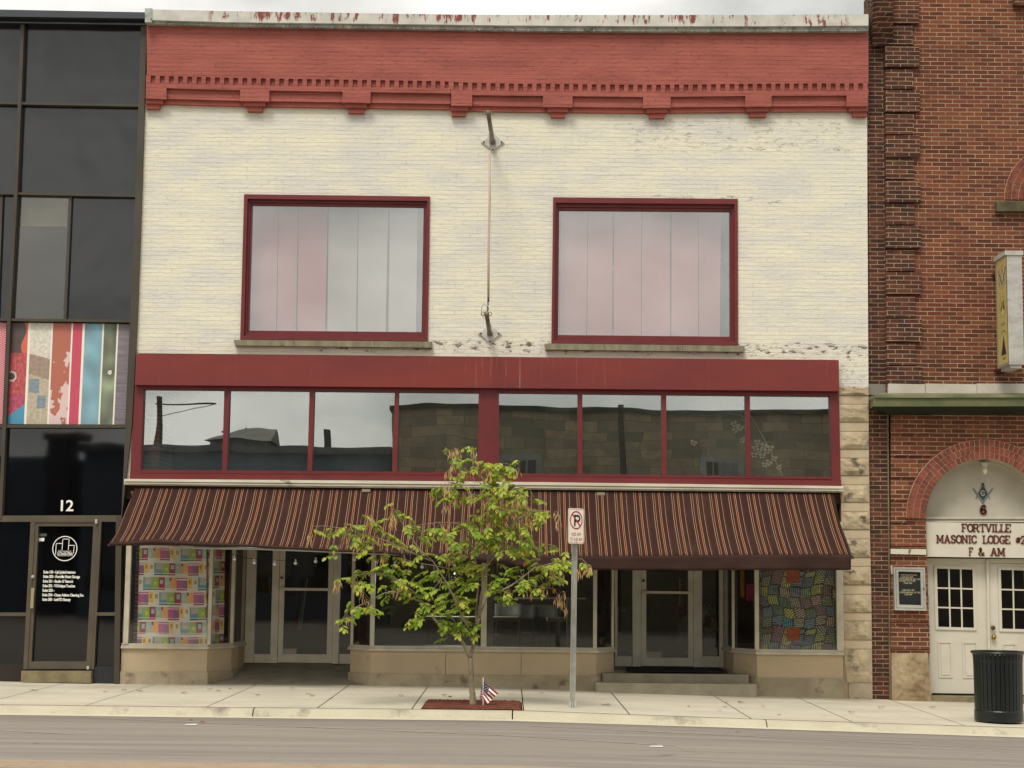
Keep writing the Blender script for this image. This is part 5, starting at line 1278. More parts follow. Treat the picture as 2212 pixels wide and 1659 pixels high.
def cell(name, ka, kb, ua, ub, mat, y=.07, par=B0):
    m = MB(); m.qp([(ua(hl(ka, 0)), hl(ka, ua(0))), (ub(hl(ka, 300)), hl(ka, ub(0))), (ub(hl(kb, 300)), hl(kb, ub(1000))), (ua(hl(kb, 0)), hl(kb, ua(1000)))], y, y+.01); return m.build(name, mat, par)
ulf = lambda v: UL
cell('spandrel_glass', 't', '1', ulf, m1, M_SPAN); cell('spandrel_glass', 't', '1', m1, ji, M_SPAN); cell('spandrel_glass', '1', '2', ulf, m1, M_SPAN); cell('spandrel_glass', '1', '2', m1, ji, M_SPAN)
cell('spandrel_glass', '2', '3', ulf, m1, M_SPAN)
mB = lambda v: interp([(420, 152), (690, 140)], v)
cell('spandrel_glass', '2', '3', mB, ji, M_SPAN)
op = cell('window_pane', '2', '3', m1, mB, glass('smoked pane', .08, (.80, .80, .74), dust_haze=.02), .07)
mb = MB(); mb.qp([(30, 405), (160, 405), (150, 700), (10, 700)], .5, .52); mb.build('room_back', mk('dim beige room wall', (112, 108, 96), (104, 100, 90), rough=.9, fine=.01), B0)
mb = MB(); mb.qp([(46, 420), (146, 422), (144, 489.5), (47, 488.5)], .25, .26); tag(mb.build('roller_blind', mk('dingy white blind', (168, 160, 146), rough=.8, fine=.02)), 'short pale roller blind pulled part way down in the left building window', 'blind')
cell('lobby_glass', '4', '5', ulf, lambda v: m1(v), M_BGLASS); cell('lobby_glass', '4', '5', lambda v: m1(v), ji, M_BGLASS)
mu = MB()
for a, b in ((30, 222), (222, 417), (417, 690), (690, 920), (920, 1122)):
    mu.qp([(m1(a)-3.8, a), (m1(a)+3.6, a), (m1(b)+3.6, b), (m1(b)-3.8, b)], -.045, .07)
mu.qp([(mB(420)-3, 420), (mB(420)+3, 420), (mB(690)+3.2, 690), (mB(690)-3.2, 690)], .01, .07)
mu.qp([(2.5, 420), (6, 420), (-4, 690), (-9, 690)], .01, .07)
for a, b in ((30, 226), (226, 423), (423, 691), (691, 920), (920, 1113)):
    mu.qp([(ji(a), a), (jo_(a)-.5, a), (jo_(b)-.5, b), (ji(b), b)], -.06, .3)
mu.qp([(250.5, 1113), (263.5, 1113), (257, 1476), (246, 1476)], -.06, .3)
for k, h in (('1', 5), ('2', 4.6), ('3', 5.5), ('4', 7)):
    mu.qp([(UL, hl(k, UL)-h/2), (ji(hl(k, 300))+1, hl(k, 300)-h/2), (ji(hl(k, 300))+1, hl(k, 300)+h/2), (UL, hl(k, UL)+h/2)], -.03, .07)
mu.build('mullion', M_BRONZE, B0)
mb = MB(); mb.qp([(UL, 1115), (262, 1113), (262, 1127), (UL, 1127)], -.035, .07); mb.build('door_header', M_BRONZEL, B0)
# poster panels in the middle row
def poster(s, t):
    P_ = Vector((s*9, t*9, 0)); nz = mnoise.noise(P_*2.2)
    for e, w in ((.163, .010), (.355, .008), (.518, .007), (.617, .009), (.777, .007), (.903, .007)):
        if abs(s-e) < w: return (236, 232, 216)
    if s < .163:
        if t < .30: return (52+int(20*nz), 40, 38) if s < .12+.02*sin(t*20) else (206, 78, 54)
        r = math.hypot((s-.03)*1.0, (t-.53)*.85)
        if t > .84+.9*(.11-s): return (44, 128, 168)
        if r < .045: return (44, 34, 34) if r < .03 else (206, 180, 168)
        f = .8+.35*mnoise.noise(Vector((s*60, t*30, 2)))
        c = (214, 66, 70) if t < .7 else (206, 56, 96)
        return tuple(min(250, v*f) for v in c)
    if s < .355:
        f = 1+.16*mnoise.noise(Vector((s*40, t*40, 5)))
        if t < .30+.3*(s-.16): return tuple(v*f for v in (206, 202, 186))
        if t < .50+.35*(s-.16): return tuple(v*f for v in (140, 116, 100))
        if (.55 < t < .69 and .18 < s < .27) or (.72 < t < .85 and .25 < s < .33): return tuple(v*f for v in (104, 122, 134))
        return tuple(v*f for v in (172, 160, 134))
    if s < .518:
        k = mnoise.noise(Vector((s*11, t*8, 7)))+.5*mnoise.noise(Vector((s*40, t*26, 8)))
        if (k > .34-1.0*max(0, t-.35) and t > .28 and s > .44-.0*t) or (t > .66 and s < .44 and k > -.15+.0*t) or (.38 < t < .5 and k > .05 and s < .41): return (214, 184, 180)
        return (164, 78, 56)
    if s < .617: return tuple(v*(1+.06*mnoise.noise(Vector((s*80, t*8, 3)))) for v in (188, 44, 72))
    if s < .777:
        f = 1+.22*mnoise.noise(Vector((s*9, t*6, 4))); return tuple(v*f for v in (100, 150, 166))
    if s < .903:
        if math.hypot((s-.852), (t-.485)*.83) < .018: return (206, 206, 180)
        f = 1+.5*mnoise.noise(Vector((s*14, t*7, 6))); g_ = max(0, 1-abs(t-.62)*7)*.6
        return tuple(v*(f+g_) for v in (80, 92, 70))
    f = 1+.3*mnoise.noise(Vector((s*5, t*70, 9))); return tuple(v*f for v in (98, 90, 98))
poster0 = poster
def poster(s, t): return tuple(lerp(min(255, c), k, .22) for c, k in zip(poster0(s, t), (232, 222, 214)))
o = paint('window_poster', lambda s, t: P(22, 697, .05).lerp(P(280.5, 700, .05), s).lerp(P(12, 916, .05).lerp(P(270.5, 917, .05), s), t), 150, 110, poster, attr_mat('printed poster', .35, .3))
tag(o, 'large poster of upright fabric and paint samples filling a panel left of the storefront', 'poster')
def weave(s, t):
    f = 1+.25*(((int(s*90)+int(t*90)) % 2)-.5); return tuple(v*f for v in (206, 136, 142))
o = paint('window_poster', lambda s, t: P(UL, 692, .05).lerp(P(14, 697, .05), s).lerp(P(UL, 914, .05).lerp(P(5, 916, .05), s), t), 200, 90, weave, bpy.data.materials['printed poster'])
tag(o, 'pink woven texture poster in the panel at the far left edge of the photo', 'poster')
mb = MB(); add_text(mb, '12', 131, 158.5, 1103.5, 1080, .064, .014, .95); tag(mb.build('building_number', M_WTEXT), 'white numeral 12 on the black glass above the left door', 'house number')
# entrance
mb = MB()
mb.qp([(66, 1127), (75.5, 1127), (59, 1446), (50, 1446)], -.03, .12); mb.qp([(213.8, 1127), (219, 1127), (203, 1446), (197.5, 1446)], -.03, .12)
mb.qp([(75.5, 1127), (214, 1127), (214, 1129), (75.5, 1129)], -.03, .12)
mb.qp([(UL, 1323), (56, 1323.5), (55.7, 1331), (UL, 1330)], -.03, .10); mb.qp([(209.2, 1323), (252, 1323), (252, 1330), (209, 1330)], -.03, .10)
mb.build('entrance_frame', M_BRONZEL, B0)
mb = MB(); mb.qp([(UL, 1127), (66, 1127), (51, 1444), (UL, 1444)], .06, .07); mb.build('side_glass', M_BGLASS, B0)
mb = MB(); mb.qp([(219, 1127), (259, 1127), (251, 1438), (203, 1438)], .06, .07); mb.build('side_glass', M_BGLASS, B0)
mb = MB(); mb.qp([(UL, 1438), (51, 1438.5), (49, 1473), (UL, 1469)], .0, .12); mb.build('base_panel', mk('dark brown base', (50, 42, 36), rough=.6), B0)
mb = MB(); mb.qp([(197, 1439), (250, 1439), (247.5, 1478), (197, 1477)], .0, .12); mb.build('base_panel', mk('blue black base', (50, 50, 54), rough=.5, c3=(90, 84, 78), sc3=9, lo3=.64, hi3=.7), B0)
dd = MB(); do = [(75.8, 1129.5), (213.5, 1129.5), (197.2, 1445.5), (59.5, 1445.5)]; di = [(83, 1136.5), (201.5, 1136.5), (186.5, 1429), (67.8, 1429)]
dd.frame(do, di, -.015, .08, .06); door = dd.build('door', M_BRONZEL, B0)
mb = MB(); mb.qp(di, .055, .06); mb.build('pane', M_BGLASS, door)
mb = MB(); mb.qp([(67.5, 1270), (74, 1270), (71.5, 1314), (65, 1314)], -.07, -.045); mb.qp([(68.5, 1274), (71, 1274), (71, 1277), (68.5, 1277)], -.05, -.01); mb.qp([(68, 1306), (70.5, 1306), (70.5, 1309), (68, 1309)], -.05, -.01); mb.build('handle', mk('worn brass pull', (184, 168, 128), rough=.4, metal=.2), door)
mb = MB(); mb.ball(P(71, 1246, -.03), .026, 10, 7); mb.build('lock', M_GALV, door)
mb = MB(); mb.rect(205, 1121.5, 210, 1131, -.06, -.03); mb.rect(187, 1439, 192, 1446, -.05, -.01); mb.build('pivot', M_GALV, door)
mb = MB(); mb.qp([(83.5, 1152.5), (101, 1152.5), (100.5, 1158.5), (83, 1158.5)], .049, .053); mb.build('opening_sticker', mk('grey sticker', (98, 94, 86), rough=.6), door)
mb = MB(); mb.qp([(83.6, 1162), (96, 1162), (95.3, 1169), (83, 1169)], .049, .053); mb.build('opening_sticker', M_WTEXT, door)
lg = MB(); cu_, cv_ = 140, 1185; YD = .052
cc = P(cu_, cv_, YD); k_ = (P(cu_+10, cv_, YD)-cc).length/10
def ring(m, c, r0, r1, y, n=48):
    for i in range(n):
        a, b = 2*pi*i/n, 2*pi*(i+1)/n
        m.quad(*[Vector((c.x+r*cos(t), y, c.z+r*sin(t))) for r, t in ((r0, a), (r0, b), (r1, b), (r1, a))])
ring(lg, cc, 25.2*k_, 27*k_, YD)
def ln(m, pts, w, y):
    for (a, b) in zip(pts[:-1], pts[1:]):
        A, B_ = P(*a, y), P(*b, y); d = (B_-A).normalized(); nn = Vector((-d.z, 0, d.x))*w/2*k_; e = d*w/2*k_; m.quad(A+nn-e, B_+nn+e, B_-nn+e, A-nn-e)
ln(lg, [(120, 1197), (121.5, 1174), (133.5, 1174)], 1.3, YD-.001); ln(lg, [(134, 1187), (135.5, 1164.5), (149.5, 1164.5), (147.5, 1187)], 1.3, YD-.001); ln(lg, [(149, 1178), (160.5, 1178), (158.5, 1195)], 1.3, YD-.001)
ln(lg, [(124, 1198.5), (157, 1198.5)], .8, YD-.001); ln(lg, [(124, 1200.5), (157, 1200.5)], .6, YD-.001)
add_text(lg, 'MCC Properties LLC', 126, 154, 1192, 1188.5, YD-.002, .0); add_text(lg, '12 South Main', 124, 156.5, 1197.2, 1192, YD-.002, .02)
lg.build('round_logo', M_WTEXT, door)
su = MB()
for s, u0, u1, v in (('Suite 100 - UpCycled Interiors', 93.6, 163, 1238.3), ('Suite 200 - Fortville Music Garage', 93, 172.5, 1248), ('Suite 201 - Studio G Tattoo\'s', 92.5, 158, 1258), ('Suite 202 - YOUnique Touches', 92, 162, 1268), ('Suite 203 -', 91.3, 117.5, 1277.8), ('Suite 204 - Casey Adams Cleaning Svs.', 91, 181, 1287.6), ('Suite 205 - LashTD Beauty', 91, 152.5, 1297.5)):
    add_text(su, s, u0, u1, v, v-6, .0515, .03, .9)
su.build('tenant_list', M_WTEXT, door)
m = MB(); m.pris([P(u, v, -.12) for u, v in ((46, 1449.5), (196.5, 1450), (197, 1475.5), (45, 1473.5))], (0, .3, 0)); tag(m.build('door_step', M_CONCM), 'mossy concrete block step under the dark glass door', 'step')
sd = MB(); sd.box(P(UL, 500, 0).x, P(295, 500, 0).x, .35, 14, -.4, P(100, 60, 0).z); sd.build('side_wall', M_BLACK, B0)
# ------------------------------------------------------------------ kerbside things
# mulch bed
m = MB(); nx_, ny_ = 60, 18
for j in range(ny_+1):
    for i in range(nx_+1):
        x = lerp(PX0+.012, PX1-.012, i/nx_); y = lerp(PY0+.015, PY1, j/ny_); tb = GH(1022.7, 1524.7)
        r = math.hypot((x-tb.x)/.36, (y-tb.y)/.22); dip = -.05*max(0, 1-r) ; e = 1 if 0 < i < nx_ and 0 < j < ny_ else 0
        m.v.append((x, y, gz(x, y)+.006+e*(.012*random.random()+.015)+dip))
for j in range(ny_):
    for i in range(nx_): a = j*(nx_+1)+i; m.f.append([a, a+1, a+nx_+2, a+nx_+1]); m.m.append(0)
o = m.build('mulch_bed', M_MULCH); tag(o, kind='stuff'); o['label'] = 'red brown mulch filling the square tree pit at the curb'
TB = GH(1022.7, 1525)
TY = TB.y
tr = thing('street_tree', 'young street tree with feathery green leaves and hanging tan seed pods in a mulch pit', 'tree', TB)
BR = [ # name, points (u,v,dy), r0, r1
 [(1022.7, 1527, 0), (1021, 1500, 0), (1019, 1480, 0), (1017.7, 1451, 0), (1016.5, 1421, 0)],
 [(1016.5, 1421, 0), (1005, 1400, -.03), (995.5, 1381.5, -.08), (975.7, 1367.6, -.12), (946, 1345.8, -.2), (926, 1322, -.22), (914, 1302, -.25), (896, 1282, -.25), (880, 1268, -.25), (850, 1248, -.2), (820, 1236, -.15), (790, 1240, -.1), (762, 1244, -.1)],
 [(1016.5, 1421, 0), (1021, 1401, .03), (1023, 1375.5, .06), (1035, 1336, .06), (1040, 1286, .06), (1052, 1222, .05), (1063.6, 1183, .03), (1075, 1145, 0), (1067, 1089, -.02), (1055, 1060, 0), (1042.5, 1035.7, 0), (1033, 1016, 0), (1026, 990, .02), (1020, 965, .02)],
 [(914, 1302, -.25), (885, 1290, -.3), (850, 1278, -.35), (827, 1282, -.4), (787, 1304, -.4), (753.5, 1318, -.4), (740, 1335, -.4)],
 [(1029, 1352, .05), (1029, 1310, .12), (1033, 1260, .2), (1028, 1215, .25), (1015, 1170, .3), (1000, 1130, .3)],
 [(1023, 1375, .06), (1003, 1340, -.1), (985, 1300, -.25), (965, 1260, -.35), (936, 1213, -.4), (905, 1185, -.4), (880, 1150, -.4), (856, 1107, -.35)],
 [(936, 1213, -.4), (888, 1193, -.3), (840, 1170, -.2), (792, 1155, -.1), (739, 1141, 0), (700, 1136, .05), (677, 1137, .05)],
 [(1035, 1336, .06), (1052, 1290, -.1), (1099, 1268, -.2), (1116, 1257, -.2), (1155, 1227, -.25), (1202, 1214, -.3), (1256, 1207, -.3), (1278, 1228, -.32)],
 [(1116, 1257, -.2), (1142, 1265.5, -.1), (1174, 1267.6, 0), (1194, 1272, .05), (1213, 1291, .08)],
 [(1052, 1222, .05), (1075, 1195, .15), (1100, 1170, .2), (1140, 1168, .3), (1200, 1179, .35)],
 [(1063, 1183, .03), (1090, 1150, -.15), (1120, 1120, -.25), (1150, 1105, -.3), (1185, 1103, -.3)],
 [(1067, 1089, -.02), (1090, 1062, .1), (1115, 1050, .18), (1145, 1058, .2)],
 [(1042, 1036, 0), (1015, 1020, -.1), (985, 1001, -.15), (966, 984, -.15), (962, 966, -.15)],
 [(1042, 1036, 0), (1070, 1010, .1), (1090, 1000, .12), (1106, 1004, .12)],
 [(1063, 1183, .03), (1020, 1150, -.2), (985, 1130, -.3), (950, 1128, -.35), (900, 1135, -.35)],
 [(1067, 1089, -.02), (1030, 1070, -.15), (990, 1060, -.2), (955, 1050, -.2)],
 [(1045, 1255, .06), (1000, 1235, .2), (955, 1225, .3), (900, 1215, .35), (860, 1205, .35)],
 [(975, 1367, -.12), (985, 1350, -.3), (975, 1330, -.35), (960, 1322, -.38)],
 [(1051, 1225, .05), (1068, 1202, .0), (1085, 1190, -.05), (1092, 1165, -.1), (1120, 1085, -.1)],
]
RAD = [(.042, .031), (.026, .007), (.029, .005), (.012, .004), (.018, .005), (.018, .005), (.010, .003), (.016, .004), (.009, .003), (.012, .004), (.012, .004), (.009, .003), (.008, .003), (.007, .003), (.011, .003), (.009, .003), (.010, .003), (.007, .003), (.010, .004)]
nodes_ = []; lm = MB()
for bi, (b, (r0, r1)) in enumerate(zip(BR, RAD)):
    pts = [P(u, v, TY+dy) for u, v, dy in b]
    fin = []
    for i in range(len(pts)-1):
        for k in range(3):
            q_ = pts[i].lerp(pts[i+1], k/3)
            if k: q_ += Vector((mnoise.noise(q_*9), mnoise.noise(q_*9+Vector((5, 5, 5))), 0))*.012
            fin.append(q_)
    fin.append(pts[-1]); n = len(fin); rad = [lerp(r0, r1, (i/(n-1))**.8) for i in range(n)]
    if bi == 0:
        rad = [r*(1+.12*mnoise.noise(p*14)) for r, p in zip(rad, fin)]; rad[0] = .052; rad[1] = .047
    if bi == 0: tk = MB(); tk.tube(fin, rad, 12); tk.build('trunk', M_BARK, tr, smooth=True)
    else: lm.tube(fin, rad, 7)
    if bi: nodes_ += fin[4:]
lm.build('limbs', M_BARK, tr, smooth=True)
Z1 = [(945, 735, .4), (1040, 830), (1130, 850), (735, 880), (860, 900), (530, 950), (640, 960), (180, 1030), (280, 1030), (390, 1010), (560, 1080), (480, 1060), (680, 1060), (830, 1000), (950, 1060), (760, 1110), (560, 1140), (680, 1230), (640, 1280, .7), (330, 1210, .7), (300, 1310, .7), (1190, 970), (1260, 990), (1160, 1010), (1400, 1010), (1390, 1090), (1540, 1000), (1560, 1060), (1100, 1180), (960, 1170), (1250, 1200), (1350, 1130), (920, 1300), (750, 1320), (1060, 1340), (1170, 1370), (1300, 1300), (1440, 1280), (1550, 1310), (1650, 1060), (1800, 960), (1700, 1180), (1780, 1140), (520, 1570), (430, 1550), (590, 1480), (690, 1490, .6), (680, 1610), (740, 1640), (820, 1430), (950, 1450), (1050, 1440), (900, 1500), (1150, 1480), (1300, 1500), (1380, 1530), (1480, 1540), (1250, 1600), (1100, 1580), (1000, 1550), (1620, 1600), (1700, 1450), (1780, 1400), (1600, 1330), (1780, 1600), (1600, 120, .3), (1800, 230), (1760, 400), (1530, 560), (1650, 580), (1560, 660), (1800, 660)]
Z2 = [(310, 110, .5), (240, 90, .4), (210, 240), (340, 310), (400, 260), (220, 400), (150, 490), (600, 270, .7), (740, 320), (690, 330), (470, 320), (570, 330), (630, 400), (740, 380), (540, 480), (690, 480), (480, 540), (600, 560), (850, 540), (900, 590), (760, 600), (440, 610), (290, 660), (90, 620), (860, 690), (1020, 680, .6), (1080, 690, .6), (540, 690), (640, 650), (730, 700), (940, 770), (450, 740), (1100, 830), (1140, 820), (1040, 920), (850, 830), (330, 850), (450, 820), (560, 840), (500, 880), (700, 900), (830, 930), (920, 950), (600, 930), (180, 960), (270, 960), (350, 1010), (480, 1000), (100, 1040), (330, 1090), (540, 1110), (650, 1120), (750, 1050), (850, 1050), (960, 1110), (1010, 1180), (1100, 1210), (1230, 1230), (920, 1200), (120, 1190), (250, 1170), (350, 1240), (480, 1210), (600, 1230), (750, 1260), (880, 1290), (1000, 1340), (60, 1330), (190, 1300), (1360, 1280, .6), (1300, 1360), (1380, 1370), (290, 1390), (170, 1430), (350, 1460), (430, 1420), (680, 1420), (760, 1450), (820, 1460), (1000, 1400), (1080, 1440), (1180, 1430), (1280, 1410), (1380, 1440), (1560, 1400, .6), (1620, 1470, .6), (1000, 1550), (1060, 1540), (1220, 1560), (1300, 1550), (600, 1540), (640, 1560), (540, 1640), (400, 1530), (300, 1550), (180, 1580), (60, 1600), (330, 1620), (900, 1600), (860, 1640), (560, 400), (660, 540), (520, 600), (700, 620), (780, 660), (600, 760), (760, 780), (680, 820), (400, 900), (560, 980), (680, 1000), (780, 960), (620, 1060), (440, 1100), (860, 1130), (700, 1180), (560, 1180), (800, 1210)]
Z3 = [(1000, 260), (900, 330), (880, 400), (1060, 290), (1130, 340), (1170, 380), (1250, 280), (1300, 320), (1400, 310), (1500, 350), (1500, 450), (1400, 470), (1450, 500), (1480, 550), (1580, 540), (1650, 500), (1620, 400), (1700, 290), (1800, 270), (1780, 410), (1750, 470), (1300, 450), (1250, 520), (1280, 590), (1180, 620), (1240, 640), (1550, 640), (1640, 680), (1700, 720), (1780, 740), (1840, 740), (1740, 620), (1500, 680), (1550, 690), (1500, 840, .6), (490, 470), (580, 520), (640, 540), (760, 510), (460, 610), (400, 630), (420, 720, .5), (700, 490), (1640, 770)]
Z4 = [(450, 410), (420, 480), (560, 510, .6), (500, 480), (690, 340), (640, 380), (800, 400), (830, 450, .6), (370, 350), (100, 520), (70, 570), (120, 740), (60, 790), (180, 780), (420, 280)]
SPR = [(658.3+a[0]/5.213, 943.6+a[1]/5.213, a[2] if len(a) > 2 else 1) for a in Z1]+[(960+a[0]/5.213, 943.6+a[1]/5.213, a[2] if len(a) > 2 else 1) for a in Z2]
SPR += [(658.3+a[0]/5.041, 1206.9+a[1]/5.041, a[2] if len(a) > 2 else 1) for a in Z3]+[(987.5+a[0]/4.652, 1179.5+a[1]/4.652, a[2] if len(a) > 2 else 1) for a in Z4]
lf_ = MB(); tw = MB(); rg = random.Random(3)
SPR += [(a+rg.uniform(-16, 16), b+rg.uniform(-13, 13), c) for a, b, c in SPR if c == 1 and rg.random() < (.65 if a > 900 and b < 1300 else .35)]
def leaflet(m, p, d, L_, W_, nrm):
    s = d.cross(nrm).normalized(); dn = nrm*(-.10*L_)
    c = rg.uniform(.05, .25)*W_
    q = [p, p+d*L_*.28+s*W_*.46+nrm*c, p+d*L_*.66+s*W_*.48+nrm*c+dn*.4, p+d*L_+dn, p+d*L_*.66-s*W_*.48+nrm*c+dn*.4, p+d*L_*.28-s*W_*.46+nrm*c, p+d*L_*.5+dn*.2]
    m.add(q, [[0, 1, 6], [1, 2, 6], [2, 3, 6], [3, 4, 6], [4, 5, 6], [5, 0, 6]])
def nearest(p): return min(nodes_, key=lambda n: (n-p).length_squared)
for u, v, sz in SPR:
    p0 = P(u, v, TY+rg.uniform(-.12, .12)); nn = nearest(p0)
    p0 = P(u, v, nn.y+rg.gauss(0, .16)); nn = nearest(p0); dirn = (p0-nn); 
    h = Vector((dirn.x, dirn.y, 0))
    if h.length < .05: h = Vector((rg.uniform(-1, 1), rg.uniform(-1, 1), 0))
    h.normalize(); h = (h+Vector((rg.uniform(-.5, .5), rg.uniform(-.6, .4), 0))).normalized()
    nl = max(1, int(round((10+rg.random()*4)*sz))); Lr = .185*sz+.03; d = (h+Vector((0, 0, rg.uniform(-.25, .25)))).normalized()
    st_ = p0-d*Lr*.5-Vector((0, 0, .02)); tw.tube([nn, nn.lerp(st_, .5)+Vector((0, 0, -.01)), st_], [.0035, .003, .002], 4, False)
    pr = st_; pts = [pr]; 
    for k in range(5): d = (d+Vector((0, 0, -.13))).normalized(); pr = pr+d*Lr/5; pts.append(pr)
    tw.tube(pts, .0016, 4, False)
    for k in range(nl):
        t = (k+.6)/nl*5; i = min(4, int(t)); q = pts[i].lerp(pts[i+1], t-i); tan = (pts[i+1]-pts[i]).normalized()
        side = tan.cross(Vector((0, 0, 1))).normalized()*(1 if k % 2 else -1)
        if k == nl-1: dl = tan+Vector((0, 0, -.3))
        else: dl = side*.9+tan*.45+Vector((0, 0, rg.uniform(-.75, .05)))
        dl.normalize(); up = (Vector((0, 0, 1))+Vector((rg.uniform(-.5, .5), rg.uniform(-.9, .3), 0))).normalized(); up = (up-dl*up.dot(dl)).normalized()
        leaflet(lf_, q, dl, rg.uniform(.055, .088), rg.uniform(.032, .048), up)
tw.build('twigs', M_BARK, tr)
cr_ = lf_.build('crown', M_LEAF, tr)
pd = MB()
P1 = [(60, 1150), (40, 1190), (430, 1170), (730, 950), (740, 1000), (970, 930), (980, 1000), (1010, 970), (560, 1270), (820, 1180), (1120, 1280), (1580, 1130), (1570, 1200), (1720, 1270), (870, 1390), (900, 1380), (1120, 1400), (1590, 850), (1710, 750), (1600, 620), (1690, 200), (1660, 210), (1680, 360), (1620, 440), (1750, 450), (1580, 1060), (1630, 1420)]
P2 = [(110, 190), (150, 200), (330, 210), (350, 300), (110, 340), (50, 440), (830, 420), (170, 450), (300, 450), (740, 680), (650, 800), (690, 780), (740, 800), (740, 860), (800, 760), (680, 860), (620, 800), (940, 860), (1000, 900), (960, 950), (940, 1000), (1020, 1000), (650, 950), (670, 1020), (930, 1200), (240, 590), (420, 650), (120, 760), (300, 740), (470, 760), (870, 880), (980, 1030), (1290, 1010), (1260, 910), (1200, 1560), (1310, 1580), (1530, 1560), (1620, 1510), (140, 1260), (40, 1400), (520, 660), (600, 700), (560, 740), (840, 780), (900, 800), (780, 840), (20, 600), (520, 1000), (830, 1010), (770, 910), (500, 440), (20, 1160)]
P3 = [(360, 300), (350, 330), (590, 350), (560, 320), (620, 410), (1000, 390), (1050, 340), (660, 490), (460, 680)]
P4 = [(510, 510), (720, 500), (890, 490), (1010, 560), (1040, 590), (1060, 620), (1070, 670), (950, 320), (1230, 290), (1060, 520), (1310, 250)]
PODS = [(658.3+a/5.213, 943.6+b/5.213) for a, b in P1]+[(960+a/5.213, 943.6+b/5.213) for a, b in P2]+[(658.3+a/5.041, 1206.9+b/5.041) for a, b in P3]+[(987.5+a/4.652, 1179.5+b/4.652) for a, b in P4]
for u, v in PODS:
    p0 = P(u, v-9, TY); nn = nearest(p0); p0 = P(u, v-9, nn.y+rg.gauss(-.08, .1)); tw2 = rg.randint(5, 8)
    for k in range(tw2):
        a = p0+Vector((rg.uniform(-.045, .045), rg.uniform(-.04, .04), rg.uniform(-.04, .03))); d = Vector((rg.uniform(-.35, .35), rg.uniform(-.3, .3), -1)).normalized(); l = rg.uniform(.07, .12); s = Vector((cos(k), sin(k), 0))*.0075
        b = a+d*l; mid = a.lerp(b, .45); b += Vector((rg.uniform(-.01, .01), 0, 0)); t2 = s.cross(d).normalized()*.0035
        pd.add([a, mid+s, mid+t2, mid-s, mid-t2, b], [[0, 1, 2], [0, 2, 3], [0, 3, 4], [0, 4, 1], [5, 2, 1], [5, 3, 2], [5, 4, 3], [5, 1, 4]])
        pd.tube([p0+Vector((0, 0, .03)), a], .001, 3, False)
pd.build('seed_pods', M_POD, tr)
om = MB()
for u, v in ((1131.5, 1220.3), (1134, 1217), (1194.9, 1278.4), (1197, 1276)):
    p = P(u, v, TY-.3); leaflet(om, p+Vector((0, 0, .03)), Vector((.3*(u % 2)-.1, 0, -1)).normalized(), .055, .032, Vector((.5, -1, .3)).normalized())
om.build('orange_leaves', M_ORL, tr)
# little flag
fb = GH(1044, 1525.5); fg = thing('small_flag', 'small stars and stripes flag drooping on a stick in the mulch beside the tree', 'flag', fb)
ft = P(1043.6, 1465.5, fb.y); m = MB(); m.tube([fb-Vector((0, 0, .05)), ft], .006, 8); m.tube([ft, ft+Vector((0, 0, .018))], [.006, .001], 8); m.build('stick', M_WTEXT, fg)
fu = [(1042.5, 1474), (1075.2, 1497.5), (1070, 1506), (1046, 1519)]
def flagc(s, t):
    # s along the stripes from hoist to fly, t across them
    if s < .42 and t < .54:
        return (206, 198, 200) if (int(s*26) % 2 == 0 and int(t*24) % 2 == 0 and (int(s*26)//2+int(t*24)//2) % 2 == 0) else (30, 28, 56)
    return (120, 24, 36) if int(t*9) % 2 == 0 else (240, 222, 214)
def flagr(s, t):
    A, B_, C_, D_ = P(1044.5, 1472, fb.y), P(1076.5, 1498, fb.y-.03), P(1051, 1522, fb.y-.05), P(1043.3, 1507, fb.y)
    p = A.lerp(B_, s).lerp(D_.lerp(C_, s), t); p.y += -.015+.014*sin((s*.4+t)*9); p.z -= .02*s*(1-s)*0; return p
def flagl(s, t):
    A, B_, C_, D_ = P(1043.6, 1474, fb.y), P(1040.3, 1485, fb.y+.02), P(1036.2, 1505, fb.y+.03), P(1040, 1517, fb.y+.02)
    a = P(1043.5, 1473, fb.y).lerp(P(1044.5, 1519, fb.y-.0), t); b = (P(1040.5, 1484, fb.y+.05).lerp(P(1035.8, 1506, fb.y+.05), t*1.4) if t < .714 else P(1035.8, 1506, fb.y+.05).lerp(P(1043, 1519, fb.y+.05), (t-.714)/.286))
    return a.lerp(b, s)
fm = attr_mat('flag cloth', .7)
paint('cloth', flagr, 52, 39, flagc, fm, fg); paint('cloth_fold', flagl, 10, 52, lambda s, t: (44, 40, 66) if t < .3 else ((140, 44, 56) if int((t+s*.12)*14) % 2 == 0 else (214, 180, 178)), fm, fg)
# no parking sign
sbp = GH(1236.5, 1529); ps = thing('no_parking_sign', 'white no parking sign with red circle on a perforated steel post at the curb', 'street sign', sbp)
tp = P(1241.5, 1170, sbp.y); ang = radians(45); ex = Vector((cos(ang), sin(ang), 0)); nr = Vector((sin(ang), -cos(ang), 0))
m = MB()
up_ = (tp-sbp).normalized()
for seg_, w in (((-.032, .0), .006), ):
    pass
def chan(a, b, r):
    prof = [(-.034, -.002), (-.020, -.002), (-.013, .026), (.013, .026), (.020, -.002), (.034, -.002), (.034, .003), (.022, .003), (.016, .032), (-.016, .032), (-.022, .003), (-.034, .003)]
    e2 = Vector((cos(radians(14)), sin(radians(14)), 0)); n2 = Vector((sin(radians(14)), -cos(radians(14)), 0))
    A = [a+e2*x*r-n2*y*r for x, y in prof]; B_ = [b+e2*x*r-n2*y*r for x, y in prof]; n = len(prof)
    m.add(A+B_, [[i, (i+1) % n, n+(i+1) % n, n+i] for i in range(n)]+[list(range(n))[::-1], list(range(n, 2*n))])
chan(sbp+Vector((0, 0, -.1)), tp+Vector((0, 0, .03)), 1.1)
post = m.build('post', M_GALV, ps)
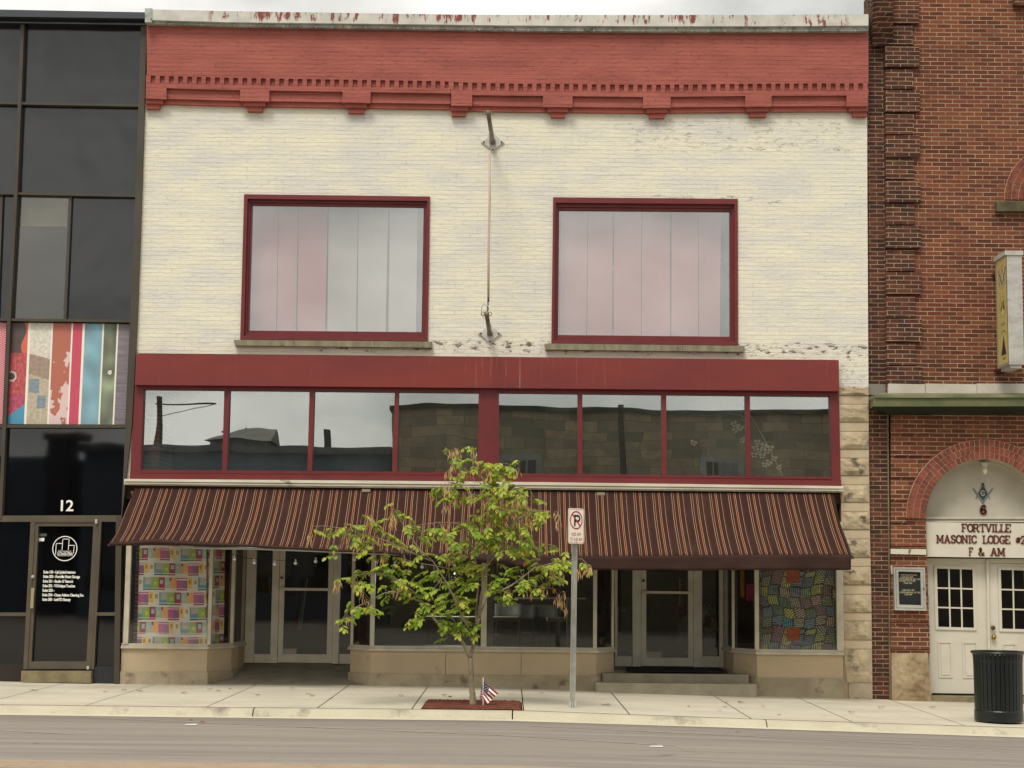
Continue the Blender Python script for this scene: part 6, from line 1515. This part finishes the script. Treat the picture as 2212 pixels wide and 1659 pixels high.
m = MB(); e2 = Vector((cos(radians(14)), sin(radians(14)), 0)); n2 = Vector((sin(radians(14)), -cos(radians(14)), 0)); k = 0
while k < 84:
    for s in (-.029, .029):
        c = sbp.lerp(tp, (k+.5)/84)+e2*s+n2*.0045; m.pris([c+e2*.004*cos(a*pi/3)+Vector((0, 0, .0055*sin(a*pi/3))) for a in range(6)], tuple(n2*-.002))
    k += 1
m.build('post_holes', M_BLACK, post)
m = MB(); c = sbp+Vector((0, 0, -.02)); m.pris([c+e2*x+n2*y for x, y in ((-.048, .0), (-.02, .002), (-.02, .10*0+.02), (-.048, .02))], (0, 0, .11)); m.pris([c+e2*x+n2*y for x, y in ((.02, .0), (.048, .0), (.048, .02), (.02, .02))], (0, 0, .11)); m.pris([c+e2*x+n2*.006 for x in (-.01, .01)]+[c+e2*x+n2*.012 for x in (.01, -.01)], (0, 0, .10)); m.build('anchor_sleeve', M_GALV, ps)
pc = P(1244.3, 1136.5, sbp.y)+Vector((0, -.05, 0)); hw, hh = .1525, .229
def sp(x, z, o=0): return pc+ex*x+Vector((0, 0, z))+nr*o
def rrect(w, h, r, n=6):
    out = []
    for cx_, cy_, a0 in ((w-r, h-r, 0), (-w+r, h-r, pi/2), (-w+r, -h+r, pi), (w-r, -h+r, 3*pi/2)):
        for k in range(n+1): a = a0+pi/2*k/n; out.append((cx_+r*cos(a), cy_+r*sin(a)))
    return out
M_SW = mk('reflective white', (246, 240, 226), (244, 238, 222), rough=.5, fine=.01); M_SR = mk('sign red', (184, 34, 38), (176, 32, 36), rough=.5, fine=.02); M_SK = mk('sign black', (22, 16, 18), rough=.5)
m = MB(); m.pris([sp(x, z) for x, z in rrect(hw, hh, .035)], tuple(nr*-.003)); pl = m.build('plate', M_SW, ps)
m = MB(); a_ = rrect(hw-.009, hh-.009, .028); b_ = rrect(hw-.014, hh-.014, .024); n = len(a_)
for i in range(n): j = (i+1) % n; m.quad(sp(*a_[i], .0012), sp(*a_[j], .0012), sp(*b_[j], .0012), sp(*b_[i], .0012))
m.build('border', M_SR, pl)
m = MB(); zc_ = .075
for i in range(48):
    a, b = 2*pi*i/48, 2*pi*(i+1)/48; m.quad(*[sp(r*cos(t), zc_+r*sin(t), .0012) for r, t in ((.102, a), (.102, b), (.120, b), (.120, a))])
def bar(m, x0, z0, x1, z1, w, o):
    d = Vector((x1-x0, z1-z0)).normalized(); n_2 = Vector((-d.y, d.x))*w/2; m.quad(sp(x0+n_2.x, z0+n_2.y, o), sp(x1+n_2.x, z1+n_2.y, o), sp(x1-n_2.x, z1-n_2.y, o), sp(x0-n_2.x, z0-n_2.y, o))
q = .107*cos(pi/4); bar(m, -q, zc_+q, q, zc_-q, .019, .0035); m.build('prohibition_ring', M_SR, pl)
m = MB(); bar(m, -.028, zc_-.078, -.028, zc_+.070, .028, .0022); bar(m, -.042, zc_+.057, .03, zc_+.057, .026, .0024); bar(m, -.042, zc_-.012, .03, zc_-.012, .026, .0024)
for i in range(12):
    a, b = -pi/2+pi*i/12, -pi/2+pi*(i+1)/12; m.quad(*[sp(.03+r*cos(t), zc_+.0225+r*sin(t), .0024) for r, t in ((.0215, a), (.0215, b), (.0475, b), (.0475, a))])
m.build('letter', M_SK, pl)
m = MB()
for s, x0, x1, z0, z1 in (('4:00 AM', -.090, .088, -.130, -.083), ('TO 6:00 AM', -.117, .112, -.196, -.150)):
    vs, fs = text_mesh(s, .0, 0); a = min(v.x for v in vs); b = max(v.x for v in vs); h1 = max(v.y for v in vs)
    m.add([sp(lerp(x0, x1, (v.x-a)/(b-a)), lerp(z0, z1, v.y/h1), .0015) for v in vs], fs)
m.build('lettering', M_SR, pl)
m = MB(); 
for z in (.196, -.205): c = sp(0, z, .004); m.ball(c, .009, 8, 5)
m.build('bolt', M_GALV, pl)
# litter bin
tbn = GH(2158, 1560.5); R_ = (P(2209.5, 1550, tbn.y).x-P(2106.5, 1550, tbn.y).x)/2; zt_b = P(2158, 1407, tbn.y).z
tb_ = thing('litter_bin', 'round black green slatted steel litter bin at the right edge of the sidewalk', 'litter bin', tbn); Hh = zt_b-tbn.z
c0 = Vector((tbn.x, tbn.y, tbn.z)); nsl = 34
m = MB(); m.lathe(c0, [(R_*.97, .02), (R_*1.0, .03), (R_*1.0, .15), (R_*.98, .16)], 40); m.build('base_ring', M_TRASH, tb_, smooth=False)
m = MB()
for k in range(nsl):
    a = 2*pi*k/nsl; w = 2*pi*R_/nsl*.42; t = Vector((-sin(a), cos(a), 0)); r_ = Vector((cos(a), sin(a), 0))
    prof = [(R_*.975, .12), (R_*.985, Hh*.5), (R_*1.0, Hh*.86), (R_*1.02, Hh*.94), (R_*1.045, Hh*.985)]
    for (ra_, za), (rb_, zb_) in zip(prof[:-1], prof[1:]):
        A, B_ = c0+r_*ra_+Vector((0, 0, za)), c0+r_*rb_+Vector((0, 0, zb_))
        f = [A-t*w, A+t*w, B_+t*w, B_-t*w]; m.pris(f, tuple(r_*-.008))
m.build('slats', M_TRASH, tb_)
m = MB(); m.lathe(c0, [(R_*.90, .05), (R_*.91, Hh*.93)], 32, False); m.build('liner', M_LINER, tb_, smooth=True)
m = MB(); m.lathe(c0, [(R_*1.0, Hh*.855), (R_*1.01, Hh*.855), (R_*1.01, Hh*.885), (R_*1.0, Hh*.885)], 40, False); m.build('hoop', M_TRASH, tb_)
m = MB(); prf = [(R_*1.05+.020*cos(a), Hh-.012+.018*sin(a)) for a in [i*pi/5 for i in range(11)]]; m.lathe(c0, prf, 44, False); m.build('rim', M_TRASH, tb_, smooth=True)
# fallen leaves and scraps
def flat_bit(u, v, size, mat, lab, cat, grp, road=False, nm='fallen_leaf'):
    c = GH(u, v, .006, road); rr = random.Random(int(u*7+v)); m = MB(); a0 = rr.uniform(0, 6); pts = []
    n = 9
    for k in range(n):
        a = a0+2*pi*k/n; r = size*(.5+.5*abs(cos((a-a0)*1.5)))*rr.uniform(.8, 1.1); pts.append(c+Vector((r*cos(a), r*sin(a)*.8, .004+.014*rr.random())))
    top = c+Vector((0, 0, .012)); m.add(pts+[top], [[i, (i+1) % n, n] for i in range(n)]); o = m.build(nm, mat); tag(o, lab, cat, grp); return o
LS = [(135, 75), (155, 77), (457, 83), (540, 75), (608, 80), (950, 80), (1003, 70), (912, 73), (803, 88), (1122, 98), (1275, 68), (1345, 93), (1360, 100), (1440, 112), (1747, 100), (1937, 98), (1960, 105), (830, 204), (882, 215), (568, 184)]
RS = [(145, 88), (15, 93), (430, 133), (740, 90), (898, 92), (775, 146), (937, 128), (1002, 127), (1097, 145), (907, 163), (1162, 183), (930, 148), (1472, 170), (1600, 149), (865, 229), (1820, 148), (2132, 272)]
LS = [p for p in LS if p[0] not in (830, 882, 568)]; RS = [p for p in RS if p[0] not in (865, 2132)]
for x, y, l_ in ((830/2.016, 204, 'brown leaf on the asphalt just off the gutter, left part of the road'), (882/2.016, 215, 'second brown leaf on the asphalt left of the tree, nearer the camera'), (568/2.016, 184, 'brown leaf caught in the gutter below the left show window'), (1097+865/1.984, 229, 'brown leaf in the gutter below the concrete steps'), (1097+2132/1.984, 272, 'orange brown leaf on the curb below the litter bin')): flat_bit(x, 1453.7+y/2.0, .04, M_FALL, l_, 'leaf', None, y < 220 and y > 190)
for x, y in LS: flat_bit(x/2.016, 1453.7+y/2.016, random.uniform(.03, .055), M_FALL, 'dry brown leaf lying on the pavement left of the tree', 'leaf', 'fallen leaves left of the tree')
for x, y in RS: flat_bit(1097+x/1.984, 1453.7+y/1.984, random.uniform(.03, .065), M_FALL if x != 907 else M_ORL, 'dry brown leaf lying on the pavement right of the tree' if x != 907 else 'larger orange leaf on the sidewalk in front of the right hand steps', 'leaf', 'fallen leaves right of the tree' if x != 907 else None)
for i, (u, v, lab) in enumerate(((413, 1565.3, 'white paper scrap on the asphalt below the left doorway'), (1418, 1612.5, 'white paper scrap on the asphalt right of the no parking sign'))):
    c = GH(u, v, .006, True); m = MB(); m.pris([c+Vector((-.07, -.03, 0)), c+Vector((.06, -.035, 0)), c+Vector((.07, .03, .004)), c+Vector((-.06, .035, 0))], (0, 0, .003)); tag(m.build('paper_scrap', M_WTEXT), lab, 'litter')
m = MB(); a, b = GH(1299, 1524.5), GH(1319, 1525); m.tube([a+Vector((0, 0, .01)), a.lerp(b, .5)+Vector((0, .01, .012)), b+Vector((0, 0, .01))], .006, 5); tag(m.build('twig', M_BARK), 'thin brown twig on the sidewalk right of the sign post', 'twig')
# ------------------------------------------------------------------ inside the shop
M_IW = mk('white laminate', (186, 184, 172), rough=.5, fine=.02); M_IG = mk('grey plastic', (120, 122, 118), rough=.5); M_IRED = mk('red painted frame', (116, 28, 32), rough=.5); M_CARD = mk('cardboard', (140, 104, 68), rough=.9)
def table(u0, u1, vt, y, lab, dp=.7):
    a, b = P(u0, vt, y), P(u1, vt, y); t = thing('work_table', lab, 'table', Vector(((a.x+b.x)/2, y+dp/2, .24)))
    m = MB(); m.box(a.x, b.x, y, y+dp, a.z-.06, a.z); m.build('tabletop', M_IW, t)
    for x in (a.x+.05, b.x-.05):
        for yy in (y+.05, y+dp-.05): m = MB(); m.tube([(x, yy, a.z-.06), (x, yy, .24)], .02, 6); m.build('leg', M_BOLT, t)
table(1052, 1120, 1333, 3.0, 'long white work table behind the right half of the centre window'); table(1182, 1228, 1335, 3.0, 'short white table near the right end of the centre window'); table(918, 1034, 1332, 3.2, 'white work table behind the left half of the centre window')
def chair(u, vt, y, lab, sc=1.0):
    c = P(u, vt, y); t = thing('shop_chair', lab, 'chair', Vector((c.x, y, .24))); m = MB(); hz = c.z; w = .24*sc
    pts = []
    for j in range(5):
        for i in range(7): a = (i/6-.5); pts.append(Vector((c.x+a*2*w, y+.10*(1-4*a*a)-.02*j, hz-.24*j/4)))
    m.add(pts, [[j*7+i, j*7+i+1, (j+1)*7+i+1, (j+1)*7+i] for j in range(4) for i in range(6)]); b = m.build('backrest', M_IG, t, smooth=True); sm = b.modifiers.new('thick', 'SOLIDIFY'); sm.thickness = .02
    m = MB(); m.pris([(c.x-w, y-.45, .68), (c.x+w, y-.45, .68), (c.x+w*.9, y, .66), (c.x-w*.9, y, .66)], (0, 0, .04)); m.build('seat', M_IG, t)
    for sx in (-1, 1):
        for yy in (0, -.42): m = MB(); m.tube([(c.x+sx*w*.8, y+yy, .68 if yy else hz-.1), (c.x+sx*w*.95, y+yy*1.1, .25)], .014, 6); m.build('leg', M_BOLT, t)
chair(1098, 1304, 4.2, 'grey shell chair standing behind the long white work table'); chair(1177, 1307, 4.2, 'grey shell chair between the two white work tables'); chair(1140, 1308, 4.9, 'farthest grey shell chair in the middle of the shop', .9)
m = MB(); m.qp([(1112, 1290), (1266, 1291), (1266, 1294.5), (1112, 1294)], 5.0, 5.3); tag(m.build('wall_shelf', M_IW), 'long pale shelf seen deep in the shop behind the centre window', 'shelf')
m = MB(); m.qp([(1225, 1294), (1231.5, 1294), (1231.5, 1397), (1225, 1397)], 1.9, 2.2); tag(m.build('shelf_upright', M_IW), 'narrow white upright standing behind the sign post', 'post')
# topiary in the angled pane
tpx = wp(1298, .55); tpl = thing('potted_topiary', 'potted ball topiary in the angled pane left of the right hand door', 'plant', Vector((tpx, .5, ZST(0)-.05)))
zp = P(1297, 1397, .5).z; m = MB(); m.lathe((tpx, .55, zp), [(.045, 0), (.065, .12), (.07, .14), (.06, .145)], 14); m.build('pot', mk('pale clay pot', (150, 136, 96), rough=.8), tpl)
m = MB(); m.tube([(tpx, .55, zp+.12), (tpx+.01, .55, zp+.5)], .01, 6); m.build('stem', M_BARK, tpl)
m = MB()
for cz, r, n in ((.60, .13, 150), (.19, .07, 50)):
    for k in range(n):
        th, ph = rg.uniform(0, 2*pi), math.acos(rg.uniform(-1, 1)); r2 = r*rg.uniform(.6, 1.05); d = Vector((sin(ph)*cos(th), sin(ph)*sin(th), cos(ph)))
        leaflet(m, Vector((tpx, .55, zp+cz))+d*r2, (d+Vector((rg.uniform(-.5, .5), 0, -.4))).normalized(), .05, .03, d.cross(Vector((.3, .8, .1))).normalized())
m.build('foliage', M_LEAFD, tpl)
pdl = thing('pendant_lamp', 'small lit bulb hanging in the shop behind the left centre window', 'lamp', P(982.5, 1237, 3.4))
pc_ = P(982.5, 1237, 3.4); m = MB(); m.tube([pc_+Vector((0, 0, .05)), (pc_.x, pc_.y, zc)], .006, 5); m.build('cord', M_BLACK, pdl)
me_ = bpy.data.materials.new('lit bulb'); n_ = N(nodes(me_)); n_.out(n_('ShaderNodeEmission', {'Color': (1, .96, .9, 1), 'Strength': 6.0}).outputs[0])
m = MB(); m.ball(pc_, .022, 12, 8, (1, 1, 1.3)); m.build('bulb', me_, pdl, smooth=True)
pl2 = bpy.data.lights.new('bulb_light', 'POINT'); pl2.energy = 40; pl2.color = (1, .93, .84); pl2.shadow_soft_size = .06; plo = bpy.data.objects.new('bulb_light', pl2); COL.objects.link(plo); plo.parent = pdl; plo.location = (0, 0, -.08)
# things behind the doors
m = MB(); o4 = [(607, 1282), (655, 1275), (640, 1362), (600, 1368)]; m.frame(o4, [(613, 1290), (648, 1284), (634, 1350), (606, 1355)], 2.6, 2.66, 2.66); tag(m.build('picture_frame', M_IRED), 'large red frame leaning inside the left hand shop door', 'picture frame')
m = MB(); m.pris([P(659, 1250, 2.9), P(664, 1250, 2.9), P(649, 1362, 2.4), P(641, 1362, 2.4)], (0, .05, 0)); tag(m.build('leaning_board', M_IW), 'narrow pale board leaning beside the red frame', 'board')
m = MB(); m.qp([(561, 1247), (582, 1247), (582, 1282), (561, 1282)], 2.6, 2.7); tag(m.build('wall_notice', M_CARD), 'pale brown notice seen through the left sidelight', 'notice')
m = MB(); m.qp([(1337, 1312), (1363, 1310), (1364, 1372), (1336, 1375)], 2.4, 2.9); cb = m.build('cabinet', M_IG); tag(cb, 'grey cabinet standing behind the left sidelight of the right hand door', 'cabinet')
m = MB(); m.qp([(1343, 1317), (1352, 1317), (1352, 1322), (1343, 1322)], 2.39, 2.398); m.build('label_plate', M_IW, cb)
m = MB(); m.qp([(1470, 1250), (1494, 1250), (1494, 1310), (1470, 1310)], 3.2, 3.5); tag(m.build('tall_carton', M_CARD), 'tall brown carton seen through the upper right of the right hand door', 'carton')
m = MB(); m.qp([(1466, 1308), (1493, 1308), (1493, 1350), (1466, 1350)], 3.0, 3.2); tag(m.build('red_carton', M_IRED), 'dark red carton below the tall brown carton', 'carton')
def heap(u, v, y, w, h, cols, lab, nm, sd_):
    c = P(u, v, y); m = MB(); n1, n2 = 16, 12
    def f(s, t):
        a = 2*pi*s; r = sin(pi*(t*.5+.5))*.5 if t > 0 else .5; r = w*.5*math.sqrt(max(0, 1-t*t)); k = 1+.25*mnoise.noise(Vector((cos(a)*1.3+sd_, sin(a)*1.3, t*2)))
        return Vector((c.x+r*k*cos(a), y+r*k*sin(a)*.8, c.z+h*t*(1+.1*mnoise.noise(Vector((a, sd_, t*3))))))
    o = paint(nm, f, 48, 30, cols, M_CLOTH); tag(o, lab, 'cloth'); return o
heap(1535, 1380, 2.4, .42, .62, lambda s, t: (150, 148, 136) if mnoise.noise(Vector((s*12, t*6, 2))) > .05 else ((72, 84, 60) if mnoise.noise(Vector((s*9, t*5, 4))) > -.1 else (122, 40, 46)), 'patterned blanket draped over a pile behind the right sidelight', 'draped_blanket', 3)
heap(1482, 1385, 2.5, .34, .40, lambda s, t: (158, 156, 150), 'white cloth bundle low inside the right hand door', 'cloth_bundle', 8)
m = MB(); m.rect(1600, 1190, 1608, 1290, .9, .95); tag(m.build('yellow_strip', mk('amber plastic', (176, 122, 40), rough=.5)), 'amber strip hanging inside the angled right pane', 'strip')
m = MB(); m.rect(1612, 1262, 1634, 1298, .22, .23); tag(m.build('magenta_card', mk('magenta card', (112, 26, 58), rough=.8)), 'dark magenta card fixed inside the angled right pane', 'card')
# ------------------------------------------------------------------ across the street (only seen mirrored in the glass)
def PM(u, v, d): p = P(u, v, d); return Vector((p.x, -d, p.z))
def stone_wall_mat():
    m = bpy.data.materials.new('ashlar stone veneer'); n = N(nodes(m)); g = n('ShaderNodeNewGeometry'); sp_ = n('ShaderNodeSeparateXYZ', {0: g.outputs['Position']})
    vec = n('ShaderNodeCombineXYZ', {0: sp_.outputs[0], 1: sp_.outputs[2], 2: 0.0}).outputs[0]
    b1 = n('ShaderNodeTexBrick', {'Vector': vec, 'Color1': (0, 0, 0, 1), 'Color2': (1, 1, 1, 1), 'Mortar': (.5, .5, .5, 1), 'Scale': 1.0, 'Mortar Size': .009, 'Brick Width': 1.05, 'Row Height': .32, 'Bias': 0.0}, offset=.37, squash=.6, squash_frequency=3)
    r_ = n('ShaderNodeSeparateColor', {0: b1.outputs['Color']}).outputs[0]
    col = n.mix(r_, L((100, 94, 78)), L((146, 132, 106))); col = n.mix(n.ramp(n.noise(g.outputs['Position'], 3, 5), .4, .65, 0, .5), col, L((92, 88, 76))); col = n.mix(b1.outputs['Fac'], col, L((84, 80, 68)))
    b = n('ShaderNodeBsdfPrincipled', {'Base Color': col, 'Roughness': .9}); n.out(b.outputs[0]); return m
D1 = 29.0
zr = PM(1300, 868, D1).z-.3; xs1 = PM(852, 868, D1).x
sbld = thing('stone_building', 'stone veneered building across the street, mirrored in the right transom panes', 'building', Vector((xs1+6, -D1-4, -.3)))
m = MB(); m.box(xs1, xs1+22, -D1-9, -D1, -.6, zr); m.build('wall', stone_wall_mat(), sbld)
m = MB(); m.box(xs1-.1, xs1+22.1, -D1-9.1, -D1+.12, zr, zr+.14); m.build('coping', mk('dark coping', (60, 58, 52)), sbld)
for u0, u1, v0, v1 in ((1512, 1608, 988, 1060), (1078, 1165, 977, 1050)):
    a, b = PM(u0, v0, D1), PM(u1, v1, D1); m = MB(); m.box(a.x, b.x, -D1, -D1+.06, b.z, a.z); f = m.build('window_frame', MATS['grey plastic'], sbld)
    n = 4
    for i in range(n):
        x0_, x1_ = lerp(a.x+.15, b.x-.15, i/n)+.03, lerp(a.x+.15, b.x-.15, (i+1)/n)-.03; m = MB(); m.box(x0_, x1_, -D1+.061, -D1+.07, b.z+.1, a.z-.2); m.build('pane', M_BGLASS, f)
D2 = 33.0
zl = PM(560, 962, D2).z; xl1 = PM(180, 962, D2).x; xl2 = PM(846, 962, D2).x
M_BLUE = mk('dark blue grey siding', (84, 100, 112), (74, 88, 100), sc=2, rough=.7)
lb = thing('low_blue_building', 'low blue grey building across the street, mirrored in the left transom panes', 'building', Vector(((xl1+xl2)/2, -D2-4, -.3)))
m = MB(); m.box(xl1, xl2, -D2-8, -D2, -.6, zl-.25); m.build('wall', M_BLUE, lb)
m = MB(); m.box(xl1-.1, xl2+.05, -D2-8, -D2+.3, zl-.25, zl); m.build('fascia', mk('slate fascia', (84, 88, 92)), lb)
for k in range(6):
    x = lerp(xl1+1, xl2-1, k/5); m = MB(); m.box(x-.7, x+.7, -D2, -D2+.05, 1.0, 3.0); m.build('window', M_BGLASS, lb)
D3 = 60.0
a, b = PM(432, 944, D3), PM(582, 944, D3); rdg = PM(507, 927, D3).z
gb = thing('gabled_roof_house', 'small gabled grey roof house beyond the low blue building', 'house', Vector(((a.x+b.x)/2, -D3, -.5)))
m = MB(); m.box(a.x+.3, b.x-.3, -D3-4, -D3, -.6, a.z); m.build('wall', mk('grey clapboard', (96, 98, 96)), gb)
m = MB(); m.add([(a.x, -D3+.4, a.z-.1), (b.x, -D3+.4, b.z-.1), (b.x, -D3-2, rdg+.3), (a.x, -D3-2, rdg-.2), (a.x, -D3-4.4, a.z-.1), (b.x, -D3-4.4, b.z-.1)], [[0, 1, 2, 3], [3, 2, 5, 4], [0, 3, 4], [1, 5, 2]]); m.build('roof', mk('grey shingles', (92, 92, 88)), gb)
for u in (460, 524, 536, 548):
    p = PM(u, 922, D3); m = MB(); m.tube([(p.x, -D3-1.8, rdg), (p.x, -D3-1.8, p.z)], .05, 5); m.build('roof_rail', M_BOLT, gb)
def pole(u, v, d, r, lab, arm=False):
    p = PM(u, v, d); t = thing('utility_pole', lab, 'utility pole', Vector((p.x, -d, -.5))); m = MB(); m.tube([(p.x, -d, -.6), p], [r*1.15, r], 10); m.build('pole', mk('dark pole wood', (54, 46, 40)) if 'dark pole wood' not in MATS else MATS['dark pole wood'], t)
    if arm:
        m = MB(); m.box(p.x-.2, p.x+2.0, -d-.03, -d+.03, p.z-.40, p.z-.34); m.build('crossarm', MATS['dark pole wood'], t)
        m = MB(); m.tube([(p.x+2.0, -d, p.z-.37), (p.x, -d, p.z-.9)], .015, 5); m.build('brace', M_BOLT, t)
pole(346, 850, 40, .14, 'tall utility pole with a crossarm, mirrored in the leftmost transom pane', True); pole(1348, 872, 27.6, .10, 'dark pole in front of the stone building across the street'); pole(707, 928, 38, .12, 'short post rising above the low blue building')
D4 = 36.0
a, b = PM(99, 932, D4), PM(138, 1200, D4)
ch_ = thing('brick_chimney', 'square chimney mass mirrored in the black glass above the left door', 'chimney', Vector(((a.x+b.x)/2, -D4, -.5)))
m = MB(); m.box(a.x, b.x, -D4-1.5, -D4, -.6, a.z); m.build('stack', MATS['dark pole wood'], ch_); m = MB(); m.box(a.x-.15, b.x+.4, -D4-1.6, -D4+.1, a.z-.25, a.z); m.build('cap', M_BOLT, ch_)
m = MB(); a, b = PM(-60, 985, D4+2), PM(170, 985, D4+2); m.box(a.x-8, b.x+1.5, -D4-8, -D4-2, -.6, a.z); tag(m.build('dark_shed', M_BLUE), 'long dark flat roofed shed mirrored in the left building glass', 'shed')
